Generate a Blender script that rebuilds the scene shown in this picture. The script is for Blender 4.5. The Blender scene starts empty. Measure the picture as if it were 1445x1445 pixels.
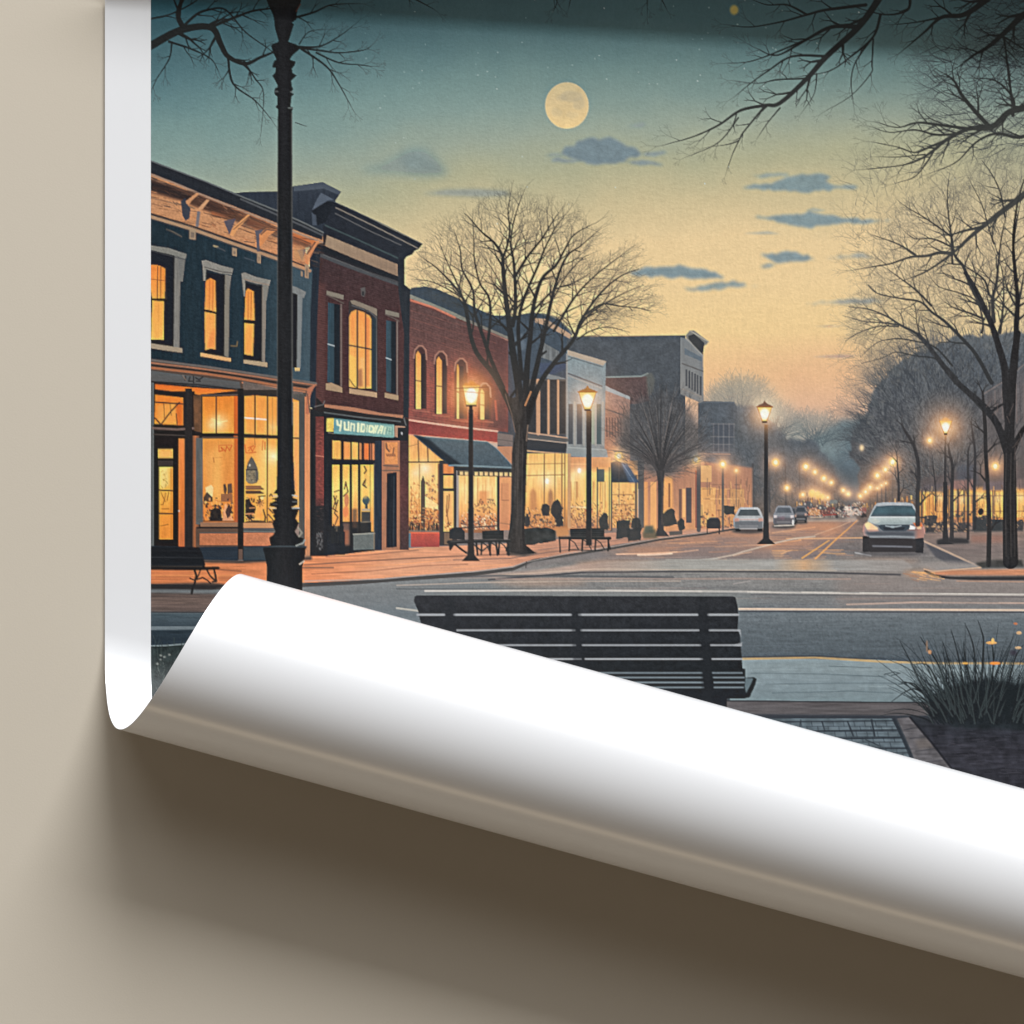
import bpy, math, random
import numpy as np
from mathutils import Vector

AMB, KEL, KAZ, KEY, FEL, FAZ, FILL, LOW = 0.125, 33, 16, 745.0, 38, 0, 385, 58
INK_E = 1.03
# ---------------------------------------------------------------- the print: inks laid down shape by shape
# Coordinates are picture units on the flat sheet (x right, y down).
OX, OY, CW, CH = 205, -45, 1300, 1190
IMG = np.zeros((CH, CW, 3), np.float32)
IDS = np.zeros((CH, CW), np.int16)
NAMES = ['printed_picture']
YY, XX = np.mgrid[0:CH, 0:CW].astype(np.float32)
XX += OX + 0.5; YY += OY + 0.5
RNG = np.random.RandomState(7)
rnd = random.Random(11)


def new_id(name):
    NAMES.append(name)
    return len(NAMES) - 1


def noise(scale_x, scale_y, seed):
    r = np.random.RandomState(seed)
    nx, ny = int(CW / scale_x) + 3, int(CH / scale_y) + 3
    g = r.rand(ny, nx).astype(np.float32)
    fx = np.arange(CW) / scale_x; fy = np.arange(CH) / scale_y
    ix = fx.astype(int); iy = fy.astype(int)
    tx = fx - ix; ty = fy - iy
    tx = (tx * tx * (3 - 2 * tx)).astype(np.float32); ty = (ty * ty * (3 - 2 * ty)).astype(np.float32)
    a = g[iy][:, ix] * (1 - tx) + g[iy][:, ix + 1] * tx
    b = g[iy + 1][:, ix] * (1 - tx) + g[iy + 1][:, ix + 1] * tx
    return a * (1 - ty[:, None]) + b * ty[:, None] - 0.5


N_FINE = noise(1.6, 1.6, 1) + 0.6 * noise(3, 3, 2)
N_VERT = noise(1.8, 14, 3) + 0.5 * noise(4, 30, 4)
N_HORZ = noise(22, 1.8, 5) + 0.5 * noise(60, 4, 6)
N_BIG = noise(60, 60, 7) + 0.5 * noise(25, 25, 8)
N_MID = noise(9, 9, 9) + 0.6 * noise(4.5, 4.5, 10)


def C(c):
    return np.array(c, np.float32) / 255.0


def box(x0, y0, x1, y1):
    a = max(0, int(math.floor(x0 - OX)) - 1); b = min(CW, int(math.ceil(x1 - OX)) + 2)
    c = max(0, int(math.floor(y0 - OY)) - 1); d = min(CH, int(math.ceil(y1 - OY)) + 2)
    return a, b, c, d


SUB = [(-0.375, -0.125), (0.125, -0.375), (0.375, 0.125), (-0.125, 0.375)]


def blur(M, r):
    """three box blurs, radius r (integer)"""
    r = int(r)
    if r < 1:
        return M
    for ax in (0, 1):
        for _ in range(2):
            P = np.pad(M, [(r + 1, r) if k == ax else (0, 0) for k in (0, 1)], mode='edge')
            S = np.cumsum(P, axis=ax)
            if ax == 0:
                M = (S[2 * r + 1:] - S[:-2 * r - 1]) / (2 * r + 1)
            else:
                M = (S[:, 2 * r + 1:] - S[:, :-2 * r - 1]) / (2 * r + 1)
    return M


def pmask(pts, pad=0):
    pts = np.asarray(pts, np.float32)
    a, b, c, d = box(pts[:, 0].min() - pad, pts[:, 1].min() - pad, pts[:, 0].max() + pad, pts[:, 1].max() + pad)
    if b <= a or d <= c:
        return None
    X = XX[c:d, a:b]; Y = YY[c:d, a:b]
    M = np.zeros(X.shape, np.float32)
    n = len(pts)
    for sx, sy in SUB:
        x = X + sx; y = Y + sy
        ins = np.zeros(X.shape, bool)
        for i in range(n):
            x0, y0 = pts[i]; x1, y1 = pts[(i + 1) % n]
            if y0 == y1:
                continue
            cond = (y0 > y) != (y1 > y)
            ins ^= cond & (x < (x1 - x0) * (y - y0) / (y1 - y0) + x0)
        M += ins
    return M / 4, (a, b, c, d)


def lay(M, bb, col, alpha=1.0, tid=None, tex=None, amt=0.0):
    a, b, c, d = bb
    if callable(col):
        cc = col(XX[c:d, a:b], YY[c:d, a:b])
    else:
        cc = C(col)[None, None, :]
    if tex is not None and amt:
        cc = cc * (1 + amt * tex[c:d, a:b, None])
    m = (M * alpha)[:, :, None]
    IMG[c:d, a:b] = IMG[c:d, a:b] * (1 - m) + cc * m
    if tid is not None:
        IDS[c:d, a:b][M * alpha > 0.42] = tid


def poly(pts, col, alpha=1.0, tid=None, soft=0, tex=None, amt=0.0):
    r = pmask(pts, soft * 3)
    if r is None:
        return
    M, bb = r
    if soft:
        M = blur(M, soft)
    lay(M, bb, col, alpha, tid, tex, amt)


def rect(x0, y0, x1, y1, col, alpha=1.0, tid=None, **k):
    poly([(x0, y0), (x1, y0), (x1, y1), (x0, y1)], col, alpha, tid, **k)


def vg(*st):
    """vertical gradient: (y, colour) stops"""
    ys = [s[0] for s in st]; cs = np.array([s[1] for s in st], np.float32) / 255

    def f(X, Y):
        return np.stack([np.interp(Y, ys, cs[:, k]) for k in range(3)], 2).astype(np.float32)
    return f


def hg(*st):
    xs = [s[0] for s in st]; cs = np.array([s[1] for s in st], np.float32) / 255

    def f(X, Y):
        return np.stack([np.interp(X, xs, cs[:, k]) for k in range(3)], 2).astype(np.float32)
    return f


def seg(M, x0, y0, r0, x1, y1, r1):
    """add one tapered stroke to a full-size coverage mask"""
    p = max(r0, r1) + 1
    a, b, c, d = box(min(x0, x1) - p, min(y0, y1) - p, max(x0, x1) + p, max(y0, y1) + p)
    if b <= a or d <= c:
        return
    X = XX[c:d, a:b] - x0; Y = YY[c:d, a:b] - y0
    dx, dy = x1 - x0, y1 - y0
    L = dx * dx + dy * dy + 1e-6
    t = np.clip((X * dx + Y * dy) / L, 0, 1)
    D = np.sqrt((X - t * dx) ** 2 + (Y - t * dy) ** 2)
    R = r0 + (r1 - r0) * t
    cov = np.clip(R + 0.5 - D, 0, 1) * np.clip(2 * R + 0.05, 0, 1)
    np.maximum(M[c:d, a:b], cov, out=M[c:d, a:b])


FULL = (0, CW, 0, CH)


def line(pts, w, col, alpha=1.0, tid=None, w1=None):
    """polyline of width w (tapering to w1)"""
    xs = [p[0] for p in pts]; ys = [p[1] for p in pts]
    p = w + 2
    a, b, c, d = box(min(xs) - p, min(ys) - p, max(xs) + p, max(ys) + p)
    if b <= a or d <= c:
        return
    M = np.zeros((CH, CW), np.float32) if False else None
    sub = np.zeros((d - c, b - a), np.float32)
    n = len(pts) - 1
    w1 = w if w1 is None else w1
    for i in range(n):
        r0 = (w + (w1 - w) * i / n) / 2; r1 = (w + (w1 - w) * (i + 1) / n) / 2
        x0, y0 = pts[i]; x1, y1 = pts[i + 1]
        X = XX[c:d, a:b] - x0; Y = YY[c:d, a:b] - y0
        dx, dy = x1 - x0, y1 - y0
        t = np.clip((X * dx + Y * dy) / (dx * dx + dy * dy + 1e-6), 0, 1)
        D = np.sqrt((X - t * dx) ** 2 + (Y - t * dy) ** 2)
        R = r0 + (r1 - r0) * t
        sub = np.maximum(sub, np.clip(R + 0.5 - D, 0, 1) * np.clip(2 * R, 0, 1))
    lay(sub, (a, b, c, d), col, alpha, tid)


def ell(cx, cy, rx, ry, col, alpha=1.0, tid=None, soft=0, tex=None, amt=0.0, n=28):
    poly([(cx + rx * math.cos(2 * math.pi * i / n), cy + ry * math.sin(2 * math.pi * i / n)) for i in range(n)],
         col, alpha, tid, soft, tex, amt)


def glow(x, y, r, col, k=1.0, p=2.0):
    a, b, c, d = box(x - r, y - r, x + r, y + r)
    if b <= a or d <= c:
        return
    D = np.sqrt((XX[c:d, a:b] - x) ** 2 + (YY[c:d, a:b] - y) ** 2) / r
    g = (np.clip(1 - D, 0, 1) ** p * k)[:, :, None]
    IMG[c:d, a:b] = 1 - (1 - IMG[c:d, a:b]) * (1 - C(col) * g)


def Z(x0, y0, s, pts):
    return [(x0 + x / s, y0 + y / s) for x, y in pts]


def rough(pts, amp, step=6):
    """break straight outlines into slightly wavering ones"""
    out = []
    n = len(pts)
    for i in range(n):
        x0, y0 = pts[i]; x1, y1 = pts[(i + 1) % n]
        k = max(1, int(math.hypot(x1 - x0, y1 - y0) / step))
        for j in range(k):
            t = j / k
            out.append((x0 + (x1 - x0) * t + rnd.uniform(-amp, amp), y0 + (y1 - y0) * t + rnd.uniform(-amp, amp)))
    return out


def strokes(x0, y0, x1, y1, n, cols, lx, ly, w, alpha=0.5, tid=None):
    """short hatching marks scattered over a rectangle"""
    for _ in range(n):
        x = rnd.uniform(x0, x1); y = rnd.uniform(y0, y1)
        line([(x, y), (x + rnd.uniform(-lx, lx), y + rnd.uniform(-ly, ly))], rnd.uniform(0.5, 1) * w, rnd.choice(cols),
             alpha * rnd.uniform(0.5, 1), tid)


def goods(x0, y0, x1, y1, n, seed, cols=None, big=5.0, alpha=0.75):
    """merchandise behind a shop window"""
    r = random.Random(seed)
    n = int(n * 1.9); big *= .74; alpha *= .85
    cols = cols or [(70, 40, 30), (120, 70, 40), (190, 110, 60), (250, 225, 160), (90, 60, 50), (225, 160, 90), (150, 60, 45)]
    for _ in range(n):
        x = r.uniform(x0, x1); y = y0 + (y1 - y0) * r.random() ** 0.6
        w = r.uniform(0.25, 1) * big; h = r.uniform(0.3, 1.2) * big
        xa, xb = max(x0, x - w / 2), min(x1, x + w / 2); ya, yb = max(y0, y - h / 2), min(y1, y + h / 2)
        if xb - xa < 0.6 or yb - ya < 0.6:
            continue
        k = r.random()
        c = r.choice(cols)
        if k < 0.5:
            ell((xa + xb) / 2, (ya + yb) / 2, (xb - xa) / 2, (yb - ya) / 2, c, alpha, n=9)
        elif k < 0.8:
            poly([(xa, yb), (xa + r.uniform(0, 1), ya), (xb - r.uniform(0, 1), ya + r.uniform(0, 1)), (xb, yb)], c, alpha)
        else:
            line([(xa, ya), (xb, yb)], 1.0, c, alpha)


def twig(M, x, y, ang, ln, w, depth, r, spread=0.5, bend=0.18, curl=0.0, shrink=0.74, wmin=0.32, keep=None, side=0.55):
    """recursive bare branch"""
    if ln < 2.0 or depth < 0:
        return
    n = max(2, int(ln / 6))
    w1 = max(wmin, w * 0.62)
    px, py = x, y
    for i in range(n):
        a0 = ang
        ang += r.gauss(0, bend) * 0.6 + curl
        nx = px + math.cos(ang) * ln / n; ny = py + math.sin(ang) * ln / n
        if keep is not None and not keep(nx, ny):
            return
        ra = (w + (w1 - w) * i / n) / 2; rb = (w + (w1 - w) * (i + 1) / n) / 2
        seg(M, px, py, ra, nx, ny, rb)
        px, py = nx, ny
        if depth > 0 and i > 0 and r.random() < side:
            s = 1 if r.random() < 0.5 else -1
            twig(M, px, py, ang + s * r.uniform(0.5, 1.1) * spread * 1.5, ln * r.uniform(0.4, 0.75), rb * 1.1, depth - 1, r,
                 spread, bend, curl, shrink, wmin, keep, side)
    for s in (-1, 1):
        twig(M, px, py, ang + s * spread * r.uniform(0.35, 1.0), ln * shrink * r.uniform(0.75, 1.1), w1 * 0.85, depth - 1, r,
             spread, bend, curl, shrink, wmin, keep, side)


def limb(M, pts, w0, w1, r=None, kids=0, klen=40, kdepth=3, kw=None, **kw2):
    """a drawn limb with side branches"""
    # smooth the polyline a little
    P = []
    for i in range(len(pts) - 1):
        p0 = pts[max(0, i - 1)]; p1 = pts[i]; p2 = pts[i + 1]; p3 = pts[min(len(pts) - 1, i + 2)]
        for j in range(6):
            t = j / 6
            f = lambda a, b, c, d: 0.5 * ((2 * b) + (-a + c) * t + (2 * a - 5 * b + 4 * c - d) * t * t + (-a + 3 * b - 3 * c + d) * t ** 3)
            P.append((f(p0[0], p1[0], p2[0], p3[0]), f(p0[1], p1[1], p2[1], p3[1])))
    P.append(pts[-1])
    n = len(P) - 1
    for i in range(n):
        seg(M, P[i][0], P[i][1], (w0 + (w1 - w0) * i / n) / 2, P[i + 1][0], P[i + 1][1], (w0 + (w1 - w0) * (i + 1) / n) / 2)
    if r is None:
        return
    for k in range(kids):
        t = 0.12 + 0.88 * (k + r.uniform(0.1, 0.9)) / kids
        i = min(n - 1, int(t * n))
        ang = math.atan2(P[i + 1][1] - P[i][1], P[i + 1][0] - P[i][0])
        s = 1 if (k % 2 == 0) else -1
        ww = w0 + (w1 - w0) * t
        twig(M, P[i][0], P[i][1], ang + s * r.uniform(0.35, 0.9), klen * r.uniform(0.6, 1.1) * (1 - 0.35 * t),
             min(kw or 9, ww * 0.6), kdepth, r, **kw2)
    ang = math.atan2(P[-1][1] - P[-2][1], P[-1][0] - P[-2][0])
    if kids:
        twig(M, P[-1][0], P[-1][1], ang, klen * 0.7, w1 * 0.9, kdepth, r, **kw2)


def mask():
    return np.zeros((CH, CW), np.float32)


def paint_sky():
    ye = YY - 82 * np.clip((660 - XX) / 447, 0, 1) + 42 * np.clip((XX - 700) / 400, 0, 1) * np.clip((420 - YY) / 250, 0, 1) * np.clip((YY - 80) / 110, .1, 1)
    ye = ye + 14 * N_BIG
    ys = [-80, 30, 100, 150, 200, 250, 300, 350, 400, 470, 530, 580, 640]
    cs = np.array([(40, 92, 108), (78, 122, 130), (117, 148, 146), (134, 158, 151), (156, 168, 151), (178, 176, 142), (208, 190, 146),
                   (234, 204, 153), (237, 205, 152), (240, 206, 148), (238, 192, 142), (226, 180, 148), (190, 165, 150)]) / 255.0
    for k in range(3):
        IMG[:, :, k] = np.interp(ye, ys, cs[:, k])
    # a rosy patch low on the right
    g = np.exp(-((XX - 1160) / 110) ** 2 - ((YY - 525) / 45) ** 2)[:, :, None]
    IMG[:] = IMG * (1 - 0.45 * g) + C((228, 178, 140)) * 0.45 * g
    IMG[:] *= (1 + 0.012 * N_VERT + 0.008 * N_HORZ)[:, :, None]
    # stars
    for _ in range(110):
        x = rnd.uniform(500, 1445); y = rnd.uniform(-20, 130) if rnd.random() < 0.8 else rnd.uniform(100, 320)
        ell(x, y, rnd.uniform(0.5, 1.1), rnd.uniform(0.5, 1.1), (205, 220, 215), rnd.uniform(0.35, 0.9), n=8)
    ell(1036, 14, 6, 7, (214, 188, 100), 0.9, soft=1)
    # moon
    mid = new_id('printed_moon')
    ell(800, 149, 30.5, 32.5, vg((118, (218, 197, 148)), (140, (222, 196, 146)), (182, (236, 204, 146))), 1, mid, tex=N_MID, amt=0.035, n=48)
    for cx, cy, rx, ry, a in ((806, 136, 17, 8, .4), (817, 146, 9, 9, .32), (793, 138, 8, 5, .25), (785, 158, 8, 6, .2), (808, 162, 9, 5, .15)):
        poly(rough([(cx + rx * math.cos(t), cy + ry * math.sin(t)) for t in [i * 0.52 for i in range(12)]], 1.4), (186, 172, 140), a, soft=1)
    line([(800 + 30.5 * math.cos(t * 0.2), 149 + 32.5 * math.sin(t * 0.2)) for t in range(32)], 1.2, (238, 214, 160), 0.5)
    # clouds
    Q = lambda pts: Z(500, 0, 2.89, pts)
    R = lambda pts: Z(945, 0, 2.89, pts)
    CL = [
        (Q([(845, 622), (858, 600), (895, 590), (930, 568), (975, 560), (1000, 566), (1040, 560), (1080, 572), (1110, 596), (1150, 606), (1168, 630),
            (1120, 642), (1105, 655), (1060, 662), (1010, 675), (950, 668), (905, 655), (870, 645)]), (112, 138, 150), 0.95, 0),
        (Q([(765, 655), (800, 648), (860, 645), (930, 655), (900, 664), (830, 662)]), (120, 143, 152), 0.8, 0),
        (Q([(775, 636), (830, 626), (862, 630), (850, 640)]), (128, 150, 152), 0.7, 0),
        (Q([(1090, 655), (1160, 654), (1210, 660), (1270, 672), (1190, 672), (1130, 668)]), (118, 142, 152), 0.85, 0),
        (Q([(1165, 632), (1220, 624), (1280, 620), (1270, 630), (1200, 640)]), (122, 146, 154), 0.8, 0),
        (Q([(1115, 515), (1150, 504), (1180, 496), (1195, 510), (1150, 518)]), (138, 158, 156), 0.7, 0),
        (Q([(15, 690), (120, 660), (215, 605), (290, 600), (340, 640), (385, 700), (375, 718), (280, 724), (150, 712), (60, 705)]), (118, 146, 148), 0.5, 6),
        (Q([(180, 640), (260, 612), (330, 660), (360, 708), (220, 700)]), (112, 140, 146), 0.42, 5),
        (Q([(270, 790), (380, 772), (500, 770), (620, 778), (640, 796), (520, 804), (380, 798)]), (136, 150, 146), 0.7, 3),
        (R([(300, 764), (345, 756), (420, 752), (450, 738), (480, 726), (520, 716), (560, 708), (600, 714), (640, 712), (655, 724), (630, 740), (660, 756),
            (720, 752), (768, 762), (720, 770), (650, 774), (560, 782), (450, 780), (380, 772)]), (122, 150, 156), 0.95, 0),
        (R([(335, 715), (400, 706), (450, 702), (490, 712), (440, 722), (380, 720)]), (128, 155, 158), 0.8, 0),
        (R([(340, 886), (430, 884), (490, 876), (540, 868), (600, 864), (640, 878), (700, 884), (790, 894), (905, 898), (820, 908), (700, 914), (600, 924),
            (520, 924), (470, 910), (410, 898)]), (122, 150, 158), 0.95, 0),
        (R([(555, 858), (585, 846), (640, 858), (600, 866)]), (140, 160, 158), 0.5, 1),
        (R([(300, 952), (360, 946), (400, 942), (450, 954), (380, 956)]), (160, 165, 154), 0.6, 1),
        (R([(375, 1038), (420, 1032), (440, 1038), (485, 1020), (520, 1030), (560, 1044), (602, 1058), (540, 1062), (470, 1074), (430, 1066), (410, 1052)]), (124, 150, 158), 0.95, 0),
        (R([(362, 1088), (400, 1080), (430, 1078), (410, 1086)]), (130, 155, 158), 0.8, 0),
        (R([(640, 1050), (690, 1044), (760, 1036), (835, 1044), (760, 1054)]), (150, 162, 156), 0.8, 0),
        (R([(560, 1238), (640, 1228), (720, 1222), (830, 1218), (880, 1228), (780, 1236), (700, 1234), (630, 1238)]), (138, 155, 156), 0.8, 0),
        (Q([(1115, 1117), (1150, 1100), (1185, 1086), (1225, 1092), (1275, 1084), (1330, 1082), (1370, 1094), (1430, 1106), (1490, 1118), (1510, 1132),
            (1400, 1136), (1280, 1130), (1180, 1128)]), (120, 148, 158), 0.95, 0),
        (R([(60, 1176), (150, 1168), (210, 1154), (260, 1146), (300, 1154), (310, 1162), (370, 1164), (290, 1168), (180, 1180), (90, 1186)]), (138, 158, 156), 0.95, 0),
        (R([(590, 1330), (650, 1326), (720, 1328), (650, 1336)]), (200, 180, 148), 0.6, 1),
        (R([(580, 1455), (700, 1446), (770, 1450), (700, 1460)]), (178, 160, 148), 0.7, 1),
    ]
    for pts, c, a, so in CL:
        cid = new_id('printed_cloud')
        poly(rough(rough(pts, 2.0, 7), .9, 2.5) if so == 0 else pts, c, a, cid, so or 2, tex=N_MID, amt=0.06)


def paint_ground():
    tid = new_id('printed_road')
    # carriageway
    poly([(205, 740), (1505, 735), (1505, 1140), (205, 1140)],
         vg((735, (150, 122, 108)), (755, (134, 116, 108)), (775, (118, 110, 110)), (800, (134, 130, 126)), (825, (130, 128, 126)), (850, (118, 120, 122)),
            (864, (106, 117, 124)), (895, (90, 102, 110)), (930, (78, 90, 99)), (1000, (60, 68, 76))), 1, tid, tex=N_HORZ + 0.8 * N_FINE, amt=0.10)
    # left part is bluer, right part warmer between 810 and 860
    poly([(205, 812), (720, 812), (720, 1000), (205, 1000)], (104, 116, 122), 0.5, soft=14)
    rect(1180, 806, 1505, 858, (150, 132, 124), 0.5, soft=9)
    rect(640, 838, 1060, 858, (120, 128, 128), 0.6, soft=4)
    # lane seen head on: pinkish reflections of the lamps
    poly([(900, 772), (1010, 748), (1205, 735), (1215, 742), (1150, 790), (830, 790)], (158, 126, 116), 0.55, soft=6)
    poly([(1000, 772), (1120, 742), (1200, 735), (1160, 760), (1085, 780)], (196, 152, 122), 0.42, soft=5)
    for x0, y0, x1, y1, c, a in ((870, 782, 955, 779, (238, 204, 176), .8), (900, 783, 948, 781, (250, 226, 200), .8), (955, 779, 985, 776, (222, 180, 150), .6),
                                 (820, 768, 930, 764, (150, 120, 110), .5), (960, 766, 1020, 763, (190, 150, 128), .5), (940, 773, 1010, 770, (180, 140, 120), .5),
                                 (1090, 752, 1150, 744, (214, 172, 136), .6), (1110, 760, 1216, 759, (226, 186, 140), .75), (1105, 764, 1130, 762, (236, 190, 140), .6),
                                 (1090, 777, 1190, 776, (224, 176, 124), .7), (1102, 782, 1118, 776, (226, 184, 136), .8), (1160, 780, 1192, 781, (220, 174, 120), .6),
                                 (1207, 780, 1229, 784, (190, 190, 192), .7), (1140, 768, 1180, 750, (190, 156, 130), .4), (860, 788, 1000, 786, (150, 140, 136), .5),
                                 (1150, 735, 1206, 733, (205, 165, 140), .5), (1040, 771, 1075, 769, (214, 170, 140), .5), (1035, 784, 1060, 779, (220, 184, 150), .5)):
        line([(x0, y0), ((x0 + x1) / 2, (y0 + y1) / 2 + rnd.uniform(-.7, .7)), (x1, y1)], rnd.uniform(1.2, 2.4), c, a)
    poly([(1088, 780), (1096, 776), (1112, 776), (1104, 786), (1094, 787)], (210, 172, 132), 0.6, soft=1)
    for cx, cy, rx, ry, a in ((905, 776, 60, 5, .5), (960, 762, 55, 6, .45), (1040, 752, 50, 5, .5), (1150, 742, 40, 5, .5), (1110, 768, 40, 6, .35), (870, 797, 60, 5, .5), (1175, 752, 20, 8, .35), (760, 822, 70, 5, .3), (1240, 792, 60, 4, .3)):
        ell(cx, cy, rx, ry, (228, 164, 116), a, soft=4)
    for _ in range(90):
        x = rnd.uniform(840, 1190); y = rnd.uniform(742, 800)
        if y > 742 + (1190 - x) * .08:
            line([(x, y), (x + rnd.uniform(10, 40), y + rnd.uniform(-2, .5))], rnd.uniform(.7, 1.6), rnd.choice([(238, 184, 136), (92, 82, 86), (206, 150, 116), (120, 104, 104)]), .35)
    # centre lines and kerb sweep
    mk = new_id('printed_road_marking')
    line([(1132, 787.5), (1170, 762.5)], 2.0, (232, 178, 106), 0.95, mk, 1.4)
    line([(1150.5, 788.5), (1181, 760), (1196, 747), (1212, 732)], 2.2, (230, 176, 108), 0.9, mk, 1.0)
    line([(1150, 755), (1184, 743), (1200, 736)], 1.3, (214, 178, 148), 0.7)
    line([(1000, 790), (1035, 783), (1050, 778), (1075, 771.5), (1097, 765.5), (1121, 760), (1150, 757)], 2.2, (206, 190, 170), 0.75)
    line([(940, 790), (985, 790), (1012, 788)], 2.0, (180, 174, 164), 0.7)
    # pale crossing
    poly([(600, 816), (760, 804), (850, 792), (1000, 789), (1275, 790), (1290, 800), (1280, 806), (1000, 804), (820, 806), (700, 816)],
         hg((600, (140, 128, 122)), (830, (186, 160, 144)), (950, (160, 158, 150)), (1090, (164, 162, 156)), (1135, (206, 172, 130)), (1180, (158, 156, 152)), (1290, (160, 152, 146))),
         0.9, mk, 1, tex=N_HORZ, amt=0.10)
    line([(690, 818), (820, 808), (950, 806.5), (1120, 807), (1270, 811)], 2.6, (72, 70, 76), 0.85)
    line([(700, 812), (840, 803), (1000, 804), (1180, 805)], 1.2, (214, 196, 170), 0.55)
    # parallel lines of the near street
    for pts, w, c, a in (([(560, 816), (700, 812.5), (820, 813), (950, 815)], 3.0, (76, 78, 84), .7),
                         ([(560, 826), (680, 822), (820, 820.5), (960, 820)], 1.6, (190, 172, 156), .7),
                         ([(700, 817), (900, 816.5), (1200, 817)], 2.4, (178, 150, 136), .55),
                         ([(560, 831), (700, 831.5), (850, 832.5)], 1.6, (80, 84, 88), .7),
                         ([(600, 834), (800, 833), (1000, 834.5), (1200, 837), (1445, 839), (1500, 839)], 2.6, (206, 200, 190), .85),
                         ([(1060, 839), (1250, 841), (1500, 843)], 1.4, (84, 82, 88), .6),
                         ([(1195, 853), (1290, 850), (1445, 851), (1500, 851)], 2.2, (198, 172, 156), .75),
                         ([(1043, 859.3), (1200, 860), (1340, 860.5), (1445, 861), (1500, 861)], 2.8, (222, 200, 176), .9),
                         ([(1043, 863), (1250, 863.5), (1500, 864)], 2.0, (66, 66, 76), .7),
                         ([(1035, 824), (1046, 822), (1058, 820)], 1.6, (170, 160, 156), .6), ([(1180, 845), (1300, 844)], 1.4, (150, 128, 120), .5),
                         ([(560, 858), (590, 862)], 2.5, (190, 186, 172), .8)):
        line(pts, w, c, a, mk if a > .8 else None)
    for _ in range(70):
        x = rnd.uniform(600, 1480); y = rnd.uniform(808, 858)
        line([(x, y), (x + rnd.uniform(20, 80), y + rnd.uniform(-1, 1))], rnd.uniform(.6, 1.6), rnd.choice([(150, 136, 132), (90, 92, 98), (176, 150, 138), (84, 84, 92)]), 0.25)
    # asphalt speckle
    for _ in range(700):
        x = rnd.uniform(1040, 1500); y = rnd.uniform(866, 930)
        ell(x, y, rnd.uniform(.5, 1.4), .6, rnd.choice([(52, 58, 68), (104, 108, 116), (92, 88, 96)]), 0.4, n=6)

    # left pavement in warm light
    pv = new_id('printed_pavement')
    poly([(205, 788), (330, 792), (450, 783), (600, 772), (740, 766), (860, 752), (1010, 742), (1045, 740), (1045, 744), (999, 750), (931, 758.6), (866, 769),
          (850, 774), (743, 792), (724, 799), (669, 806), (600, 811), (480, 821), (300, 826), (205, 826)],
         hg((205, (204, 130, 84)), (420, (212, 140, 96)), (560, (212, 158, 122)), (700, (204, 152, 122)), (850, (182, 138, 116)), (1040, (196, 156, 132))), 1, pv,
         tex=N_HORZ, amt=0.16)
    poly([(560, 790), (640, 790), (735, 793), (700, 804), (600, 810), (480, 816)], (216, 168, 134), 0.55, soft=4)
    for pts, w, c, a in (([(430, 797), (560, 789), (640, 785), (720, 782)], 2.2, (120, 82, 66), .6), ([(440, 810), (520, 806), (600, 798), (660, 796)], 1.5, (140, 92, 70), .5),
                         ([(213, 800), (300, 803), (340, 806)], 2.0, (120, 76, 56), .6), ([(460, 786), (520, 783), (590, 776)], 1.6, (130, 90, 74), .55),
                         ([(424, 801), (470, 801)], 2.6, (116, 80, 64), .6), ([(640, 790), (720, 788), (770, 780), (850, 770)], 2.0, (130, 100, 88), .6),
                         ([(760, 776), (830, 768), (900, 758)], 1.4, (130, 104, 94), .5), ([(213, 812), (330, 812)], 1.3, (232, 164, 100), .6),
                         ([(640, 801), (720, 796)], 1.4, (234, 176, 130), .6), ([(480, 800), (560, 797), (630, 790)], 1.3, (236, 172, 120), .6)):
        line(pts, w, c, a)
    # kerb
    kb = new_id('printed_kerb')
    line([(205, 827), (300, 829), (420, 826), (500, 822), (600, 815), (669, 810), (724, 803), (741, 796), (752, 791), (800, 784), (866, 773.5), (931, 761.5), (999, 753), (1045, 745)],
         6.5, (74, 68, 66), 0.95, kb, 2.4)
    line([(430, 820), (540, 817), (600, 811.5), (668, 806.5), (724, 799.5), (742, 793), (800, 781), (866, 771), (931, 759.5), (1000, 751)], 1.6, (176, 160, 150), 0.8, None, 1.0)
    line([(743, 793), (742, 801)], 2.2, (70, 64, 62), 0.9)
    poly([(745, 795), (800, 786), (866, 776), (900, 772), (850, 786), (780, 795), (735, 806)], (128, 118, 116), 0.6, soft=2)
    # bottom left: brick edge, street, stripe, lawn
    poly([(205, 836), (320, 838), (320, 864), (205, 863)], vg((834, (86, 72, 68)), (848, (124, 100, 90)), (864, (112, 92, 86))), 1, kb, 1, tex=N_HORZ, amt=0.25)
    for yy in (842, 848, 853, 858):
        line([(210, yy), (300, yy + rnd.uniform(-1, 1))], 1.0, (82, 66, 62), 0.6)
    line([(205, 863.5), (320, 864.5)], 1.6, (60, 54, 56), .9)
    poly([(205, 865), (330, 866), (330, 1010), (205, 1010)], vg((865, (70, 88, 98)), (884, (62, 80, 92)), (892, (44, 60, 72)), (910, (40, 56, 70)), (1010, (36, 50, 58))), 1, tid, 1, tex=N_HORZ, amt=0.15)
    poly([(205, 884), (330, 883.5), (330, 888), (205, 889)], (118, 134, 142), 0.8, mk)
    poly([(205, 911), (240, 910), (270, 907), (330, 904), (330, 1140), (205, 1140)], (42, 54, 54), 0.95, new_id('printed_lawn'), tex=N_MID, amt=0.35)
    line([(205, 911.5), (235, 911), (270, 908)], 1.5, (150, 170, 176), 0.8)
    for _ in range(260):
        x = rnd.uniform(207, 300); y = rnd.uniform(908, 990)
        line([(x, y), (x + rnd.uniform(-5, 5), y - rnd.uniform(4, 12))], rnd.uniform(.6, 1.4), rnd.choice([(28, 38, 40), (60, 74, 72), (36, 48, 48), (76, 88, 84)]), 0.7)
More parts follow.
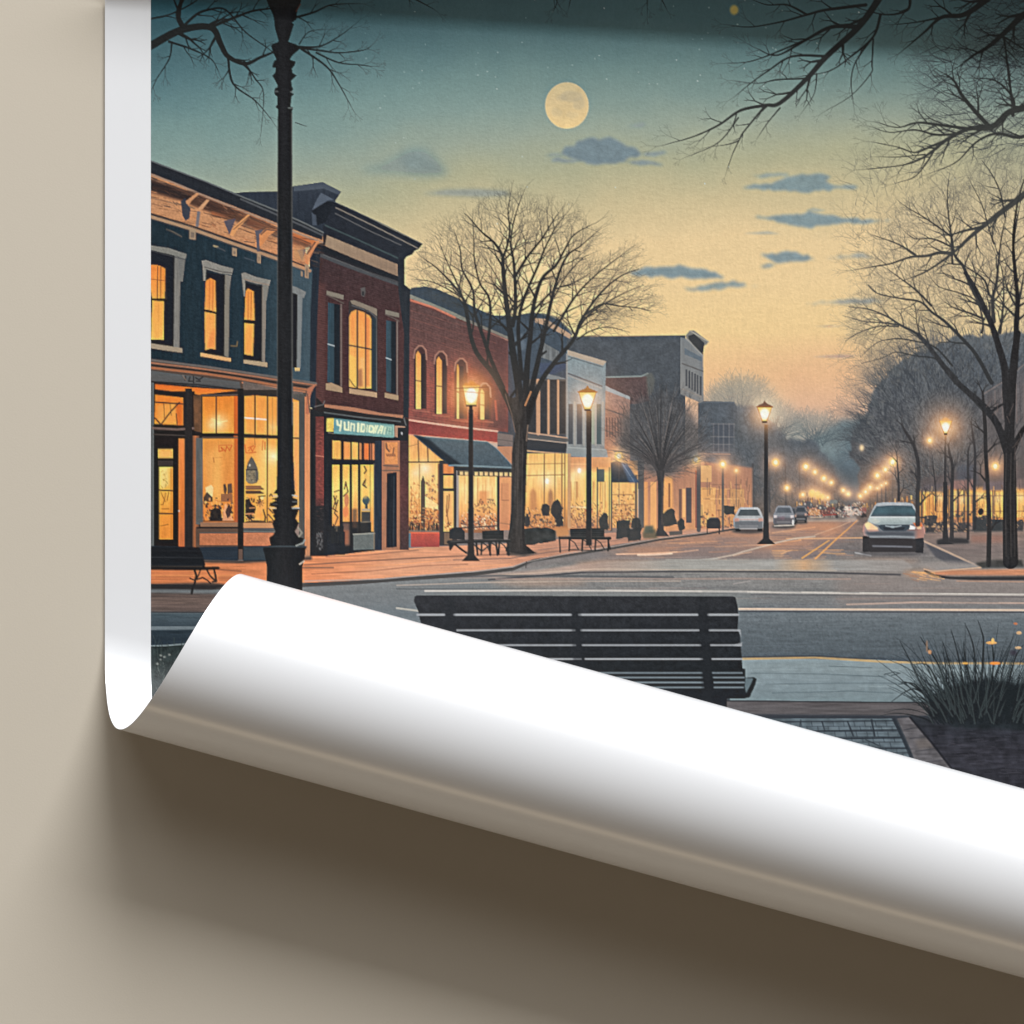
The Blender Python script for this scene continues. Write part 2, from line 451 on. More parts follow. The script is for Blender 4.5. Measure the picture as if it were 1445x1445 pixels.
    for x, y in ((227, 925), (226, 931), (232, 927), (222, 937), (239, 924)):
        ell(x, y, 2, 1.6, (140, 146, 138), 0.7, n=8)
    for x in (216, 221, 225):
        line([(x, 935), (x - 1, 915), (x + 3, 896)], 1.4, (30, 42, 48), 0.7, None, .6)

    # near pavement on the right: pale flags, brick course, pavers, soil
    nv = new_id('printed_footpath')
    poly([(1030, 929), (1250, 931), (1300, 936), (1505, 938), (1505, 990), (1030, 990)], vg((930, (130, 148, 152)), (960, (121, 140, 147)), (990, (110, 130, 136))), 1, nv, tex=N_HORZ + N_MID, amt=0.05)
    line([(1040, 930), (1150, 928), (1250, 934), (1330, 936), (1420, 936), (1505, 938)], 3.0, (196, 168, 110), 0.75, kb)
    line([(1040, 927), (1150, 925.5), (1250, 931)], 1.4, (52, 58, 68), 0.8)
    for pts in ([(1080, 966), (1180, 964), (1280, 964)], [(1060, 950), (1150, 951), (1250, 955)], [(1170, 940), (1230, 942)], [(1090, 978), (1200, 975), (1260, 978)]):
        line(pts, 1.0, (68, 88, 96), 0.6)
    for _ in range(60):
        x = rnd.uniform(1050, 1290); y = rnd.uniform(936, 988)
        line([(x, y), (x + rnd.uniform(8, 40), y + rnd.uniform(-.6, .6))], .9, rnd.choice([(146, 164, 168), (100, 118, 126)]), 0.4)
    line([(1248, 952), (1262, 948), (1270, 950), (1258, 953)], 1.2, (44, 56, 62), .8)
    poly([(1026, 988), (1330, 991), (1340, 1010), (1026, 1010)], (92, 86, 88), 1, kb, tex=N_HORZ, amt=0.22)
    line([(1026, 989), (1330, 992)], 2.0, (48, 52, 58), .9)
    poly([(1026, 1007), (1330, 1010), (1330, 1016), (1026, 1014)], (50, 56, 66), 0.9, soft=1)
    poly([(1020, 1014), (1258, 1014), (1290, 1075), (1300, 1140), (1020, 1140)], (84, 100, 110), 1, nv, tex=N_HORZ + N_MID, amt=0.2)
    for row in range(9):
        y = 1018 + row * 7.5
        line([(1060, y), (1262 + row * 3.4, y - 1)], 1.2, (48, 58, 68), .7)
        for k in range(16):
            x = 1070 + k * 15 + (row % 2) * 7 + row * 1.5
            if x < 1258 + row * 3.2:
                line([(x, y), (x + 1.5, y + 7)], 1.2, (48, 58, 68), .65)
                if (k * 7 + row * 3) % 5 == 0:
                    rect(x + 1, y + 1, x + 13, y + 6.5, (104, 120, 128), .35)
    for pts, w in (([(1100, 1019), (1262, 1017)], 1.6), ([(1120, 1032), (1265, 1030)], 2.2), ([(1130, 1043), (1272, 1041)], 2.4), ([(1170, 1057), (1280, 1056)], 1.8),
                   ([(1230, 1016), (1234, 1038)], 3), ([(1196, 1018), (1204, 1038)], 2.4), ([(1160, 1018), (1164, 1032)], 2), ([(1262, 1016), (1276, 1046), (1290, 1078)], 4.5),
                   ([(1130, 1016), (1128, 1030)], 1.6), ([(1222, 1044), (1240, 1052)], 1.5), ([(1180, 1044), (1190, 1056)], 2)):
        line(pts, w, (42, 50, 60), .85)
    poly([(1266, 1014), (1284, 1012), (1344, 1086), (1360, 1140), (1306, 1140), (1294, 1080), (1282, 1050)], (92, 88, 92), 1, kb, tex=N_MID + N_HORZ, amt=0.2)
    for pts in ([(1276, 1030), (1298, 1026)], [(1284, 1042), (1308, 1040)], [(1292, 1060), (1322, 1056)], [(1298, 1076), (1336, 1072)]):
        line(pts, 1.3, (58, 58, 66), .7)
    poly([(1290, 1044), (1312, 1042), (1318, 1054), (1296, 1058)], (120, 104, 92), .4, soft=2)
    so = new_id('printed_flower_bed')
    poly([(1284, 1012), (1505, 1005), (1505, 1140), (1366, 1140), (1344, 1086)], vg((1005, (38, 44, 50)), (1035, (46, 48, 58)), (1060, (50, 50, 60)), (1120, (42, 42, 52))), 1, so, 1, tex=N_HORZ + N_MID, amt=0.25)
    line([(1284, 1012), (1315, 1048), (1344, 1086), (1356, 1110)], 3.0, (34, 36, 44), .9)
    for _ in range(160):
        x = rnd.uniform(1320, 1490); y = rnd.uniform(1030, 1120)
        if x > 1290 + (y - 1012) * .8 + 10:
            line([(x, y), (x + rnd.uniform(6, 22), y + rnd.uniform(-2, 2))], rnd.uniform(.8, 1.8), rnd.choice([(68, 66, 78), (34, 34, 42), (58, 58, 70)]), 0.5)


def paint_far():
    """hazy distance: tree masses either side of the street and the lit shop rows"""
    # distant blue trees closing the street
    tid = new_id('printed_tree')
    poly(rough([(1130, 640), (1160, 610), (1180, 596), (1195, 592), (1215, 590), (1240, 600), (1260, 640), (1260, 730), (1130, 730)], 3, 5),
         vg((590, (112, 140, 150)), (640, (96, 124, 138)), (660, (78, 98, 112)), (700, (84, 90, 98)), (730, (110, 106, 104))), 0.95, tid, 4, tex=N_MID, amt=0.08)
    r = random.Random(3)
    for cx, cy, rx, ry, k, n in ((1045, 565, 58, 54, 0, 90), (1150, 602, 42, 40, 1, 60), (1098, 590, 40, 40, 2, 50)):
        t2 = new_id('printed_tree')
        ell(cx, cy + 18, rx * .95, ry * .95, (134, 150, 146), 0.42, t2, 8)
        M = mask()
        for i in range(n):
            a = -math.pi / 2 + r.uniform(-1.35, 1.35)
            twig(M, cx + r.gauss(0, rx * .18), cy + ry * .7 - r.uniform(0, ry * .3), a, r.uniform(.35, .6) * ry, 1.3, 2, r, 0.42, 0.12, wmin=.4,
                 keep=lambda x, y: ((x - cx) / rx) ** 2 + ((y - cy - 10) / (ry * 1.08)) ** 2 < 1)
        lay(M, FULL, (74, 94, 104), 0.8, t2)
    # left dark mass
    t3 = new_id('printed_tree')
    poly(rough([(985, 640), (990, 600), (1020, 574), (1060, 572), (1085, 590), (1110, 620), (1150, 622), (1170, 650), (1185, 680), (1195, 705), (1195, 730), (985, 735)], 3, 5),
         vg((570, (86, 98, 110)), (640, (82, 92, 104)), (690, (90, 88, 92)), (730, (112, 100, 94))), 0.93, t3, 2, tex=N_MID + N_FINE, amt=0.10)
    hatch_crown(1100, 720, [(1000, 600), (1060, 580), (1110, 630), (1165, 650), (1190, 710)], 500, (72, 84, 96), (104, 116, 124), 5)
    # right dark mass
    t4 = new_id('printed_tree')
    out = [(1212, 730), (1212, 660), (1198, 640), (1205, 612), (1217, 594), (1228, 566), (1240, 540), (1258, 520), (1278, 505), (1300, 497), (1317, 490), (1335, 480), (1347, 473),
           (1375, 474), (1402, 471), (1430, 468), (1505, 466), (1505, 740), (1212, 740)]
    poly(rough(out, 3.2, 5), vg((470, (74, 86, 100)), (530, (76, 86, 98)), (590, (80, 84, 92)), (650, (82, 80, 84)), (700, (104, 90, 84)), (740, (120, 100, 92))), 0.97, t4, 1,
         tex=N_MID + 1.2 * N_FINE, amt=0.12)
    hatch_crown(1330, 740, [(1206, 620), (1212, 600), (1245, 536), (1300, 496), (1350, 474), (1445, 470), (1500, 520)], 2600, (56, 62, 72), (108, 112, 116), 8)
    M = mask()
    for i in range(420):
        k = r.random()
        j = int(k * 8)
        px, py = out[3 + j % 9]
        a = math.atan2(py - 640, px - 1330) + r.uniform(-.4, .4)
        twig(M, px + r.uniform(-9, 12), py + r.uniform(-9, 12), a, r.uniform(9, 22), 1.3, 2, r, .5, .15, wmin=.38)
    lay(M, FULL, (66, 74, 82), 0.75, t4)
    # paler twig work and openings in the right hand crowns
    M = mask(); M3 = mask()
    for i in range(520):
        k = r.random(); j = int(k * 11); px, py = out[2 + j]
        f = math.sqrt(r.random()); x = 1340 + (px - 1340) * f; y = 700 + (py - 700) * f
        a = math.atan2(py - 700, px - 1340) + r.gauss(0, .5)
        twig(M if i % 3 else M3, x, y, a, r.uniform(8, 20), 1.2, 2, r, .5, .15, wmin=.36)
    lay(M3, FULL, (124, 128, 130), .45, t4); lay(M, FULL, (54, 60, 70), .6, t4)
    for cx, cy, w in ((1262, 535, 12), (1290, 515, 10), (1320, 500, 9), (1240, 560, 9), (1225, 590, 7), (1365, 485, 12), (1400, 482, 10)):
        for _ in range(5):
            ell(cx + r.uniform(-w, w), cy + r.uniform(-w, w), r.uniform(1, 3.2), r.uniform(1, 2.6), (150, 146, 138), .4, soft=1, n=7)
    glow(1330, 640, 120, (150, 100, 60), .22)
    glow(1250, 690, 70, (170, 110, 60), .35)
    glow(1120, 690, 80, (170, 110, 70), .3)


def hatch_crown(ox, oy, rim, n, dark, light, seed):
    """fine radiating twig marks inside a dense crown"""
    r = random.Random(seed)
    Md, Ml = mask(), mask()
    for _ in range(n):
        k = r.random() * (len(rim) - 1); i = int(k); t = k - i
        x = rim[i][0] + (rim[i + 1][0] - rim[i][0]) * t; y = rim[i][1] + (rim[i + 1][1] - rim[i][1]) * t
        f = math.sqrt(r.uniform(.05, 1.0))
        px, py = ox + (x - ox) * f, oy + (y - oy) * f
        a = math.atan2(py - oy, px - ox) + r.gauss(0, .45)
        L = r.uniform(5, 16)
        seg(Md if r.random() < .6 else Ml, px, py, .75, px + math.cos(a) * L, py + math.sin(a) * L, .4)
    lay(Md, FULL, dark, .75); lay(Ml, FULL, light, .5)


def brick(pts, tid, col, amt=0.16):
    poly(pts, col, 1, tid, tex=N_FINE + 0.7 * N_VERT, amt=amt)


def paint_right_shops():
    b = new_id('printed_building')
    # upper storey glimpsed between the trunks
    poly([(1386, 560), (1420, 538), (1440, 520), (1505, 500), (1505, 700), (1386, 700)], vg((500, (92, 88, 94)), (560, (110, 96, 94)), (620, (104, 92, 90)), (690, (106, 94, 88))), .62, b, 5, tex=N_VERT, amt=.2)
    for x in range(1394, 1500, 5):
        line([(x, 552 - (x - 1394) * .3 + rnd.uniform(0, 6)), (x + 1, 588 + rnd.uniform(0, 10))], 1.3, rnd.choice([(80, 72, 78), (134, 112, 106)]), .5)
    line([(1388, 556), (1420, 536), (1450, 510)], 1.8, (140, 120, 114), .6)
    poly([(1296, 692), (1330, 686), (1505, 684), (1505, 738), (1296, 738)], vg((684, (214, 160, 92)), (704, (238, 192, 110)), (738, (196, 142, 90))), 1, b, 1, tex=N_VERT, amt=.14)
    for x0, x1, c in ((1303, 1313, (246, 214, 120)), (1306, 1318, (226, 168, 96)), (1322, 1331, (214, 170, 112)), (1340, 1362, (240, 196, 120)), (1348, 1356, (206, 160, 110)),
                      (1367, 1374, (230, 178, 112)), (1376, 1392, (238, 190, 110)), (1397, 1416, (240, 202, 112)), (1434, 1500, (242, 200, 116))):
        rect(x0, 692 + rnd.uniform(0, 8), x1, 730, c, .8, soft=0)
        for _ in range(4):
            xx = rnd.uniform(x0, x1)
            line([(xx, 698), (xx, 734)], 1.0, (150, 104, 74), .6)
    for y in (700, 722):
        line([(1320, y), (1500, y - 1)], 1.4, (120, 88, 70), .6)
    poly([(1300, 676), (1345, 666), (1420, 660), (1505, 655), (1505, 686), (1300, 690)], (98, 84, 84), .85, b, 2)
    rect(1350, 655, 1380, 680, (74, 84, 104), .5, soft=3)
    r = random.Random(13)
    for x in (1300.5, 1332, 1338, 1352, 1361, 1394, 1402, 1419, 1431, 1452, 1470):
        rect(x - r.uniform(.8, 2.2), 688 + r.uniform(-3, 6), x + r.uniform(.8, 2.2), 738, r.choice([(88, 70, 62), (120, 88, 70), (70, 62, 62)]), .85, b)
    for pts, c in (([(1336, 690), (1344, 678), (1374, 676), (1378, 692)], (150, 112, 104)), ([(1386, 692), (1390, 680), (1416, 678), (1418, 692)], (112, 96, 104)), ([(1298, 694), (1304, 684), (1330, 682), (1332, 694)], (104, 92, 96)),
                   ([(1432, 690), (1436, 676), (1500, 672), (1500, 690)], (128, 104, 98))):
        poly(pts, c, .85, b, 1, tex=N_VERT, amt=.2)
    for _ in range(150):
        x = r.uniform(1300, 1480); y = r.uniform(684, 734)
        line([(x, y), (x + r.uniform(-1.5, 1.5), y + r.uniform(3, 14))], r.uniform(.7, 1.6), r.choice([(120, 84, 62), (92, 70, 62), (255, 226, 150), (206, 150, 92), (240, 190, 110)]), r.uniform(.3, .7))
    for cx, cy in ((1326, 702), (1358, 705), (1382, 700), (1408, 704), (1440, 702)):
        glow(cx, cy, 16, (255, 226, 150), .5)
    # people, tables and planters in front
    for x0, x1, y0 in ((1304, 1322, 728), (1322, 1336, 738), (1374, 1396, 730), (1396, 1412, 734), (1432, 1444, 736), (1345, 1366, 738)):
        poly(rough([(x0, y0), (x1, y0 - 2), (x1, 756), (x0, 756)], 1.5, 4), (62, 60, 64), .9, b)
    goods(1304, 720, 1445, 752, 110, 91, [(60, 54, 58), (90, 74, 70), (180, 130, 100), (52, 54, 60), (220, 180, 130)], 6)
    for x0, x1, yb in ((1374, 1392, 754), (1400, 1416, 754)):
        rect(x0, 733, x1, yb, (56, 60, 64), .92)
    ell(1384, 722, 4, 5, (44, 42, 46), .95)
    # pavement on the right
    pv = new_id('printed_pavement')
    poly([(1304, 752), (1505, 748), (1505, 800), (1380, 800), (1372, 794), (1333, 776), (1303, 763)], vg((748, (146, 122, 110)), (775, (126, 110, 106)), (800, (124, 112, 106))), 1, pv,
         1, tex=N_HORZ, amt=.12)
    rect(1370, 755, 1420, 766, (160, 112, 96), .6, soft=2)
    poly([(1304, 765), (1333, 778), (1374, 796), (1340, 797), (1320, 786)], (78, 78, 88), .9, soft=1)
    line([(1300, 762), (1333, 777), (1374, 796), (1384, 801)], 2.6, (196, 170, 146), .85, new_id('printed_kerb'))
    poly([(1284, 796), (1340, 792), (1376, 794), (1384, 802), (1320, 806)], (158, 148, 142), .8, soft=2)
    poly([(1376, 795), (1400, 790), (1442, 790), (1445, 800), (1386, 802)], (64, 62, 60), .95, soft=1, tex=N_MID, amt=.3)
    poly([(1310, 808), (1345, 804), (1505, 802), (1505, 813), (1360, 812), (1320, 812)], (196, 142, 108), .95, pv, 1, tex=N_HORZ, amt=.12)
    poly([(1314, 811), (1345, 814), (1505, 812), (1505, 818), (1370, 818), (1330, 815)], (64, 58, 58), .95, soft=1)
    line([(1350, 820), (1445, 821), (1500, 821)], 1.6, (196, 150, 120), .6)
    poly([(1274, 806), (1286, 804), (1306, 803), (1322, 806), (1318, 812), (1330, 818), (1300, 818), (1278, 813)], (206, 160, 118), .5, soft=3)
    line([(1306, 806), (1318, 812), (1340, 815.5), (1380, 817), (1500, 817)], 3.5, (58, 54, 56), .9, None)
    line([(1304, 803), (1316, 806.5), (1345, 804), (1384, 801)], 1.6, (222, 186, 150), .75)
    for _ in range(16):
        x = rnd.uniform(1274, 1315); y = rnd.uniform(804, 818)
        line([(x, y), (x + rnd.uniform(8, 20), y + rnd.uniform(1, 4))], 1, rnd.choice([(244, 196, 130), (170, 118, 84)]), .6)


def paint_mid_shops():
    """the row beyond the big tree, far to near"""
    # behind: dark block with frames
    b = new_id('printed_building')
    poly([(985, 569), (992, 566), (1036, 567), (1040, 575), (1041, 700), (985, 700)], (80, 90, 102), .97, b, 0, tex=N_MID + N_FINE, amt=.12)
    line([(986, 568), (1036, 567.5)], 1.3, (110, 118, 126), .6)
    poly([(990, 640), (1038, 640), (1038, 646), (990, 645)], (104, 100, 104), .7)
    poly([(1006, 597), (1036, 598), (1037, 640), (1004, 638)], (74, 82, 96), .9, b)
    for x in (1007, 1014, 1021, 1029, 1036):
        line([(x, 598), (x, 638)], 1.2, (134, 132, 136), .6)
    for y in (598, 616, 627, 638):
        line([(1003, y), (1037, y + .5)], 1.2, (138, 136, 138), .6)
    r = random.Random(71)
    tf = new_id('printed_tree')
    poly(rough([(1030, 640), (1036, 600), (1050, 585), (1068, 588), (1085, 604), (1110, 622), (1150, 632), (1172, 655), (1190, 700), (1190, 722), (1040, 722)], 4, 5), vg((585, (84, 96, 106)), (650, (84, 90, 98)), (700, (96, 90, 88)), (722, (116, 98, 86))), .72, tf, 3, tex=N_MID + N_FINE, amt=.14)
    M = mask()
    for i in range(420):
        k = r.random(); x = 1036 + 150 * k; y0 = 590 + 105 * k ** 1.5
        y = y0 + (715 - y0) * r.random() ** 1.6 - 6
        twig(M, x, y, -math.pi / 2 + r.gauss(0, .6), r.uniform(6, 14), 1.0, 1, r, .5, .15, wmin=.35)
    lay(M, FULL, (62, 72, 82), .7, tf)
    for x in (1062, 1085, 1108, 1128):
        line([(x, 655), (x + 1, 722)], 3 - (x - 1062) * .02, (66, 66, 72), .75)
    # big dark block with a pale front
    b = new_id('printed_building')
    poly([(795, 476), (822, 475), (880, 474.5), (967, 473), (967, 690), (795, 690)], vg((474, (74, 82, 92)), (560, (72, 80, 90)), (640, (90, 92, 98))), 1, b, tex=N_MID + N_FINE, amt=.10)
    strokes(800, 480, 958, 600, 260, [(58, 66, 76), (96, 104, 112), (64, 72, 82)], 8, 3, 1.2, .45)
    line([(822, 475), (960, 473.5)], 1.2, (120, 96, 84), .7)
    poly([(960, 476), (969, 478), (992, 490), (993, 566), (988, 568), (960, 556)], vg((478, (122, 128, 132)), (565, (134, 132, 130))), 1, b, tex=N_VERT, amt=.08)
    poly([(967, 474), (973, 467), (979, 466), (1000, 482), (997, 486), (991, 489), (969, 478)], (128, 126, 118), 1, b)
    poly([(971, 474), (980, 471), (994, 484), (992, 501), (980, 490), (972, 479)], (56, 58, 62), .95, b)
    line([(968, 478), (973, 482), (992, 502)], 1.6, (160, 158, 150), .8)
    line([(974, 467), (1000, 482.5)], 1.6, (176, 172, 152), .9)
    poly([(966, 491), (990, 504), (990, 510), (966, 500)], (84, 104, 122), .7)
    line([(963, 513), (992, 524)], 1.6, (84, 78, 76), .8)
    for x0, y0 in ((967.5, 521), (971.5, 523), (975.5, 525), (979.5, 527), (983, 529), (987.5, 531)):
        rect(x0, y0, x0 + 2.4, y0 + 24 + (x0 - 967) * .15, (66, 70, 80), .95)
    line([(963, 549), (990, 560)], 2, (150, 140, 130), .6)
    # low brick building in front of it
    b = new_id('printed_building')
    poly([(848, 532), (913, 531), (916, 566), (900, 570), (848, 570)], (98, 72, 72), 1, b, tex=N_FINE, amt=.16)
    line([(850, 532.5), (905, 531), (914, 527)], 2.2, (138, 150, 148), .9, b)
    poly([(911, 528), (920, 526), (924, 536), (922, 552), (914, 560)], (104, 104, 96), .7, b, 1)
    # pink stuccoed row far along
    b = new_id('printed_building')
    poly([(905, 640), (960, 640), (985, 650), (1062, 660), (1062, 742), (905, 752)], vg((640, (150, 112, 100)), (680, (180, 134, 108)), (745, (206, 158, 116))), 1, b, 1, tex=N_VERT, amt=.08)
    line([(905, 662), (960, 665), (985, 668)], 1.5, (112, 88, 84), .7)
    line([(985, 640), (1030, 641)], 1.6, (190, 150, 130), .6)
    poly([(935, 742), (935, 678), (938, 673), (944, 671), (949, 674), (950, 742)], vg((671, (240, 186, 116)), (742, (222, 166, 110))), .9, b, 1)
    for x0, x1, y0, y1, c in ((909, 914, 680, 748, (226, 170, 112)), (918, 926, 680, 748, (232, 184, 122)), (958, 962, 690, 742, (120, 84, 72)), (968, 976, 688, 738, (66, 66, 76)),
                              (963, 967, 690, 730, (236, 190, 130)), (981, 986, 664, 745, (150, 84, 70)), (943, 946, 682, 716, (150, 104, 76)), (989, 1004, 657, 680, (216, 180, 124)),
                              (988, 1010, 688, 742, (226, 182, 118)), (1012, 1026, 690, 742, (206, 160, 110)), (1030, 1050, 690, 740, (200, 160, 112))):
        rect(x0, y0, x1, y1, c, .85, tid=b)
    for _ in range(60):
        x = rnd.uniform(986, 1058); y = rnd.uniform(672, 735)
        line([(x, y), (x + rnd.uniform(-1, 1), y + rnd.uniform(4, 16))], 1.1, rnd.choice([(120, 90, 76), (246, 210, 140), (150, 112, 90), (90, 78, 76)]), .6)
    for _ in range(24):
        x = rnd.uniform(988, 1040); y = rnd.choice([684, 690, 704, 720])
        line([(x, y), (x + rnd.uniform(3, 9), y)], 1.1, rnd.choice([(130, 96, 80), (244, 206, 140)]), .6)
    goods(985, 722, 1060, 745, 50, 5, [(60, 54, 58), (90, 74, 70), (190, 140, 100), (150, 70, 60)], 5)
    # pink house
    b = new_id('printed_building')
    poly([(848, 541), (886, 560), (889, 563), (889, 650), (848, 650)], vg((541, (168, 140, 132)), (590, (164, 124, 108)), (650, (176, 132, 108))), 1, b, tex=N_FINE, amt=.10)
    poly([(849, 542), (889, 560), (889, 564), (849, 549)], (164, 168, 170), .95, b)
    line([(851, 576), (880, 586)], 1.8, (96, 80, 80), .8)
    for x in range(856, 880, 4):
        line([(x, 590), (x + .5, 616)], 1.7, (104, 72, 70), .75)
    rect(848, 650, 900, 745, vg((650, (196, 150, 110)), (690, (240, 200, 128)), (745, (206, 156, 108))), 1, b, tex=N_VERT, amt=.10)
    goods(864, 690, 896, 744, 120, 8, [(120, 80, 60), (250, 224, 150), (90, 60, 56), (240, 190, 110), (170, 120, 84)], 5)
    for y in (698, 712, 728):
        line([(865, y), (894, y)], 1.1, (150, 110, 80), .7)
    for x in (862.5, 897.5):
        line([(x, 672), (x, 748)], 3.2, (96, 84, 76), .9)
    rect(901, 648, 909, 745, (86, 84, 84), .9, tid=b)
    aw = new_id('printed_awning')
    poly([(862, 653), (870, 650), (885, 655), (902, 681), (861, 681)], (44, 56, 68), 1, aw, tex=N_FINE, amt=.1)
    poly([(876, 652), (885, 655), (902, 681), (888, 681)], (66, 98, 138), .85, soft=1)
    line([(878, 654), (895, 680)], 1, (140, 164, 190), .6)
    # pale blue house
    b = new_id('printed_building')
    poly([(800, 494), (855, 511), (853, 645), (800, 645)], vg((496, (136, 156, 162)), (545, (118, 138, 148)), (600, (134, 140, 144)), (645, (136, 142, 142))), 1, b, tex=N_FINE + N_VERT, amt=.07)
    poly([(801, 494), (856, 510), (851, 516), (801, 501)], (182, 168, 148), 1, b)
    line([(802, 503), (850, 518)], 1.5, (90, 96, 100), .7)
    line([(802, 527), (849, 545)], 2, (84, 84, 92), .85); line([(802, 530), (849, 548)], 1.2, (174, 160, 150), .7)
    poly([(802, 553), (816, 556), (816, 568), (802, 562)], (112, 126, 136), .8)
    for x0, x1, c in ((802, 808.5, (70, 78, 88)), (814, 821.5, (70, 76, 86)), (835, 839, (146, 160, 140)), (842, 848.5, (62, 88, 96))):
        rect(x0, 570, x1, 627, c, .95, tid=b)
    for x in (811, 824, 840.5, 851):
        line([(x, 568), (x, 628)], 3, (158, 156, 148), .8)
    poly([(800, 630), (856, 634), (858, 646), (800, 643)], (142, 150, 150), 1, b)
    line([(800, 631), (855, 635)], 1.4, (176, 180, 176), .7); line([(800, 645), (860, 647)], 1.6, (88, 92, 96), .8)
    rect(800, 645, 862, 748, vg((645, (214, 166, 120)), (658, (214, 160, 110)), (668, (244, 208, 132)), (720, (238, 196, 122)), (748, (190, 140, 104))), 1, b, tex=N_VERT, amt=.10)
    glow(818, 664, 18, (255, 240, 190), .6); ell(817.5, 664, 2.5, 3.5, (255, 250, 222), .95)
    glow(806, 675, 26, (255, 236, 170), .4)
    goods(803, 705, 858, 745, 140, 12, [(150, 96, 76), (110, 76, 66), (90, 70, 66), (240, 200, 140), (190, 140, 100)], 5)
    line([(804, 715), (827, 716)], 1.6, (246, 226, 180), .8)
    for _ in range(26):
        x = rnd.uniform(803, 858); line([(x, 680), (x + rnd.uniform(-1, 1), rnd.uniform(700, 730))], 1, rnd.choice([(176, 126, 84), (250, 226, 160)]), .5)
    for x in (843, 860):
        line([(x, 660), (x, 746)], 2, (110, 92, 76), .8)
    rect(842, 662, 853, 680, (62, 80, 84), .9)
    line([(801, 655), (828, 655)], 1.2, (250, 210, 150), .7)
    # blue-grey house with tall dark windows
    b = new_id('printed_building')
    poly([(640, 430), (655, 426), (675, 437), (697, 445), (725, 446), (750, 441), (770, 443), (790, 452), (808, 472), (800, 480), (800, 640), (702, 640), (702, 475)],
         vg((426, (56, 70, 86)), (470, (62, 80, 98)), (560, (66, 76, 92)), (640, (74, 74, 80))), 1, b, tex=N_VERT + N_FINE, amt=.09)
    poly([(755, 449), (770, 450), (806, 472), (804, 478), (772, 460), (755, 455)], (190, 162, 132), .95, b)
    line([(765, 443), (785, 448), (808, 470)], 2.5, (100, 104, 96), .8)
    poly([(768, 484), (789, 496), (787, 512), (763, 504)], (126, 128, 126), .75, tex=N_VERT, amt=.3)
    poly([(726, 475), (738, 470), (742, 492), (728, 498)], (110, 128, 146), .5, soft=1)
    line([(730, 482), (737, 478)], 2, (170, 186, 196), .7)
    poly([(760, 512), (800, 512), (800, 520), (764, 536)], (62, 76, 112), .7, soft=1)
    poly([(768, 526), (798, 534), (799, 540), (772, 534)], (130, 134, 136), .9)
    rect(742, 535, 799, 613, (88, 82, 80), 1, b)
    for x0, x1, y0 in ((744, 756, 545), (763, 772, 537), (776, 786, 536), (789.5, 798, 538)):
        rect(x0, y0, x1, 612, (54, 54, 58), .97, tid=b, tex=N_FINE, amt=.1)
    for x, w in ((759.5, 5), (774, 3), (787.6, 2.6)):
        line([(x, 537), (x, 612)], w, (204, 164, 128), .9)
    line([(800, 500), (800, 642)], 2.4, (150, 150, 148), .9)
    line([(742, 610), (800, 618)], 1.8, (204, 170, 140), .9); line([(742, 616), (800, 621)], 5, (88, 86, 86), .9)
    line([(742, 619), (800, 625)], 1.4, (200, 176, 152), .8)
    poly([(743, 620), (800, 626), (799, 638), (742, 635)], (54, 56, 62), 1, b)
    line([(742, 636), (799, 641)], 1.8, (220, 180, 132), .9)
    rect(738, 640, 801, 748, vg((640, (236, 194, 120)), (670, (246, 214, 140)), (710, (232, 182, 110)), (748, (176, 124, 84))), 1, b, tex=N_VERT, amt=.10)
    glow(772, 679, 22, (255, 244, 190), .6); ell(772, 679, 2.6, 4, (255, 250, 220), .9)
    for x, w in ((768, 1.8), (783, 1.6), (793, 2.2), (797, 2)):
        line([(x, 640), (x, 742)], w, (150, 112, 78), .8)
    for y in (655, 671):
        line([(743, y), (797, y - 1)], 1.2, (150, 108, 72), .7)
    poly([(748, 720), (748, 696), (752, 688), (757, 696), (758, 720)], (190, 136, 92), .7, soft=1)
    poly([(773, 716), (774, 696), (777, 689), (780, 696), (781, 716)], (150, 110, 84), .7, soft=1)
    goods(742, 715, 795, 744, 90, 15, [(90, 60, 50), (200, 140, 100), (70, 58, 56), (240, 204, 150)], 5)
    rect(801, 640, 805.5, 746, (196, 158, 116), .9, tid=b)
    # clipped bushes in front of this shop
    pl = new_id('printed_plant')
    for cx, cy, rx, ry in ((770, 720, 7, 9), (786, 719, 8, 14), (789, 734, 6, 10), (744, 735, 5, 9)):
        poly(rough([(cx + rx * math.cos(i * .45), cy + ry * math.sin(i * .45)) for i in range(14)], 1.5), (54, 52, 54), .96, pl)
    hd = new_id('printed_hedge')
    poly(rough([(738, 746), (776, 744), (786, 751), (785, 763), (742, 770), (736, 768)], 1.2, 4), (50, 52, 52), 1, hd, tex=N_MID, amt=.35)
    poly([(783, 746), (802, 744), (804, 756), (786, 758)], (196, 146, 96), .9, soft=1)


def window_glow(pts, tid, top=(232, 150, 66), bot=(246, 190, 96), amt=.07):
    ys = [p[1] for p in pts]
    poly(pts, vg((min(ys), top), (max(ys), bot)), 1, tid, tex=N_VERT, amt=amt)


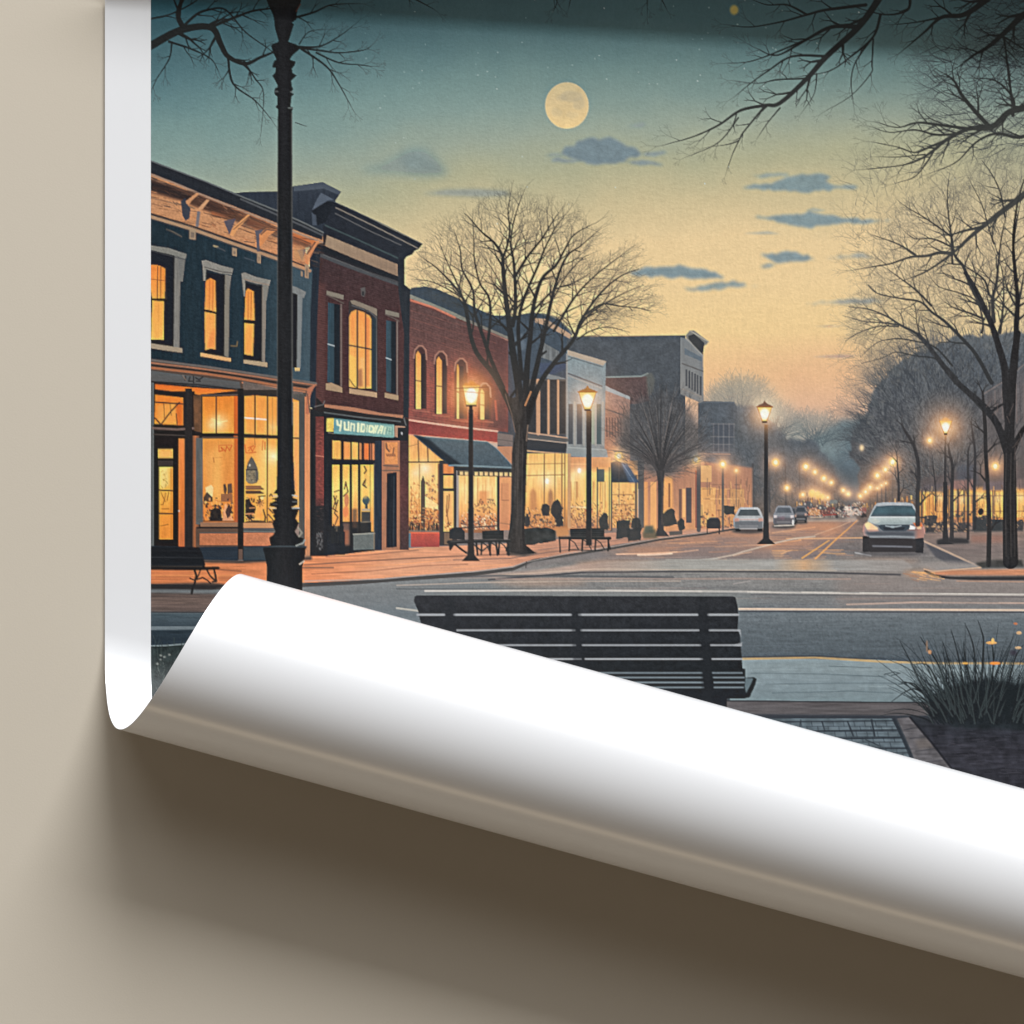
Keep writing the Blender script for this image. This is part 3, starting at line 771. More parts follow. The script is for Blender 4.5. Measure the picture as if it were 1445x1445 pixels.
def paint_red_house():
    b = new_id('printed_building')
    # roof
    poly([(576, 412), (581, 406), (600, 404), (615, 407), (640, 418), (656, 427), (690, 443), (718, 460), (718, 482), (640, 446), (580, 420)], (54, 70, 86), 1, b, tex=N_VERT, amt=.12)
    poly([(577, 417), (641, 442), (717, 477), (717, 486), (577, 428)], (112, 56, 52), 1, b)
    poly([(578, 415), (610, 428), (641, 441), (668, 454), (717, 475), (717, 479), (641, 447), (578, 421)], (140, 142, 128), .95, b)
    line([(578, 423), (612, 434), (642, 448)], 3.0, (206, 134, 110), .9); line([(650, 455), (716, 480)], 2.2, (214, 176, 150), .75)
    # wall
    brick([(577, 425), (642, 450), (717, 481), (717, 610), (577, 592)], b, vg((425, (100, 64, 62)), (480, (112, 66, 62)), (545, (164, 80, 70)), (600, (150, 70, 62))))
    poly([(655, 455), (717, 481), (717, 608), (690, 604), (676, 540)], (92, 52, 54), .75, soft=6)
    for y in (438, 450, 462, 475):
        line([(580, y), (640, y + 18), (700, y + 34)], 1.2, (150, 82, 72), .5)
    for _ in range(240):
        x = rnd.uniform(579, 712); y = rnd.uniform(432, 588)
        if y > 430 + (x - 577) * .42:
            line([(x, y), (x + rnd.uniform(2, 5), y + 1)], .9, rnd.choice([(80, 40, 40), (160, 80, 70)]), .35)
    for k in range(46):
        u = k / 45
        line([(578, 432 + 158 * u), (640, 456 + 142 * u), (702, 484 + 122 * u)], .8, (62, 34, 36), .30)
    # arched windows
    for x, y, w, g, h in ((587, 497, 7, 1.0, 80), (616, 505, 7.5, 1, 79), (644.5, 515, 3.2, 1, 76), (677.5, 550, 6, 1, 42)):
        poly([(x - 3, y + h), (x - 3, y + 4), (x, y - 6), (x + 6, y - 9), (x + 12, y - 5), (x + 15, y + 5), (x + 15, y + h)], (84, 48, 46), .92, b)
        window_glow([(x, y + h), (x, y + 3), (x + w * .4, y - 2), (x + w, y + 4), (x + w, y + h)], b, (238, 160, 88), (250, 206, 128))
        rect(x + w + .8, y + 2, x + w + 6.5, y + h, (58, 42, 44), .9)
        line([(x, y + h * .5), (x + w, y + h * .5 + 1)], 1.6, (90, 60, 50), .8)
        line([(x - 3, y + 8), (x - 1.5, y - 3), (x + 4, y - 9), (x + 9, y - 9), (x + 14, y - 3), (x + 15, y + 10)], 2.4, (176, 130, 112), .8)
        line([(x - 5, y + h + 2), (x + 18, y + h + 4)], 2.2, (170, 106, 90), .7)
    line([(699, 566), (701, 592)], 3, (206, 104, 90), .6)
    # red fascia
    line([(577, 588), (640, 598), (702, 605)], 2, (150, 86, 76), .8)
    line([(577, 592.5), (640, 602), (702, 608.5)], 2.6, (220, 166, 146), .9)
    poly([(577, 594), (640, 603), (702, 610), (702, 624), (640, 618), (577, 613)], vg((594, (150, 52, 50)), (624, (178, 66, 60))), 1, b, tex=N_FINE, amt=.10)
    line([(577, 613), (640, 619), (702, 625)], 1.6, (222, 150, 126), .8)
    poly([(702, 611), (724, 614), (724, 632), (702, 628)], (128, 110, 104), 1, b); line([(702, 620), (724, 623)], 1.2, (92, 82, 80), .8)
    rect(702, 630, 723, 745, (188, 140, 108), 1, b)
    # shop interior
    poly([(577, 614), (600, 616), (702, 640), (702, 752), (577, 752)], vg((614, (232, 178, 116)), (650, (240, 190, 114)), (680, (244, 210, 138)), (720, (232, 180, 112)), (752, (150, 100, 70))), 1, b, tex=N_VERT, amt=.08)
    glow(600, 661, 24, (255, 246, 190), .75); glow(586, 668, 16, (255, 240, 160), .5); glow(668, 688, 34, (255, 226, 150), .4); glow(655, 690, 18, (255, 240, 170), .4)
    for x in (590, 603):
        line([(x, 622), (x + 1, 652)], 1.8, (96, 68, 52), .85)
    line([(577, 630), (592, 626)], 1, (140, 100, 70), .6); line([(577, 652), (620, 652)], 2.2, (80, 60, 54), .9)
    poly([(594, 752), (594, 680), (597, 671), (600, 680), (600, 752)], (84, 62, 52), .92)
    line([(592, 655), (592, 735)], 1.2, (150, 108, 72), .8); line([(619, 655), (619, 750)], 2.4, (110, 66, 54), .9)
    goods(579, 680, 593, 735, 46, 21, [(220, 160, 90), (150, 96, 66), (250, 224, 150), (196, 124, 76)], 6, .6)
    goods(600, 665, 618, 735, 60, 22, [(150, 96, 76), (110, 80, 76), (220, 150, 90), (250, 224, 160), (96, 60, 50)], 6, .6)
    poly([(600, 700), (618, 712), (618, 719), (600, 716)], (250, 226, 160), .8)
    goods(578, 716, 619, 748, 130, 23, None, 4.5, .8)
    for x0, x1 in ((578, 593), (601, 618)):
        for _ in range(12):
            x = rnd.uniform(x0, x1); line([(x, rnd.uniform(738, 742)), (x + rnd.uniform(-2, 2), 749)], 1.3, (52, 40, 40), .8)
    line([(577, 749), (620, 750)], 1.6, (130, 116, 104), .9)
    rect(580, 751, 620, 772, vg((751, (204, 82, 66)), (772, (176, 58, 54))), 1, b, tex=N_FINE, amt=.07)
    line([(580, 752), (620, 752)], 1.3, (232, 150, 110), .6)
    poly([(569.5, 753), (579.5, 753), (579, 772), (570, 772)], (86, 112, 130), 1, b); line([(573, 755), (573, 771)], 1, (130, 152, 164), .6)
    # door and posts
    rect(620, 650, 645, 770, (62, 54, 54), 1, b)
    for x0, y0, x1, y1, c in ((626, 671, 639.5, 689, (238, 190, 116)), (626, 693, 640, 750, (232, 186, 120)), (625.5, 655, 640, 668, (214, 140, 84)), (627, 752, 638, 768, (120, 92, 70))):
        rect(x0, y0, x1, y1, c, 1, b, tex=N_VERT, amt=.08)
    for pts in ([(631, 700), (630, 722), (634, 742)], [(634, 698), (633, 716), (630, 728)], [(629, 745), (636, 738)]):
        line(pts, 1.3, (120, 70, 44), .8)
    goods(627, 735, 639, 749, 14, 24, None, 4)
    rect(644, 660, 647.5, 750, (160, 150, 146), .9)
    # right hand window
    poly([(648, 662), (702, 664), (702, 746), (648, 748)], vg((662, (240, 196, 122)), (690, (248, 220, 150)), (720, (238, 186, 118)), (746, (180, 120, 84))), 1, b, tex=N_VERT, amt=.10)
    rect(676, 693, 690, 712, (220, 150, 96), .7, soft=1)
    for _ in range(20):
        x = rnd.uniform(654, 700); line([(x, rnd.uniform(668, 690)), (x, rnd.uniform(700, 716))], 1, rnd.choice([(206, 150, 96), (252, 232, 170)]), .6)
    goods(660, 702, 700, 722, 40, 25, [(130, 96, 72), (200, 150, 100), (110, 84, 70), (150, 100, 74)], 5)
    goods(650, 722, 702, 747, 150, 26, [(240, 210, 170), (150, 96, 80), (190, 120, 90), (90, 66, 62), (60, 48, 48), (250, 230, 190)], 4.2, .85)
    line([(648, 745), (702, 742)], 2.0, (60, 48, 46), .8)
    rect(701, 662, 705, 748, (62, 54, 54), 1, b)
    rect(705.5, 674, 722, 748, vg((674, (220, 166, 116)), (748, (196, 140, 104))), 1, b, tex=N_VERT, amt=.06)
    rect(708, 682, 718, 706, (206, 150, 108), .9); line([(708, 682), (708, 706), (718, 706)], 1, (150, 104, 80), .8)
    line([(705, 738), (720, 740)], 1.4, (150, 110, 84), .7)
    # awning
    aw = new_id('printed_awning')
    poly([(583, 614), (605, 617), (688, 623.5), (700, 632), (725, 659), (725, 662), (641, 658), (634, 657)], vg((616, (80, 100, 112)), (660, (66, 86, 100))), 1, aw, tex=N_FINE, amt=.10)
    poly([(583, 613), (606, 620), (622, 634), (652, 656), (640, 658), (634, 657)], (34, 42, 52), .95, soft=1)
    line([(600, 616), (688, 623.5), (702, 634), (722, 656)], 1.2, (130, 150, 158), .6)
    line([(634, 657), (642, 656.5), (725, 660)], 2.2, (120, 146, 156), .9)
    poly([(640, 658), (725, 661.5), (725, 667), (642, 664)], (48, 50, 54), 1, aw)
    poly([(645, 664), (724, 667), (724, 673), (645, 671)], (80, 66, 58), .9)
    for i in range(11):
        x = 649 + i * 7; rect(x, 665.5 + i * .15, x + 4.6, 670.5 + i * .15, (244, 208, 150), .9)


def paint_brick_house():
    b = new_id('printed_building')
    # roofs behind
    poly([(328, 273), (345, 271), (391, 270), (415, 262.5), (455.5, 257), (481.5, 270.5), (473, 284), (480, 300), (470, 350), (440, 350), (391, 310)], vg((257, (62, 74, 90)), (275, (46, 56, 72)), (340, (38, 48, 62))),
         1, b, tex=N_VERT, amt=.12)
    poly([(415, 262.5), (455.5, 257), (481.5, 270.5), (478, 275), (457, 266), (415, 270)], (76, 88, 104), .9)
    poly([(447, 282), (453, 272), (472, 282), (462, 283), (440, 297)], (84, 98, 118), .9)
    poly([(440, 297), (462, 284), (474, 286), (470, 310), (448, 318)], (30, 36, 46), .95)
    poly([(440, 300), (446, 304), (447, 318), (441, 318)], (78, 92, 112), .7)
    poly([(459, 328), (470, 284), (580, 345), (571, 366), (571, 402), (578, 410), (577, 600), (440, 600), (441, 350)], (40, 40, 48), 1, b)
    # cornice
    poly([(470, 284), (500, 297), (540, 317), (596.5, 344.7), (590, 352), (585, 354), (582, 359), (574, 362), (570.5, 367), (570, 376), (520, 358), (459, 331), (455, 322), (466, 300)], (36, 42, 54), 1, b, tex=N_MID, amt=.14)
    line([(474, 293), (530, 320), (589, 350)], 1.4, (152, 138, 122), .85)
    line([(473, 301), (520, 325), (566, 346)], 1.2, (118, 116, 116), .7)
    line([(470, 284), (540, 316), (596, 344)], 1.2, (70, 82, 96), .7)
    line([(459, 318), (500, 336), (561, 364)], 2, (62, 84, 88), .8)
    poly([(461.5, 332), (510, 352), (561, 373), (562, 390), (500, 365), (458.5, 347)], vg((332, (162, 136, 110)), (390, (146, 122, 100))), 1, b, tex=N_VERT, amt=.07)
    poly([(457, 347), (500, 366), (563, 391), (563, 397), (500, 373), (454, 354)], (34, 38, 46), 1, b)
    poly([(452, 357), (490, 372), (530, 388), (563, 399), (563, 404), (520, 390), (452, 363)], (74, 76, 82), .95, b)
    line([(455, 359), (520, 384), (563, 398)], 1.0, (104, 102, 102), .6)
    # wall
    brick([(450, 362), (490, 378), (563, 404), (577, 410), (577, 600), (445, 600)], b, vg((362, (70, 48, 52)), (450, (80, 46, 48)), (560, (84, 46, 46)), (600, (70, 40, 42))), .15)
    poly([(446, 400), (460, 400), (459, 575), (445, 575)], (112, 62, 58), .6, soft=2)
    for _ in range(420):
        x = rnd.uniform(447, 562); y = rnd.uniform(375, 572)
        if y > 366 + (x - 450) * .36:
            line([(x, y), (x + rnd.uniform(2, 4.5), y + .8)], .9, rnd.choice([(54, 34, 38), (112, 68, 64), (64, 44, 50)]), .4)
    for k in range(64):
        u = k / 63
        line([(447, 372 + 200 * u), (563, 407 + 178 * u)], .8, (40, 28, 32), .38)
    poly([(437, 345), (452, 352), (447, 470), (445, 575), (436, 575), (437, 440)], (36, 46, 60), 1, b, tex=N_VERT, amt=.14)
    poly([(561, 372), (570, 368), (571, 402), (579, 408), (578, 470), (577, 590), (569, 588), (570, 470), (562, 410)], (38, 44, 54), 1, b, tex=N_VERT, amt=.14)
    # lamp on the wall
    poly([(509, 407), (515, 405), (516, 412), (514, 419), (510, 417)], (92, 86, 86), .9); rect(511, 411, 513.5, 417, (40, 40, 46), .9)
    # windows
    for hx, pane, tick, sill in (([(461, 410), (485, 416.5), (484.5, 423), (461, 416)], [(463, 427), (480, 430), (480, 545), (462, 539)], 485.5, [(460, 541), (468, 540), (483, 547), (483, 554), (460, 550)]),
                                 ([(544, 437), (563, 442), (563, 448), (544, 443.5)], [(545, 452), (559, 454), (559, 557), (545, 552)], 505, [(543, 554), (562, 558), (562, 565), (543, 561)])):
        poly(hx, (132, 122, 108), 1, b)
        line([hx[3], (hx[2][0], hx[2][1] + 5)], 1.6, (106, 92, 84), .8)
        x0, x1 = pane[0][0], pane[1][0]
        poly(pane, hg((x0, (48, 78, 96)), (x0 + (x1 - x0) * .45, (44, 70, 86)), (x0 + (x1 - x0) * .55, (28, 36, 46)), (x1, (30, 38, 48))), 1, b, tex=N_VERT, amt=.14)
        line([(x1 + 1.5, pane[1][1]), (x1 + 1.5, pane[2][1])], 1.8, (132, 118, 110), .85)
        line([(x0, tick), (x0 + (x1 - x0) * .5, tick + 2.5)], 1.6, (186, 196, 200), .8)
        poly(sill, (168, 144, 114), 1, b)
    poly([(492, 425), (500, 423), (531, 436), (533, 441), (533, 552), (492, 545)], (62, 52, 52), 1, b)
    poly([(494, 424), (500, 423.5), (532, 436), (532, 446), (520, 438), (497, 429)], (136, 122, 106), 1, b)
    line([(497, 431), (522, 440), (531, 448), (531.5, 552)], 1.4, (100, 100, 104), .8)
    g = [(492.5, 546), (492.5, 447), (496, 440), (502, 437), (512, 440), (521, 445), (524, 450), (524, 548), (510, 548)]
    window_glow(g, b, (242, 160, 86), (240, 186, 104))
    poly([(493, 500), (502, 504), (503, 545), (499, 546), (494, 535)], (240, 204, 104), .8, soft=1)
    poly([(508, 505), (514, 505), (515, 546), (508, 540)], (246, 196, 130), .6, soft=1)
    poly([(505, 522), (511, 520), (512, 546), (505, 546)], (150, 104, 76), .7, soft=1)
    poly([(516, 448), (521, 448), (521, 545), (516, 545)], (206, 124, 78), .5, soft=1)
    for x in (504.3, 516):
        line([(x, 438), (x, 547)], 2.2, (74, 56, 50), .92)
    line([(492, 487), (524, 493)], 2.0, (66, 54, 50), .92)
    line([(493, 535), (500, 545), (504, 547)], 1.4, (96, 80, 50), .8)
    poly([(525, 447), (531, 450), (531, 552), (525, 550)], (44, 58, 68), .9)
    poly([(493, 548), (532, 554), (532, 561), (493, 555)], (182, 154, 122), 1, b)
    # shop cornice
    poly([(446, 560), (458, 572), (569, 587), (577, 594), (577, 612), (446, 590)], (44, 40, 42), 1, b)
    poly([(458, 570.5), (500, 575), (540, 583), (569, 586), (568, 590), (520, 584), (458, 574.5)], (176, 126, 98), .95, b)
    line([(444, 574), (456, 571), (458, 566)], 1.4, (110, 106, 106), .8)
    poly([(434, 575), (462, 584), (462, 785), (436, 785)], (40, 40, 44), 1, b, tex=N_VERT, amt=.16)
    rect(445.5, 588, 457.5, 714, vg((588, (120, 52, 48)), (640, (150, 60, 52)), (700, (140, 56, 50)), (714, (84, 48, 48))), .95, tid=b, tex=N_FINE, amt=.2)
    for _ in range(70):
        x = rnd.uniform(446, 456); y = rnd.uniform(592, 770)
        line([(x, y), (x + rnd.uniform(1, 4), y + rnd.uniform(-1, 1))], .9, rnd.choice([(206, 100, 84), (90, 40, 40)]) if y < 715 else rnd.choice([(110, 70, 64), (70, 60, 62)]), .5)
    for _ in range(40):
        x = rnd.uniform(447, 455); y = rnd.uniform(750, 775); line([(x, y), (x, y + 2)], 1, (128, 126, 128), .5)
    line([(446, 643), (458, 644.5)], 1.5, (190, 130, 112), .8)
    # shopfront
    poly([(457, 582), (577, 600), (577, 775), (540, 776), (457, 785)], (36, 38, 44), 1, b, tex=N_VERT, amt=.12)
    line([(458, 582), (500, 588), (565, 595)], 1.8, (96, 104, 106), .85)
    sg = new_id('printed_sign')
    S = lambda pts: Z(455, 580, 11.56, pts)
    poly(S([(185, 120), (250, 125), (1160, 225), (1165, 415), (1150, 435), (185, 365)]), hg((470, (92, 160, 166)), (510, (104, 166, 164)), (556, (110, 170, 160))), 1, sg, tex=N_FINE, amt=.07)
    poly(S([(185, 120), (250, 125), (1160, 225), (1160, 262), (700, 205), (185, 150)]), (84, 146, 152), .6)
    poly(S([(72, 118), (188, 118), (182, 335), (66, 335)]), (222, 206, 108), 1, sg, tex=N_FINE, amt=.08)
    poly(S([(560, 195), (1155, 250), (1160, 395), (560, 335)]), (168, 212, 176), .62, soft=1)
    W = (226, 240, 190)
    for pts, w in ((((240, 160), (250, 225), (300, 240)), 34), (((305, 165), (300, 240), (285, 318)), 30), (((360, 190), (365, 300), (420, 310)), 34), (((425, 180), (425, 310)), 26),
                   (((470, 200), (460, 320)), 26), (((470, 215), (520, 215), (515, 325)), 26), (((585, 205), (580, 330)), 34), (((640, 215), (690, 225), (700, 290), (670, 335), (630, 330)), 30),
                   (((640, 225), (630, 330)), 30), (((735, 230), (725, 340)), 12), (((770, 240), (820, 250), (835, 300), (800, 345), (760, 335), (770, 245)), 28), (((870, 240), (830, 355)), 24),
                   (((900, 240), (860, 355)), 22), (((960, 245), (905, 360)), 22), (((985, 250), (960, 360)), 22), (((915, 315), (970, 320)), 16), (((1025, 270), (1005, 375)), 16)):
        line(S(pts), w / 11.56, W, .95)
    for pts in (((1060, 270), (1040, 370)), ((1100, 285), (1085, 370)), ((1140, 260), (1135, 385)), ((1080, 330), (1120, 335)), ((735, 215), (765, 225)), ((700, 210), (700, 335))):
        line(S(pts), 1.1, (92, 148, 140), .85)
    line(S([(1160, 230), (1165, 420)]), 1.4, (160, 206, 190), .8)
    line(S([(100, 352), (180, 362)]), 1.4, (150, 140, 110), .8)
    for pts in ([(1180, 245), (1230, 248), (1225, 430), (1180, 420)], [(1190, 240), (1350, 250), (1345, 270), (1190, 268)]):
        poly(S(pts), (176, 140, 116), .95, b)
    ell(567, 611.5, 1.4, 2, (190, 190, 196), .8, n=8); line([(570, 590), (573, 600)], 1.4, (150, 150, 150), .6)
    T = lambda pts: Z(455, 580, 11.56, pts)
    for x0, x1, y0, y1, c in ((165, 298, 480, 780, (234, 184, 98)), (350, 450, 500, 785, (236, 160, 92)), (480, 580, 508, 788, (238, 190, 104)), (605, 640, 520, 785, (190, 140, 90)),
                              (680, 752, 525, 790, (214, 122, 70)), (772, 800, 530, 795, (150, 92, 66)), (812, 850, 530, 795, (206, 136, 92))):
        poly(T([(x0, y0), (x1, y0 + 8), (x1, y1 + 4), (x0, y1)]), c, 1, b, tex=N_VERT, amt=.10)
    # doors: panes between dark stiles
    for x0, x1, y0, y1 in ((469, 479, 656, 742), (483.5, 493.5, 656, 736), (496.5, 505.5, 656, 736), (508.5, 522, 656, 736), (523, 527.5, 656, 750)):
        rect(x0, y0, x1, y1, vg((656, (232, 186, 96)), (690, (242, 208, 120)), (736, (220, 156, 90))), 1, b, tex=N_VERT, amt=.12)
    for pts, w in ([((472, 694), (478, 692)), 1.4], [((471, 700), (474, 712), (477, 706), (472, 724), (477, 730), (472, 742)), 1.8], [((475, 700), (470, 718), (476, 722)), 1.6],
                   [((486, 690), (488, 680), (491, 694), (485, 700)), 1.8], [((514, 658), (517, 664), (514, 668)), 2], [((515, 678), (512, 684), (517, 688)), 2.2], [((516, 676), (515, 686)), 1.2]):
        line(pts, w, (76, 50, 40), .85)
    ell(489, 706, 3.4, 9, (190, 124, 92), .8); ell(488, 722, 4, 8, (214, 120, 84), .6)
    ell(516.5, 706, 5, 6.5, (58, 84, 92), .95); rect(515, 711, 519, 718, (58, 70, 76), .9); rect(511, 718, 522, 721, (176, 160, 130), .9)
    ell(515, 696, 6, 8, (250, 206, 110), .6, soft=1)
    rect(510, 722, 522, 736, (56, 58, 62), .95); rect(504, 737, 524, 752, (46, 46, 48), .97); line([(508, 737), (524, 736)], 1.2, (150, 134, 110), .8)
    rect(497, 718, 504, 745, (92, 64, 50), .7, soft=1)
    rect(484, 738, 493, 768, (150, 100, 80), .7, soft=1); rect(484, 748, 493, 770, (190, 104, 66), .45, soft=1)
    rect(472, 742, 479, 765, (96, 84, 70), .9)
    for x in (481.3, 495, 507):
        line([(x, 655), (x + .5, 770)], 3.0, (42, 40, 42), .97)
    poly([(498.5, 754), (528.5, 752), (528.5, 775), (498.5, 776)], (98, 106, 104), 1, b, tex=N_FINE, amt=.08)
    line([(498.5, 754), (528.5, 752.5)], 1.6, (150, 150, 138), .9); line([(527.8, 655), (527.8, 775)], 1.4, (140, 120, 96), .8)
    rect(462, 750, 487, 783, (34, 38, 46), 1, b, tex=N_MID, amt=.2)
    for _ in range(30):
        x = rnd.uniform(464, 486); line([(x, 766), (x + rnd.uniform(-3, 3), rnd.uniform(738, 752))], 1.4, (40, 42, 46), .8)
    rect(529, 622, 539, 776, (40, 50, 66), 1, b, tex=N_VERT, amt=.15)
    rect(539, 622, 564, 776, vg((622, (170, 120, 92)), (776, (160, 112, 86))), 1, b, tex=N_VERT, amt=.08)
    rect(543, 624, 561, 655, (216, 152, 96), 1, b, tex=N_FINE, amt=.08)
    line(T([(1040, 530), (1050, 610), (1090, 660)]), 2.4, (110, 72, 56), .85); line(T([(1090, 560), (1130, 610), (1090, 650)]), 1.2, (190, 130, 90), .8)
    line(T([(1165, 600), (1150, 690)]), 1.6, (100, 66, 54), .85)
    for x in range(1045, 1190, 22):
        line(T([(x, 700), (x + 12, 735)]), 1.2, (120, 74, 56), .75)
    line([(541, 657), (562, 658)], 1.6, (110, 80, 66), .9); line([(540, 664), (564, 664)], 1.6, (110, 80, 66), .8)
    poly([(546, 668), (560, 666), (560, 772), (545, 773)], (32, 36, 46), 1, b, tex=N_VERT, amt=.2)
    line([(556, 672), (555, 770)], 1.2, (62, 70, 82), .7)
    rect(564, 622, 577, 776, vg((622, (66, 44, 46)), (690, (108, 52, 50)), (776, (72, 48, 48))), 1, b, tex=N_FINE, amt=.18)


def paint_blue_house():
    b = new_id('printed_building')
    A = lambda pts: Z(205, 220, 5.78, pts)
    B = lambda pts: Z(205, 470, 5.78, pts)
    D = lambda pts: Z(205, 650, 5.78, pts)
    # wall
    poly([(205, 296), (270, 318), (391, 360), (441, 380), (438, 440), (437, 548), (391, 534), (205, 510)], hg((213, (30, 50, 62)), (340, (34, 56, 70)), (412, (48, 72, 86)), (437, (56, 80, 94))), 1, b,
         tex=N_VERT + .6 * N_FINE, amt=.13)
    poly([(413, 372), (437, 380), (437, 545), (413, 538)], (66, 92, 108), .45, soft=2)
    # eaves
    poly([(205, 224), (214, 227), (250, 241), (290, 256), (340, 277), (391, 297), (430, 315), (456, 328), (456, 342), (430, 350), (437, 384), (391, 362), (330, 340), (270, 320), (205, 300)],
         (196, 140, 100), 1, b, tex=N_FINE, amt=.10)
    poly(A([(40, 190), (160, 225), (420, 305), (600, 375), (850, 470), (1080, 580), (1250, 640), (1400, 690), (1395, 730), (1320, 720), (1080, 640), (860, 560), (640, 500), (470, 440), (300, 370), (40, 300)]),
         vg((250, (88, 58, 48)), (300, (142, 82, 52)), (345, (206, 122, 74))), .95, soft=1)
    poly(A([(40, 215), (170, 240), (330, 310), (400, 345), (330, 360), (180, 320), (40, 270)]), (44, 40, 44), .9, soft=1)
    poly(A([(480, 350), (620, 400), (780, 470), (700, 480), (520, 430), (470, 400)]), (96, 58, 44), .85, soft=1)
    poly(A([(540, 440), (740, 470), (660, 510), (540, 480)]), (202, 104, 56), .7, soft=1)
    poly(A([(840, 520), (980, 570), (930, 610), (820, 560)]), (208, 104, 58), .75, soft=1)
    poly(A([(1205, 640), (1340, 700), (1330, 740), (1205, 720)]), (206, 106, 58), .7, soft=1)
    for pts in ([(60, 250), (280, 330)], [(480, 430), (740, 490)], [(760, 590), (900, 640)], [(860, 510), (1080, 600)], [(480, 465), (700, 520)], [(1210, 660), (1350, 715)], [(780, 565), (880, 600)], [(1000, 690), (1080, 712)]):
        line(A(pts), 1.4, (92, 58, 44), .7)
    poly([(205, 223), (214, 226.5), (250, 240.5), (290, 255.5), (340, 276), (391, 297), (430, 315), (456, 328), (455, 339), (430, 330), (391, 315), (330, 291), (280, 272), (214, 245), (205, 242)], (40, 45, 54), 1, b,
         tex=N_VERT, amt=.12)
    line([(205, 224), (250, 241), (290, 256), (340, 277), (391, 297.5), (430, 315), (456, 328)], 2.0, (112, 120, 122), .75)
    line([(340, 281), (391, 303), (430, 320), (455, 332)], 2.4, (94, 98, 104), .7)
    line([(205, 243), (250, 260), (290, 277), (330, 293), (391, 317), (430, 333), (455, 342)], 2.8, (158, 126, 106), .9)
    line([(205, 247), (290, 281), (391, 321)], 1.3, (70, 56, 54), .8)
    # frieze mouldings
    line([(205, 277), (250, 288), (275, 294)], 2, (150, 112, 84), .8)
    line([(205, 299), (270, 318.5), (330, 339.5), (391, 360.5), (437, 378)], 2.4, (70, 54, 50), .92)
    line([(205, 303.5), (270, 323), (330, 344), (391, 365), (437, 382)], 4.4, (182, 142, 108), .92)
    line([(205, 306.5), (270, 326), (330, 347.5), (391, 368.5), (437, 386)], 1.2, (90, 78, 74), .8)
    r = random.Random(5)
    for _ in range(260):
        u = r.random(); x = 207 + u * 245
        y0 = 247 + (x - 213) * .405; y1 = y0 + (52 - 16 * u)
        y = y0 + (y1 - y0) * r.random() ** 1.4
        line([(x, y), (x + r.uniform(4, 16), y + r.uniform(1, 6))], r.uniform(.6, 1.3), r.choice([(92, 54, 40), (60, 44, 42), (232, 158, 104), (150, 84, 54)]), r.uniform(.25, .65))
    poly([(213, 250), (250, 266), (290, 283), (340, 304), (391, 324), (440, 346), (440, 352), (391, 336), (340, 316), (290, 296), (250, 280), (213, 266)], (58, 40, 38), .5, soft=2)
    # brackets
    poly(A([(290, 370), (330, 340), (345, 400), (370, 430), (360, 510), (330, 530), (305, 490)]), (52, 60, 78), .9)
    poly(A([(330, 370), (420, 300), (440, 310), (375, 370), (360, 395), (335, 390)]), (196, 140, 100), .95)
    poly(A([(430, 430), (500, 355), (525, 360), (470, 430), (450, 445)]), (204, 152, 112), .95)
    poly(A([(425, 450), (450, 455), (435, 580), (410, 575)]), (120, 112, 116), .9)
    poly(A([(640, 530), (740, 510), (720, 560), (685, 645), (670, 600)]), (84, 78, 96), .9)
    poly(A([(690, 645), (720, 580), (840, 475), (858, 485), (800, 545), (750, 600), (720, 655)]), (220, 154, 100), .95)
    line(A([(720, 600), (850, 490)]), 1.3, (110, 70, 54), .8)
    poly(A([(895, 610), (960, 600), (930, 680), (935, 780), (910, 780), (905, 660)]), (92, 86, 100), .9)
    poly(A([(930, 640), (990, 590), (1075, 605), (1010, 650), (960, 720), (935, 740)]), (212, 140, 90), .95)
    line(A([(945, 640), (990, 600), (1070, 612)]), 1.6, (70, 54, 56), .85)
    poly(A([(1240, 770), (1310, 760), (1280, 860)]), (110, 94, 96), .8)
    poly(A([(1300, 870), (1320, 780), (1375, 705), (1420, 690), (1380, 760), (1345, 830), (1335, 890)]), (206, 138, 94), .95)
    line(A([(1320, 800), (1385, 705)]), 2, (92, 58, 50), .85)
    poly(A([(1210, 760), (1290, 765), (1300, 860), (1210, 840)]), (196, 150, 104), .7, soft=1)
    # pendants under the frieze
    for x0, y0, x1, y1 in ((360, 590, 412, 685), (708, 745, 748, 820), (912, 790, 944, 878), (1300, 880, 1335, 1000), (1268, 935, 1285, 985)):
        poly(A([(x0, y0), (x1, y0 + 12), (x1 - 2, y1), (x0, y1 - 8)]), (164, 138, 110), .95)
        poly(A([(x0 + 12, y0 + 30), (x1 - 10, y0 + 36), (x1 - 12, y1 - 16), (x0 + 10, y1 - 20)]), (110, 96, 86), .7)
    for pts, c in (([(175, 600), (230, 620), (295, 658)], (110, 100, 86)), ([(560, 735), (590, 742)], (170, 150, 110)), ([(590, 745), (650, 775)], (78, 84, 92)), ([(810, 830), (890, 858)], (70, 84, 98)),
                   ([(180, 605), (292, 662)], (60, 60, 64))):
        line(A(pts), 2.6 if c[0] > 160 else 1.6, c, .8)
    # upper windows
    def hood(pts, c=(126, 124, 116)):
        poly(pts, c, 1, b, tex=N_FINE, amt=.08)
    # first
    poly([(213, 349), (252, 362), (252, 492), (205, 488)], (32, 38, 48), 1, b)
    window_glow([(205, 374), (217, 373.5), (226, 375), (233, 379), (232.5, 421), (215, 421)], b, (232, 142, 66), (240, 166, 80))
    window_glow([(215, 424), (231.5, 425), (231, 479.5), (213, 479)], b, (238, 172, 84), (244, 190, 96))
    for x in (222.6, 227):
        line([(x, 376), (x - .5, 421)], 1.2, (92, 58, 40), .8)
    line([(213, 394), (232, 396)], 1.2, (150, 92, 54), .7)
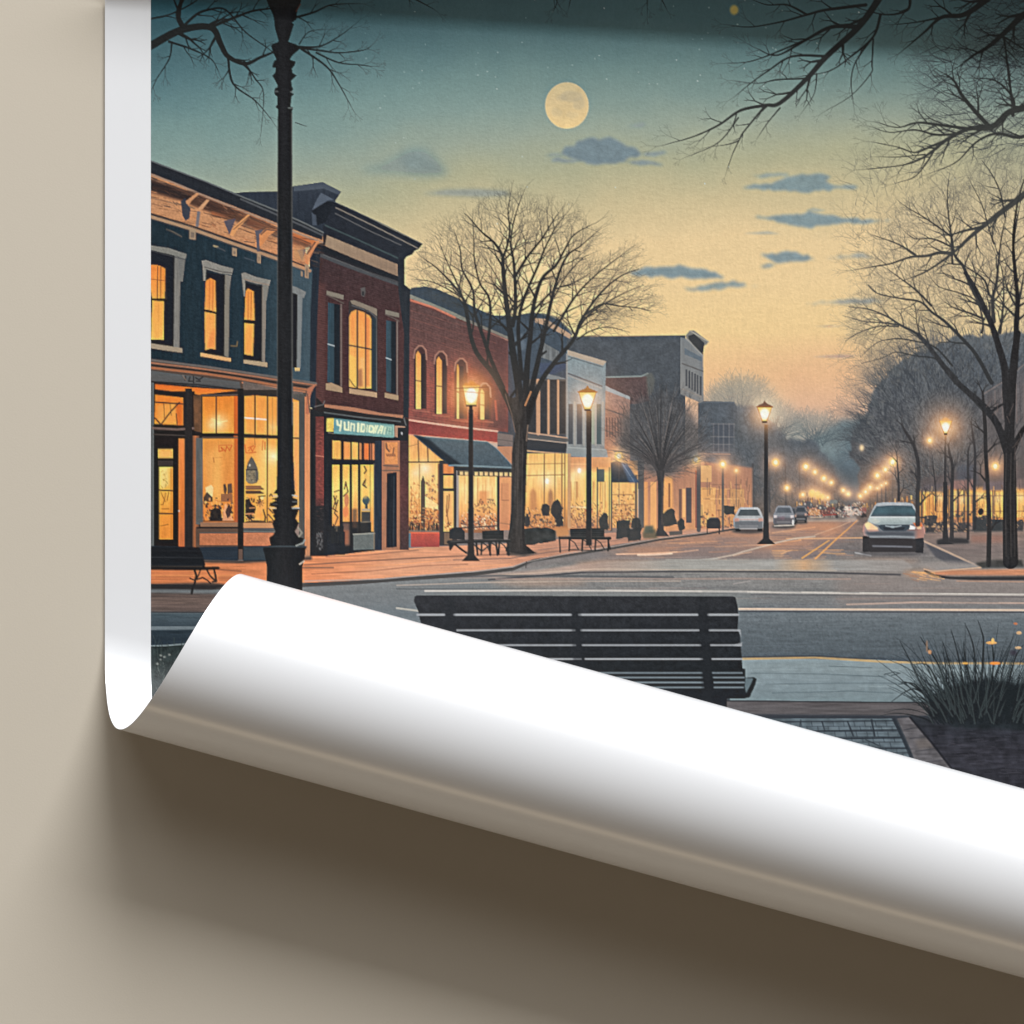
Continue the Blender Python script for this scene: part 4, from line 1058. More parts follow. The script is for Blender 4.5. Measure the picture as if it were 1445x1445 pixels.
    line([(213, 422), (236, 424.5)], 2.4, (40, 36, 38), .95); line([(234, 378), (234.5, 422)], 2, (70, 56, 50), .8)
    poly([(246.5, 360), (254.5, 364), (253, 492), (245, 490)], (124, 122, 116), 1, b, tex=N_VERT, amt=.1)
    poly([(252, 362), (261.5, 363), (258, 397), (253.5, 397)], (116, 116, 112), 1, b)
    hood([(205, 344), (214, 346.5), (238, 350), (263.5, 358.5), (262, 365), (236, 358), (205, 351)], (128, 128, 120))
    line([(207, 352), (236, 360), (260, 366)], 1.4, (70, 72, 76), .8)
    poly([(205, 483), (257.5, 491.5), (257.5, 498), (205, 490.5)], (158, 146, 124), 1, b); line([(205, 491), (257, 498.5)], 1.2, (40, 44, 52), .7)
    # second
    poly([(291, 384), (319, 389), (318, 503), (288, 499)], (32, 36, 46), 1, b)
    window_glow([(290.5, 396), (297, 392.5), (304, 396), (305, 440), (289, 437)], b, (234, 144, 70), (238, 170, 90))
    window_glow([(288.8, 440), (304.5, 443), (304.3, 493), (297, 492), (289.5, 494)], b, (238, 172, 90), (240, 176, 96))
    poly([(297, 470), (304, 462), (304, 492), (291, 492)], (226, 140, 78), .6, soft=1)
    for x in (296, 300.5):
        line([(x, 395), (x - .5, 438)], 1.0, (170, 98, 54), .7)
    line([(288, 437.5), (297, 439), (305, 442)], 2.2, (44, 36, 36), .95)
    poly([(317.5, 387), (324, 389), (322.5, 505), (316.5, 502)], (128, 122, 110), 1, b)
    poly([(319, 388), (326.5, 389), (324, 409), (320, 409)], (128, 124, 116), 1, b)
    poly([(285.5, 370), (291, 376), (290, 396), (287, 396)], (140, 138, 128), 1, b)
    hood([(284.5, 368), (291, 367), (310, 374), (329, 379), (327, 388), (312, 386), (291, 380), (286, 376)], (138, 136, 128))
    line([(289, 377), (312, 383.5), (327, 385)], 1.6, (78, 74, 72), .8)
    poly([(283, 497.5), (326, 505.5), (326, 510.5), (283, 503)], (206, 170, 120), 1, b); line([(283, 503.5), (326, 511)], 1.2, (40, 44, 52), .7)
    line([(326, 488), (334, 488.5), (335, 482)], 1.6, (136, 110, 66), .8)
    # third
    poly([(344, 399), (371, 404), (370, 512), (343, 508)], (32, 36, 46), 1, b)
    window_glow([(346.5, 411), (350, 407), (358, 411), (359.5, 452), (345, 451)], b, (234, 150, 72), (238, 170, 88))
    window_glow([(345, 456), (358.5, 457), (357, 502), (345, 500)], b, (238, 172, 86), (236, 168, 88))
    for x in (350.5, 354.5):
        line([(x, 412), (x - .5, 451)], 1.0, (160, 96, 54), .7)
    line([(344, 453.5), (360, 455.5)], 2.4, (42, 36, 36), .95)
    poly([(370, 402), (376, 403), (374, 512), (369.5, 510)], (130, 122, 112), 1, b)
    poly([(371, 402), (379.5, 402), (376, 424), (373, 424)], (128, 126, 118), 1, b)
    poly([(341, 388), (346, 393), (346, 418), (344, 418)], (140, 138, 128), 1, b)
    hood([(340.5, 386), (345, 384.5), (362, 391), (382, 395.5), (380, 403), (364, 401), (347, 396), (342, 393)], (138, 136, 128))
    line([(345, 394), (364, 399), (379, 402)], 1.6, (150, 128, 110), .7); line([(346, 398), (370, 404)], 1.4, (58, 56, 58), .8)
    poly([(344, 507.5), (377, 511.5), (377, 518), (344, 512.5)], (172, 156, 126), 1, b)
    # fourth, half behind the lamp post
    poly([(411, 407), (421, 412), (420, 520), (411, 518)], (32, 34, 42), 1, b)
    poly([(420, 412), (427, 413), (424, 520), (419, 520)], (122, 128, 130), 1, b)
    hood([(411, 403), (418, 405), (432, 412), (429, 421), (420, 416), (411, 412)], (122, 126, 126))
    rect(416, 519, 423, 523.5, (214, 190, 130), .9)
    # cornice above the shop
    poly([(205, 505), (335, 523), (391, 532), (448, 541), (437, 556), (391, 560), (335, 552), (205, 536)], (92, 70, 60), 1, b)
    line([(205, 507), (290, 517.5), (338, 524.5), (391, 532.5), (446, 541)], 3.0, (108, 100, 96), .95)
    line([(205, 511), (290, 521), (338, 528), (391, 536), (446, 543.5)], 2.0, (172, 120, 92), .9)
    line([(205, 514.5), (290, 524), (338, 531), (391, 540), (440, 547)], 2.2, (50, 40, 40), .9)
    line([(205, 518), (290, 527.5), (338, 534.5), (391, 544), (440, 551)], 3.2, (170, 112, 78), .92)
    line([(342, 540), (391, 547.5), (430, 553)], 2.4, (190, 134, 100), .8)
    poly([(205, 522), (338, 539), (340, 550), (280, 546), (213, 539), (205, 540)], vg((522, (98, 98, 98)), (550, (86, 84, 84))), 1, b, tex=N_HORZ, amt=.10)
    poly([(343, 538), (391, 548), (428, 554), (428, 563), (391, 562), (343, 556)], (112, 96, 88), 1, b, tex=N_FINE, amt=.1)
    for pts in ([(262, 531), (261, 537)], [(268, 532), (266, 538), (272, 538)], [(273, 531), (273, 540)], [(276, 533), (281, 536), (286, 532)], [(277, 538), (283, 538)]):
        line(pts, 1.8, (44, 42, 44), .85)
    line([(258, 530), (262, 536)], 1.4, (150, 120, 100), .7)
    line([(205, 538), (280, 543), (338, 550)], 2.2, (50, 44, 44), .9)
    # left bay: soffit, transom, door
    poly([(205, 538), (342, 551), (342, 790), (205, 790)], (52, 42, 40), 1, b)
    poly([(219, 542), (262, 546), (337, 551), (300, 555), (281, 557), (219, 549)], vg((540, (208, 106, 46)), (557, (236, 138, 58))), 1, b)
    rect(205, 540, 217, 775, (92, 96, 96), 1, b, tex=N_VERT, amt=.12)
    rect(217, 552, 275, 606, (48, 38, 36), 1, b)
    window_glow([(219, 557), (258.5, 561), (258.5, 600), (218, 598)], b, (226, 136, 56), (236, 152, 64))
    poly([(222, 572), (248, 568), (250, 598), (222, 597)], (240, 176, 86), .7, soft=1)
    poly([(248, 570), (258, 566), (258, 600), (250, 600)], (206, 104, 44), .7, soft=1)
    for pts, w in ([((219, 567.5), (258, 570)), 2], [((253, 568), (240, 582), (228, 598)), 2], [((219, 590), (226, 598)), 2], [((249, 584), (250, 598)), 1.4], [((231, 570), (232, 590)), .9], [((240, 570), (242, 586)), .9]):
        line(pts, w, (84, 52, 36), .9)
    line([(217, 601), (262, 603)], 2.5, (40, 34, 34), 1)
    line([(216, 604), (250, 606), (276, 604)], 3.0, (124, 96, 86), .9)
    rect(217, 608, 276, 785, (38, 32, 33), 1, b, tex=N_VERT, amt=.12)
    line([(217, 613), (268, 615)], 1.6, (86, 72, 66), .8)
    rect(223, 633.5, 244, 646.5, (232, 178, 92), 1, b, tex=N_FINE, amt=.06); rect(226, 637, 241, 645, (238, 188, 104), .8)
    rect(223, 650, 244, 657, (66, 54, 50), 1)
    rect(224.5, 659, 244, 761, vg((659, (238, 206, 112)), (690, (236, 190, 86)), (725, (236, 160, 66)), (761, (226, 148, 64))), 1, b, tex=N_VERT, amt=.08)
    poly([(226, 662), (236, 660), (238, 684), (230, 690), (226, 688)], (246, 232, 150), .7, soft=1)
    for _ in range(16):
        x = rnd.uniform(226, 235); y = rnd.uniform(664, 688); line([(x, y), (x + rnd.uniform(-2, 3), y + rnd.uniform(-3, 4))], 1, rnd.choice([(150, 128, 60), (206, 176, 80)]), .7)
    poly([(240, 660), (244, 659), (244, 761), (241, 761)], (190, 120, 50), .6)
    line([(224, 691.5), (244, 692.5)], 1.8, (70, 50, 36), .9); line([(224, 724.5), (244, 725)], 2, (70, 50, 36), .9)
    for pts in ([(227, 694), (233, 708)], [(234, 696), (230, 712), (227, 712)], [(229, 718), (238, 718)], [(227, 742), (237, 740)], [(238, 694), (236, 706)]):
        line(pts, 1.2, (150, 100, 44), .8)
    rect(252, 619, 260.5, 771, vg((619, (222, 138, 76)), (700, (214, 128, 62)), (771, (188, 112, 70))), 1, b, tex=N_VERT, amt=.08)
    ell(252.5, 721, 1.0, 1.3, (240, 236, 220), .9, n=8)
    rect(261, 548, 271, 772, (50, 44, 44), 1, b, tex=N_VERT, amt=.12)
    rect(271.5, 615, 281, 772, hg((271, (104, 66, 46)), (276, (178, 112, 70)), (281, (110, 72, 52))), 1, b, tex=N_VERT, amt=.12)
    poly([(273, 558), (284, 558), (284, 610), (274, 608)], (120, 76, 46), .95, tex=N_MID, amt=.3)
    rect(276.5, 618, 287, 740, (98, 96, 92), 1, b, tex=N_VERT, amt=.12)
    # first bay window
    rect(284, 556, 337, 612, (44, 36, 34), 1, b)
    window_glow([(285.5, 560), (330.5, 559), (330.5, 611), (285.5, 611)], b, (228, 140, 54), (240, 172, 78))
    glow(309, 597, 22, (255, 244, 170), .9, 1.6); glow(298, 600, 18, (255, 226, 140), .5)
    for _ in range(20):
        a = rnd.uniform(0, 6.28); line([(309, 596), (309 + math.cos(a) * 12, 596 + abs(math.sin(a)) * -10)], .9, (255, 236, 160), .4)
    rect(330, 559, 335.8, 742, vg((559, (206, 104, 42)), (742, (178, 90, 50))), 1, b)
    line([(305.3, 559), (305.3, 612)], 1.8, (84, 54, 40), .92); line([(285, 558), (337, 557)], 1.6, (130, 100, 84), .8)
    line([(276, 613), (337, 613.5)], 3.4, (46, 38, 36), 1); line([(286, 617.5), (337, 617.5)], 2.2, (112, 82, 62), .9)
    window_glow([(286, 619), (330.5, 619), (330.5, 737), (286.5, 737)], b, (226, 158, 76), (224, 146, 72), .06)
    poly([(288, 640), (312, 630), (316, 700), (292, 705)], (240, 188, 104), .6, soft=5)
    poly([(300, 690), (308, 620), (312, 690), (312, 712), (300, 712)], (246, 204, 110), .45, soft=3)
    line([(309, 629), (309, 637), (314, 636), (312, 631), (318, 637), (320, 630), (324, 636), (327, 629)], 1.3, (206, 96, 50), .85)
    line([(310, 628.5), (327, 628)], 1, (206, 104, 56), .7); line([(301, 646), (302, 652)], 1.3, (150, 84, 44), .7); line([(302, 646), (314, 645)], .8, (190, 120, 64), .6)
    poly([(290, 688), (298, 684), (301, 688), (300, 700), (292, 706)], (250, 226, 160), .9); poly([(287, 702), (292, 694), (300, 702), (300, 708), (287, 708)], (70, 48, 40), .85)
    poly([(315, 684), (318, 682), (320, 690), (319, 697), (316, 696)], (84, 58, 50), .9); poly([(321, 683), (327, 682), (328, 696), (321, 697)], (96, 64, 54), .85)
    rect(312, 697, 328, 708, (140, 92, 66), .8)
    goods(287, 700, 329, 735, 70, 31, [(60, 42, 38), (96, 62, 46), (240, 190, 120), (206, 120, 66), (48, 38, 38)], 6.5, .85)
    poly([(296, 735), (297, 720), (304, 716), (312, 720), (313, 735)], (40, 36, 38), .9)
    line([(300, 714), (311, 714)], 1.4, (96, 52, 40), .8)
    poly([(314, 735), (315, 722), (319, 710), (324, 724), (330, 735)], (224, 168, 124), .9); poly([(318, 722), (322, 712), (327, 716), (325, 728), (321, 732)], (84, 52, 46), .9)
    line([(287, 735.5), (330, 735.5)], 1.5, (62, 46, 42), .8)
    rect(283, 737, 336, 743, (150, 112, 84), 1, b); line([(278, 745), (336, 745)], 3, (50, 44, 44), 1)
    rect(276, 746, 336.5, 775, (104, 74, 58), 1, b)
    rect(282, 753, 335, 769, (186, 124, 88), 1, b, tex=N_FINE, amt=.08); line([(282, 752), (335, 752)], 1.2, (110, 104, 100), .8)
    poly([(205, 770), (280, 772), (336, 771), (336, 791), (205, 788)], (42, 54, 68), 1, b, tex=N_HORZ, amt=.12)
    # corner post and second bay
    rect(343, 550, 413, 792, (58, 50, 46), 1, b)
    window_glow([(345, 559), (360, 558), (424, 563), (424, 616), (345, 612)], b, (238, 162, 76), (240, 176, 90))
    glow(385, 603, 20, (255, 220, 140), .5)
    line([(346, 589.5), (375, 592)], 2.2, (252, 240, 214), .85)
    for x in (359.8, 377.5, 384.5):
        line([(x, 557), (x, 616)], 2.0 if x < 380 else .8, (62, 46, 38), .92 if x < 380 else .4)
    line([(343, 614), (391, 616.5), (424, 619)], 3.4, (52, 46, 42), 1)
    window_glow([(345, 618), (424, 620), (424, 737), (345, 737)], b, (238, 170, 86), (238, 172, 84), .05)
    poly([(362, 630), (380, 625), (392, 640), (392, 700), (362, 700)], (250, 218, 128), .75, soft=6); glow(386, 644, 22, (255, 246, 180), .8)
    poly([(346, 620), (360, 620), (360, 640), (346, 640)], (234, 156, 78), .7, soft=3)
    for pts in ([(346, 628), (347, 639), (350, 639)], [(350, 632), (358, 629)], [(351, 636), (354, 632), (356, 637), (360, 630)], [(352, 639), (361, 638)], [(371, 622), (370, 635)], [(374, 624), (374, 634)]):
        line(pts, 1.4, (206, 104, 54), .85)
    line([(359.5, 618), (360, 628)], .9, (130, 80, 50), .7); line([(377.2, 618), (377, 738)], 2.2, (110, 70, 44), .92)
    F = lambda pts: Z(300, 610, 10.32, pts)
    poly(F([(565, 360), (590, 380), (620, 440), (650, 510), (668, 590), (668, 690), (640, 735), (580, 752), (520, 745), (488, 700), (485, 560), (500, 500), (530, 420)]), (104, 96, 84), 1)
    poly(F([(500, 555), (625, 545), (632, 720), (570, 748), (500, 725)]), (138, 126, 98), .9)
    for _ in range(26):
        x = rnd.uniform(349, 360); y = rnd.uniform(665, 680); line([(x, y), (x + rnd.uniform(-3, 3), y + rnd.uniform(-3, 3))], .8, rnd.choice([(70, 64, 56), (190, 176, 140)]), .7)
    line(F([(490, 545), (640, 545)]), 1.8, (70, 64, 58), .9); ell(352.5, 656.5, 1.2, 1.6, (230, 216, 190), .9, n=8); line(F([(565, 362), (520, 440), (500, 510)]), 1.2, (70, 64, 58), .8)
    for y0, x1 in ((790, 700), (820, 725), (860, 690), (880, 728)):
        for x in range(490, x1, 18):
            line(F([(x, y0), (x + 12, y0 + 8)]), 2.2, (96, 62, 44), .85)
    rect(347, 685.5, 368, 690, (176, 124, 84), .5)
    goods(346, 700, 360, 735, 46, 41, [(40, 34, 34), (56, 42, 40), (206, 130, 70), (96, 50, 38), (240, 190, 120)], 6, .9)
    poly(F([(480, 980), (540, 960), (560, 1040), (630, 1090), (620, 1180), (500, 1220), (480, 1180)]), (44, 38, 38), .9)
    line(F([(540, 1105), (620, 1100)]), 1.3, (220, 160, 100), .9); line(F([(480, 1190), (600, 1185)]), 1.5, (226, 160, 110), .9)
    line(F([(670, 935), (765, 925)]), 1.6, (84, 52, 40), .9); line(F([(680, 935), (680, 985)]), 1.6, (84, 52, 40), .9); ell(370, 703, 2.4, 2.2, (250, 214, 150), .9)
    for t in range(8):
        a = t * .8; line(F([(690, 1030), (690 + 55 * math.cos(a), 1030 + 52 * math.sin(a))]), 1.8, (84, 54, 44), .85)
    poly(F([(640, 1060), (740, 990), (760, 1100), (700, 1200), (690, 1290), (600, 1290)]), (240, 182, 104), .6)
    line(F([(740, 1130), (770, 1240), (760, 1290)]), 2, (56, 42, 40), .9)
    poly(F([(480, 1300), (600, 1280), (700, 1285), (775, 1290), (775, 1308), (480, 1308)]), (54, 42, 40), .9)
    for pts in ([(830, 930), (850, 900), (870, 930)], [(820, 1110), (880, 1180)], [(815, 1200), (890, 1290)], [(820, 1300), (880, 1295)]):
        line(F(pts), 1.8, (70, 52, 44), .8)
    rect(343, 738, 413, 745, (190, 146, 104), 1, b); rect(343, 745, 413, 749, (86, 86, 86), 1, b); line([(343, 750), (413, 751)], 1.6, (150, 146, 136), .8)
    rect(344, 752, 413, 770, (188, 128, 94), 1, b, tex=N_FINE, amt=.08)
    poly([(343, 771), (380, 770), (413, 769), (413, 790), (343, 792)], (52, 66, 76), 1, b, tex=N_HORZ, amt=.12)
    rect(335.5, 548, 343.5, 790, (42, 38, 38), 1, b, tex=N_VERT, amt=.14); rect(337, 775, 342, 790, (120, 88, 74), .8)
    # right end: pilasters
    rect(413, 567, 422, 735, vg((567, (240, 178, 104)), (735, (226, 166, 104))), 1, b, tex=N_VERT, amt=.06)
    line([(413, 618), (423, 618.5)], 2.2, (60, 50, 44), .9)
    poly([(414, 556), (437, 556), (434, 566), (430, 790), (422, 790), (422, 566), (414, 563)], (88, 82, 76), 1, b, tex=N_VERT, amt=.12)
    rect(430, 560, 437.5, 786, vg((560, (196, 142, 104)), (720, (216, 154, 106)), (786, (176, 130, 98))), 1, b, tex=N_VERT, amt=.07)
    poly([(434, 548), (447, 541), (440, 552), (436, 566), (436, 585), (431, 584), (432, 560)], (176, 116, 90), .95); line([(434, 556), (437, 582)], 1.4, (90, 62, 54), .8)
    poly([(205, 788), (336, 791), (380, 790), (440, 785), (440, 790), (340, 795), (205, 793)], (44, 40, 42), .8, soft=1)


def paint_cars():
    # parked and driving cars far down the street
    far = new_id('printed_traffic')
    r = random.Random(8)
    for _ in range(26):
        x = r.uniform(1122, 1205); y = 727 - (x - 1122) * .09 + r.uniform(-2, 1); w = 14 - (x - 1122) * .1
        far_c = r.choice([(70, 70, 76), (120, 120, 122), (150, 140, 132), (96, 62, 60), (84, 88, 98)])
        poly([(x - w / 2, y + 3), (x - w / 2, y - 1), (x - w / 3, y - 5), (x + w / 3, y - 5), (x + w / 2, y - 1), (x + w / 2, y + 3)], far_c, .8, far)
        line([(x - w / 3, y - 3), (x + w / 3, y - 3)], 1.3, (56, 62, 70), .7)
        ell(x - w * .4, y, 1, .8, (255, 226, 190), .8, n=6); ell(x + w * .4, y, 1, .8, (220, 90, 70), .6, n=6)
    for x, y, w, h, c in ((1150, 722, 18, 10, (206, 160, 116)), (1168, 721, 22, 12, (122, 70, 66)), (1160, 716, 14, 6, (96, 90, 92)), (1185, 718, 10, 7, (70, 66, 70)), (1203, 722, 22, 9, (206, 190, 176)),
                          (1196, 717, 10, 5, (230, 214, 196)), (1218, 720, 10, 8, (150, 96, 90)), (1213, 724, 9, 6, (190, 176, 166)), (1181, 727, 3, 9, (64, 60, 64)), (1140, 712, 14, 8, (88, 86, 92)),
                          (1176, 708, 12, 6, (130, 130, 124)), (1208, 712, 12, 5, (170, 150, 130))):
        poly(rough([(x - w / 2, y + h / 2), (x - w / 2, y), (x - w / 3, y - h / 2), (x + w / 3, y - h / 2), (x + w / 2, y), (x + w / 2, y + h / 2)], .8, 4), c, .9, far)
    goods(1125, 706, 1222, 730, 150, 61, [(60, 58, 64), (230, 206, 176), (150, 110, 92), (190, 176, 166), (96, 84, 84), (240, 230, 214), (170, 70, 60)], 4, .7)
    line([(1144, 730), (1160, 730)], 1.6, (226, 200, 170), .7); line([(1163, 727), (1180, 726)], 1.6, (170, 62, 56), .8)

    def car(x0, x1, y0, y1, body, glass, dark, name='printed_car', lights=None):
        cid = new_id(name)
        w, h = x1 - x0, y1 - y0
        P = lambda u, v: (x0 + u * w, y0 + v * h)
        ell(x0 + w / 2, y1 - 1, w * .56, h * .10, (58, 54, 58), .8, soft=1)
        for u in (.04, .76):
            poly([P(u, .62), P(u + .2, .62), P(u + .2, .98), P(u + .03, .99)], (42, 42, 46), 1, cid)
        poly([P(.0, .46), P(.06, .32), P(.18, .05), P(.25, 0), P(.78, 0), P(.86, .06), P(.96, .34), P(1, .5), P(1, .78), P(.95, .86), P(.05, .86), P(0, .78)], vg((y0, tuple(min(255, c + 16) for c in body)), (y0 + h * .5, body), (y1, tuple(int(c * .7) for c in body))), 1, cid, tex=N_FINE, amt=.07)
        poly([P(.22, .09), P(.78, .09), P(.88, .34), P(.13, .34)], glass, 1, cid, tex=N_MID, amt=.12)
        poly([P(.04, .56), P(.96, .56), P(.95, .84), P(.06, .84)], dark, .9, cid)
        line([P(.04, .45), P(.96, .45)], 1.1, tuple(min(255, c + 30) for c in body), .7)
        line([P(.2, .76), P(.8, .76)], 1.2, (150, 148, 150), .8)
        for u in (.03, .82):
            poly([P(u, .44), P(u + .15, .44), P(u + .15, .56), P(u, .58)], lights or (210, 170, 150), .9, cid)
        return cid
    car(1121, 1139, 714, 738, (92, 92, 100), (60, 66, 76), (66, 66, 72))
    car(1111, 1124, 716, 740, (84, 86, 94), (66, 72, 82), (56, 56, 60))
    c = car(1091, 1121, 713.5, 744, (128, 132, 142), (84, 92, 104), (98, 92, 100), lights=(206, 196, 196))
    line([(1093, 742), (1120, 741)], 1.6, (230, 220, 206), .8); ell(1119, 737, 1.5, 4, (236, 230, 224), .8)
    poly([(1096, 730), (1108, 728), (1106, 734)], (150, 100, 118), .5, soft=1)
    c = car(1035, 1078, 716, 750.5, (168, 170, 172), (78, 88, 94), (104, 108, 116), lights=(196, 150, 136))
    line([(1044, 746), (1068, 746)], 1.8, (170, 168, 170), .8)
    line([(1042, 733), (1070, 733)], 1.2, (214, 168, 158), .7)
    # the white car in front
    cid = new_id('printed_car')
    c = lambda pts: Z(1200, 690, 12.04, pts)
    poly(c([(190, 1060), (360, 1085), (1000, 1085), (1250, 1080), (1290, 1100), (1000, 1130), (400, 1130), (200, 1110)]), (62, 60, 68), .8, soft=2)
    poly(c([(205, 820), (250, 760), (380, 800), (375, 1060), (240, 1075), (205, 1060)]), (48, 46, 50), 1, cid, tex=N_MID, amt=.2)
    poly(c([(1060, 840), (1240, 830), (1250, 900), (1240, 1090), (1130, 1085), (1060, 1060)]), (48, 48, 54), 1, cid, tex=N_MID, amt=.2)
    poly(c([(300, 800), (1120, 800), (1110, 1075), (340, 1075)]), (56, 52, 56), 1, cid)
    poly(c([(215, 700), (230, 600), (290, 560), (1190, 560), (1245, 620), (1265, 720), (1250, 820), (1080, 850), (400, 830), (230, 790)]), hg((1218, (190, 150, 140)), (1228, (128, 130, 138)), (1260, (112, 116, 126)), (1288, (120, 118, 126)), (1296, (170, 124, 112)), (1305, (178, 136, 126))), 1, cid)
    poly(c([(410, 290), (450, 245), (560, 228), (950, 232), (1055, 250), (1085, 290), (1140, 420), (1170, 480), (1190, 560), (1050, 600), (480, 610), (290, 560), (310, 500), (340, 430)]), vg((709, (178, 184, 190)), (715, (164, 172, 178)), (732, (176, 190, 188)), (740, (146, 164, 168))), 1, cid, tex=N_FINE, amt=.04)
    poly(c([(440, 300), (700, 280), (1050, 292), (1090, 360), (1140, 470), (700, 468), (340, 470), (390, 370)]), vg((714, (64, 92, 106)), (722, (62, 100, 114)), (729, (66, 84, 96))), 1, cid, tex=N_MID, amt=.14)
    line(c([(440, 300), (700, 284), (1050, 292)]), 1.4, (70, 92, 108), .8)
    line(c([(335, 478), (700, 476), (1150, 478)]), 1.4, (214, 222, 220), .8)
    poly(c([(300, 520), (420, 500), (520, 560), (420, 600), (350, 590)]), (206, 206, 190), .6, soft=1)
    poly(c([(470, 620), (520, 608), (980, 608), (1030, 640), (980, 690), (920, 720), (560, 715), (510, 680)]), (62, 76, 90), 1, cid)
    poly(c([(550, 650), (940, 650), (900, 700), (580, 700)]), (48, 54, 66), 1, cid); line(c([(600, 625), (680, 640), (780, 640), (860, 622)]), 1.6, (170, 184, 192), .85)
    ell(1259.5, 743.5, 3.2, 1.8, (150, 168, 178), .9)
    poly(c([(240, 600), (300, 560), (380, 600), (440, 640), (470, 660), (460, 700), (360, 710), (280, 690)]), (246, 206, 166), 1, cid, 0); ell(1225, 741, 4, 4, (255, 232, 170), .8, soft=1)
    poly(c([(280, 690), (470, 690), (490, 715), (320, 740)]), (206, 164, 146), .85)
    poly(c([(1060, 575), (1200, 570), (1225, 620), (1190, 680), (1110, 640)]), (226, 132, 80), 1, cid)
    poly(c([(1015, 610), (1110, 650), (1090, 690), (1000, 690)]), (238, 236, 220), 1, cid); ell(1297, 745, 3, 2.4, (240, 206, 170), .8)
    line(c([(980, 700), (1180, 690)]), 1.4, (150, 100, 90), .7)
    poly(c([(240, 730), (500, 725), (980, 725), (1090, 760), (1070, 800), (900, 800), (500, 800), (300, 790)]), (74, 80, 92), .92, cid, 1)
    line(c([(340, 815), (700, 805), (1080, 822)]), 2.4, (150, 160, 168), .75)
    poly(c([(370, 840), (1060, 845), (1060, 960), (390, 960)]), (54, 50, 54), .95, soft=1)
    line(c([(385, 970), (700, 975), (1040, 985)]), 2.2, (122, 124, 136), .85)
    for pts in ([(170, 490), (280, 480), (270, 440), (210, 400)], [(1170, 470), (1300, 465), (1280, 500), (1190, 500)]):
        poly(c(pts), (62, 56, 58), .9, cid)
    line(c([(1250, 640), (1265, 760)]), 1.2, (226, 170, 156), .7)
    line(c([(215, 720), (235, 620)]), 1.4, (214, 160, 146), .7)


def lamp_head(x, yt, yb, wt, wb, tid, cap=True, hot=1.0, capc=(150, 98, 54)):
    glow(x, (yt + yb) / 2, (yb - yt) * 3.6, (222, 122, 48), .62 * hot, 2.2)
    glow(x, (yt + yb) / 2, (yb - yt) * 1.6, (250, 180, 90), .75 * hot, 1.5)
    poly([(x - wt, yt), (x + wt, yt), (x + wb, yb), (x - wb, yb)], vg((yt, (250, 206, 120)), ((yt + yb) / 2, (255, 236, 176)), (yb, (246, 202, 118))), 1, tid)
    ell(x, yt + (yb - yt) * .52, wt * .62, (yb - yt) * .40, (255, 250, 226), .95, soft=1)
    for s in (-1, 1):
        line([(x + s * wt, yt), (x + s * wb, yb)], 1.1, (196, 128, 64), .7)
    if cap:
        poly([(x - wt * 1.15, yt + 1), (x - wt * .8, yt - 2.5), (x - wt * .25, yt - 5), (x, yt - 9), (x + wt * .25, yt - 5), (x + wt * .8, yt - 2.5), (x + wt * 1.15, yt + 1)], capc, .92, tid)
        line([(x - wt * 1.1, yt), (x + wt * 1.1, yt)], 1.2, (196, 138, 74), .8)
    rect(x - wb, yb, x + wb, yb + 3, (112, 78, 60), .95, tid=tid)


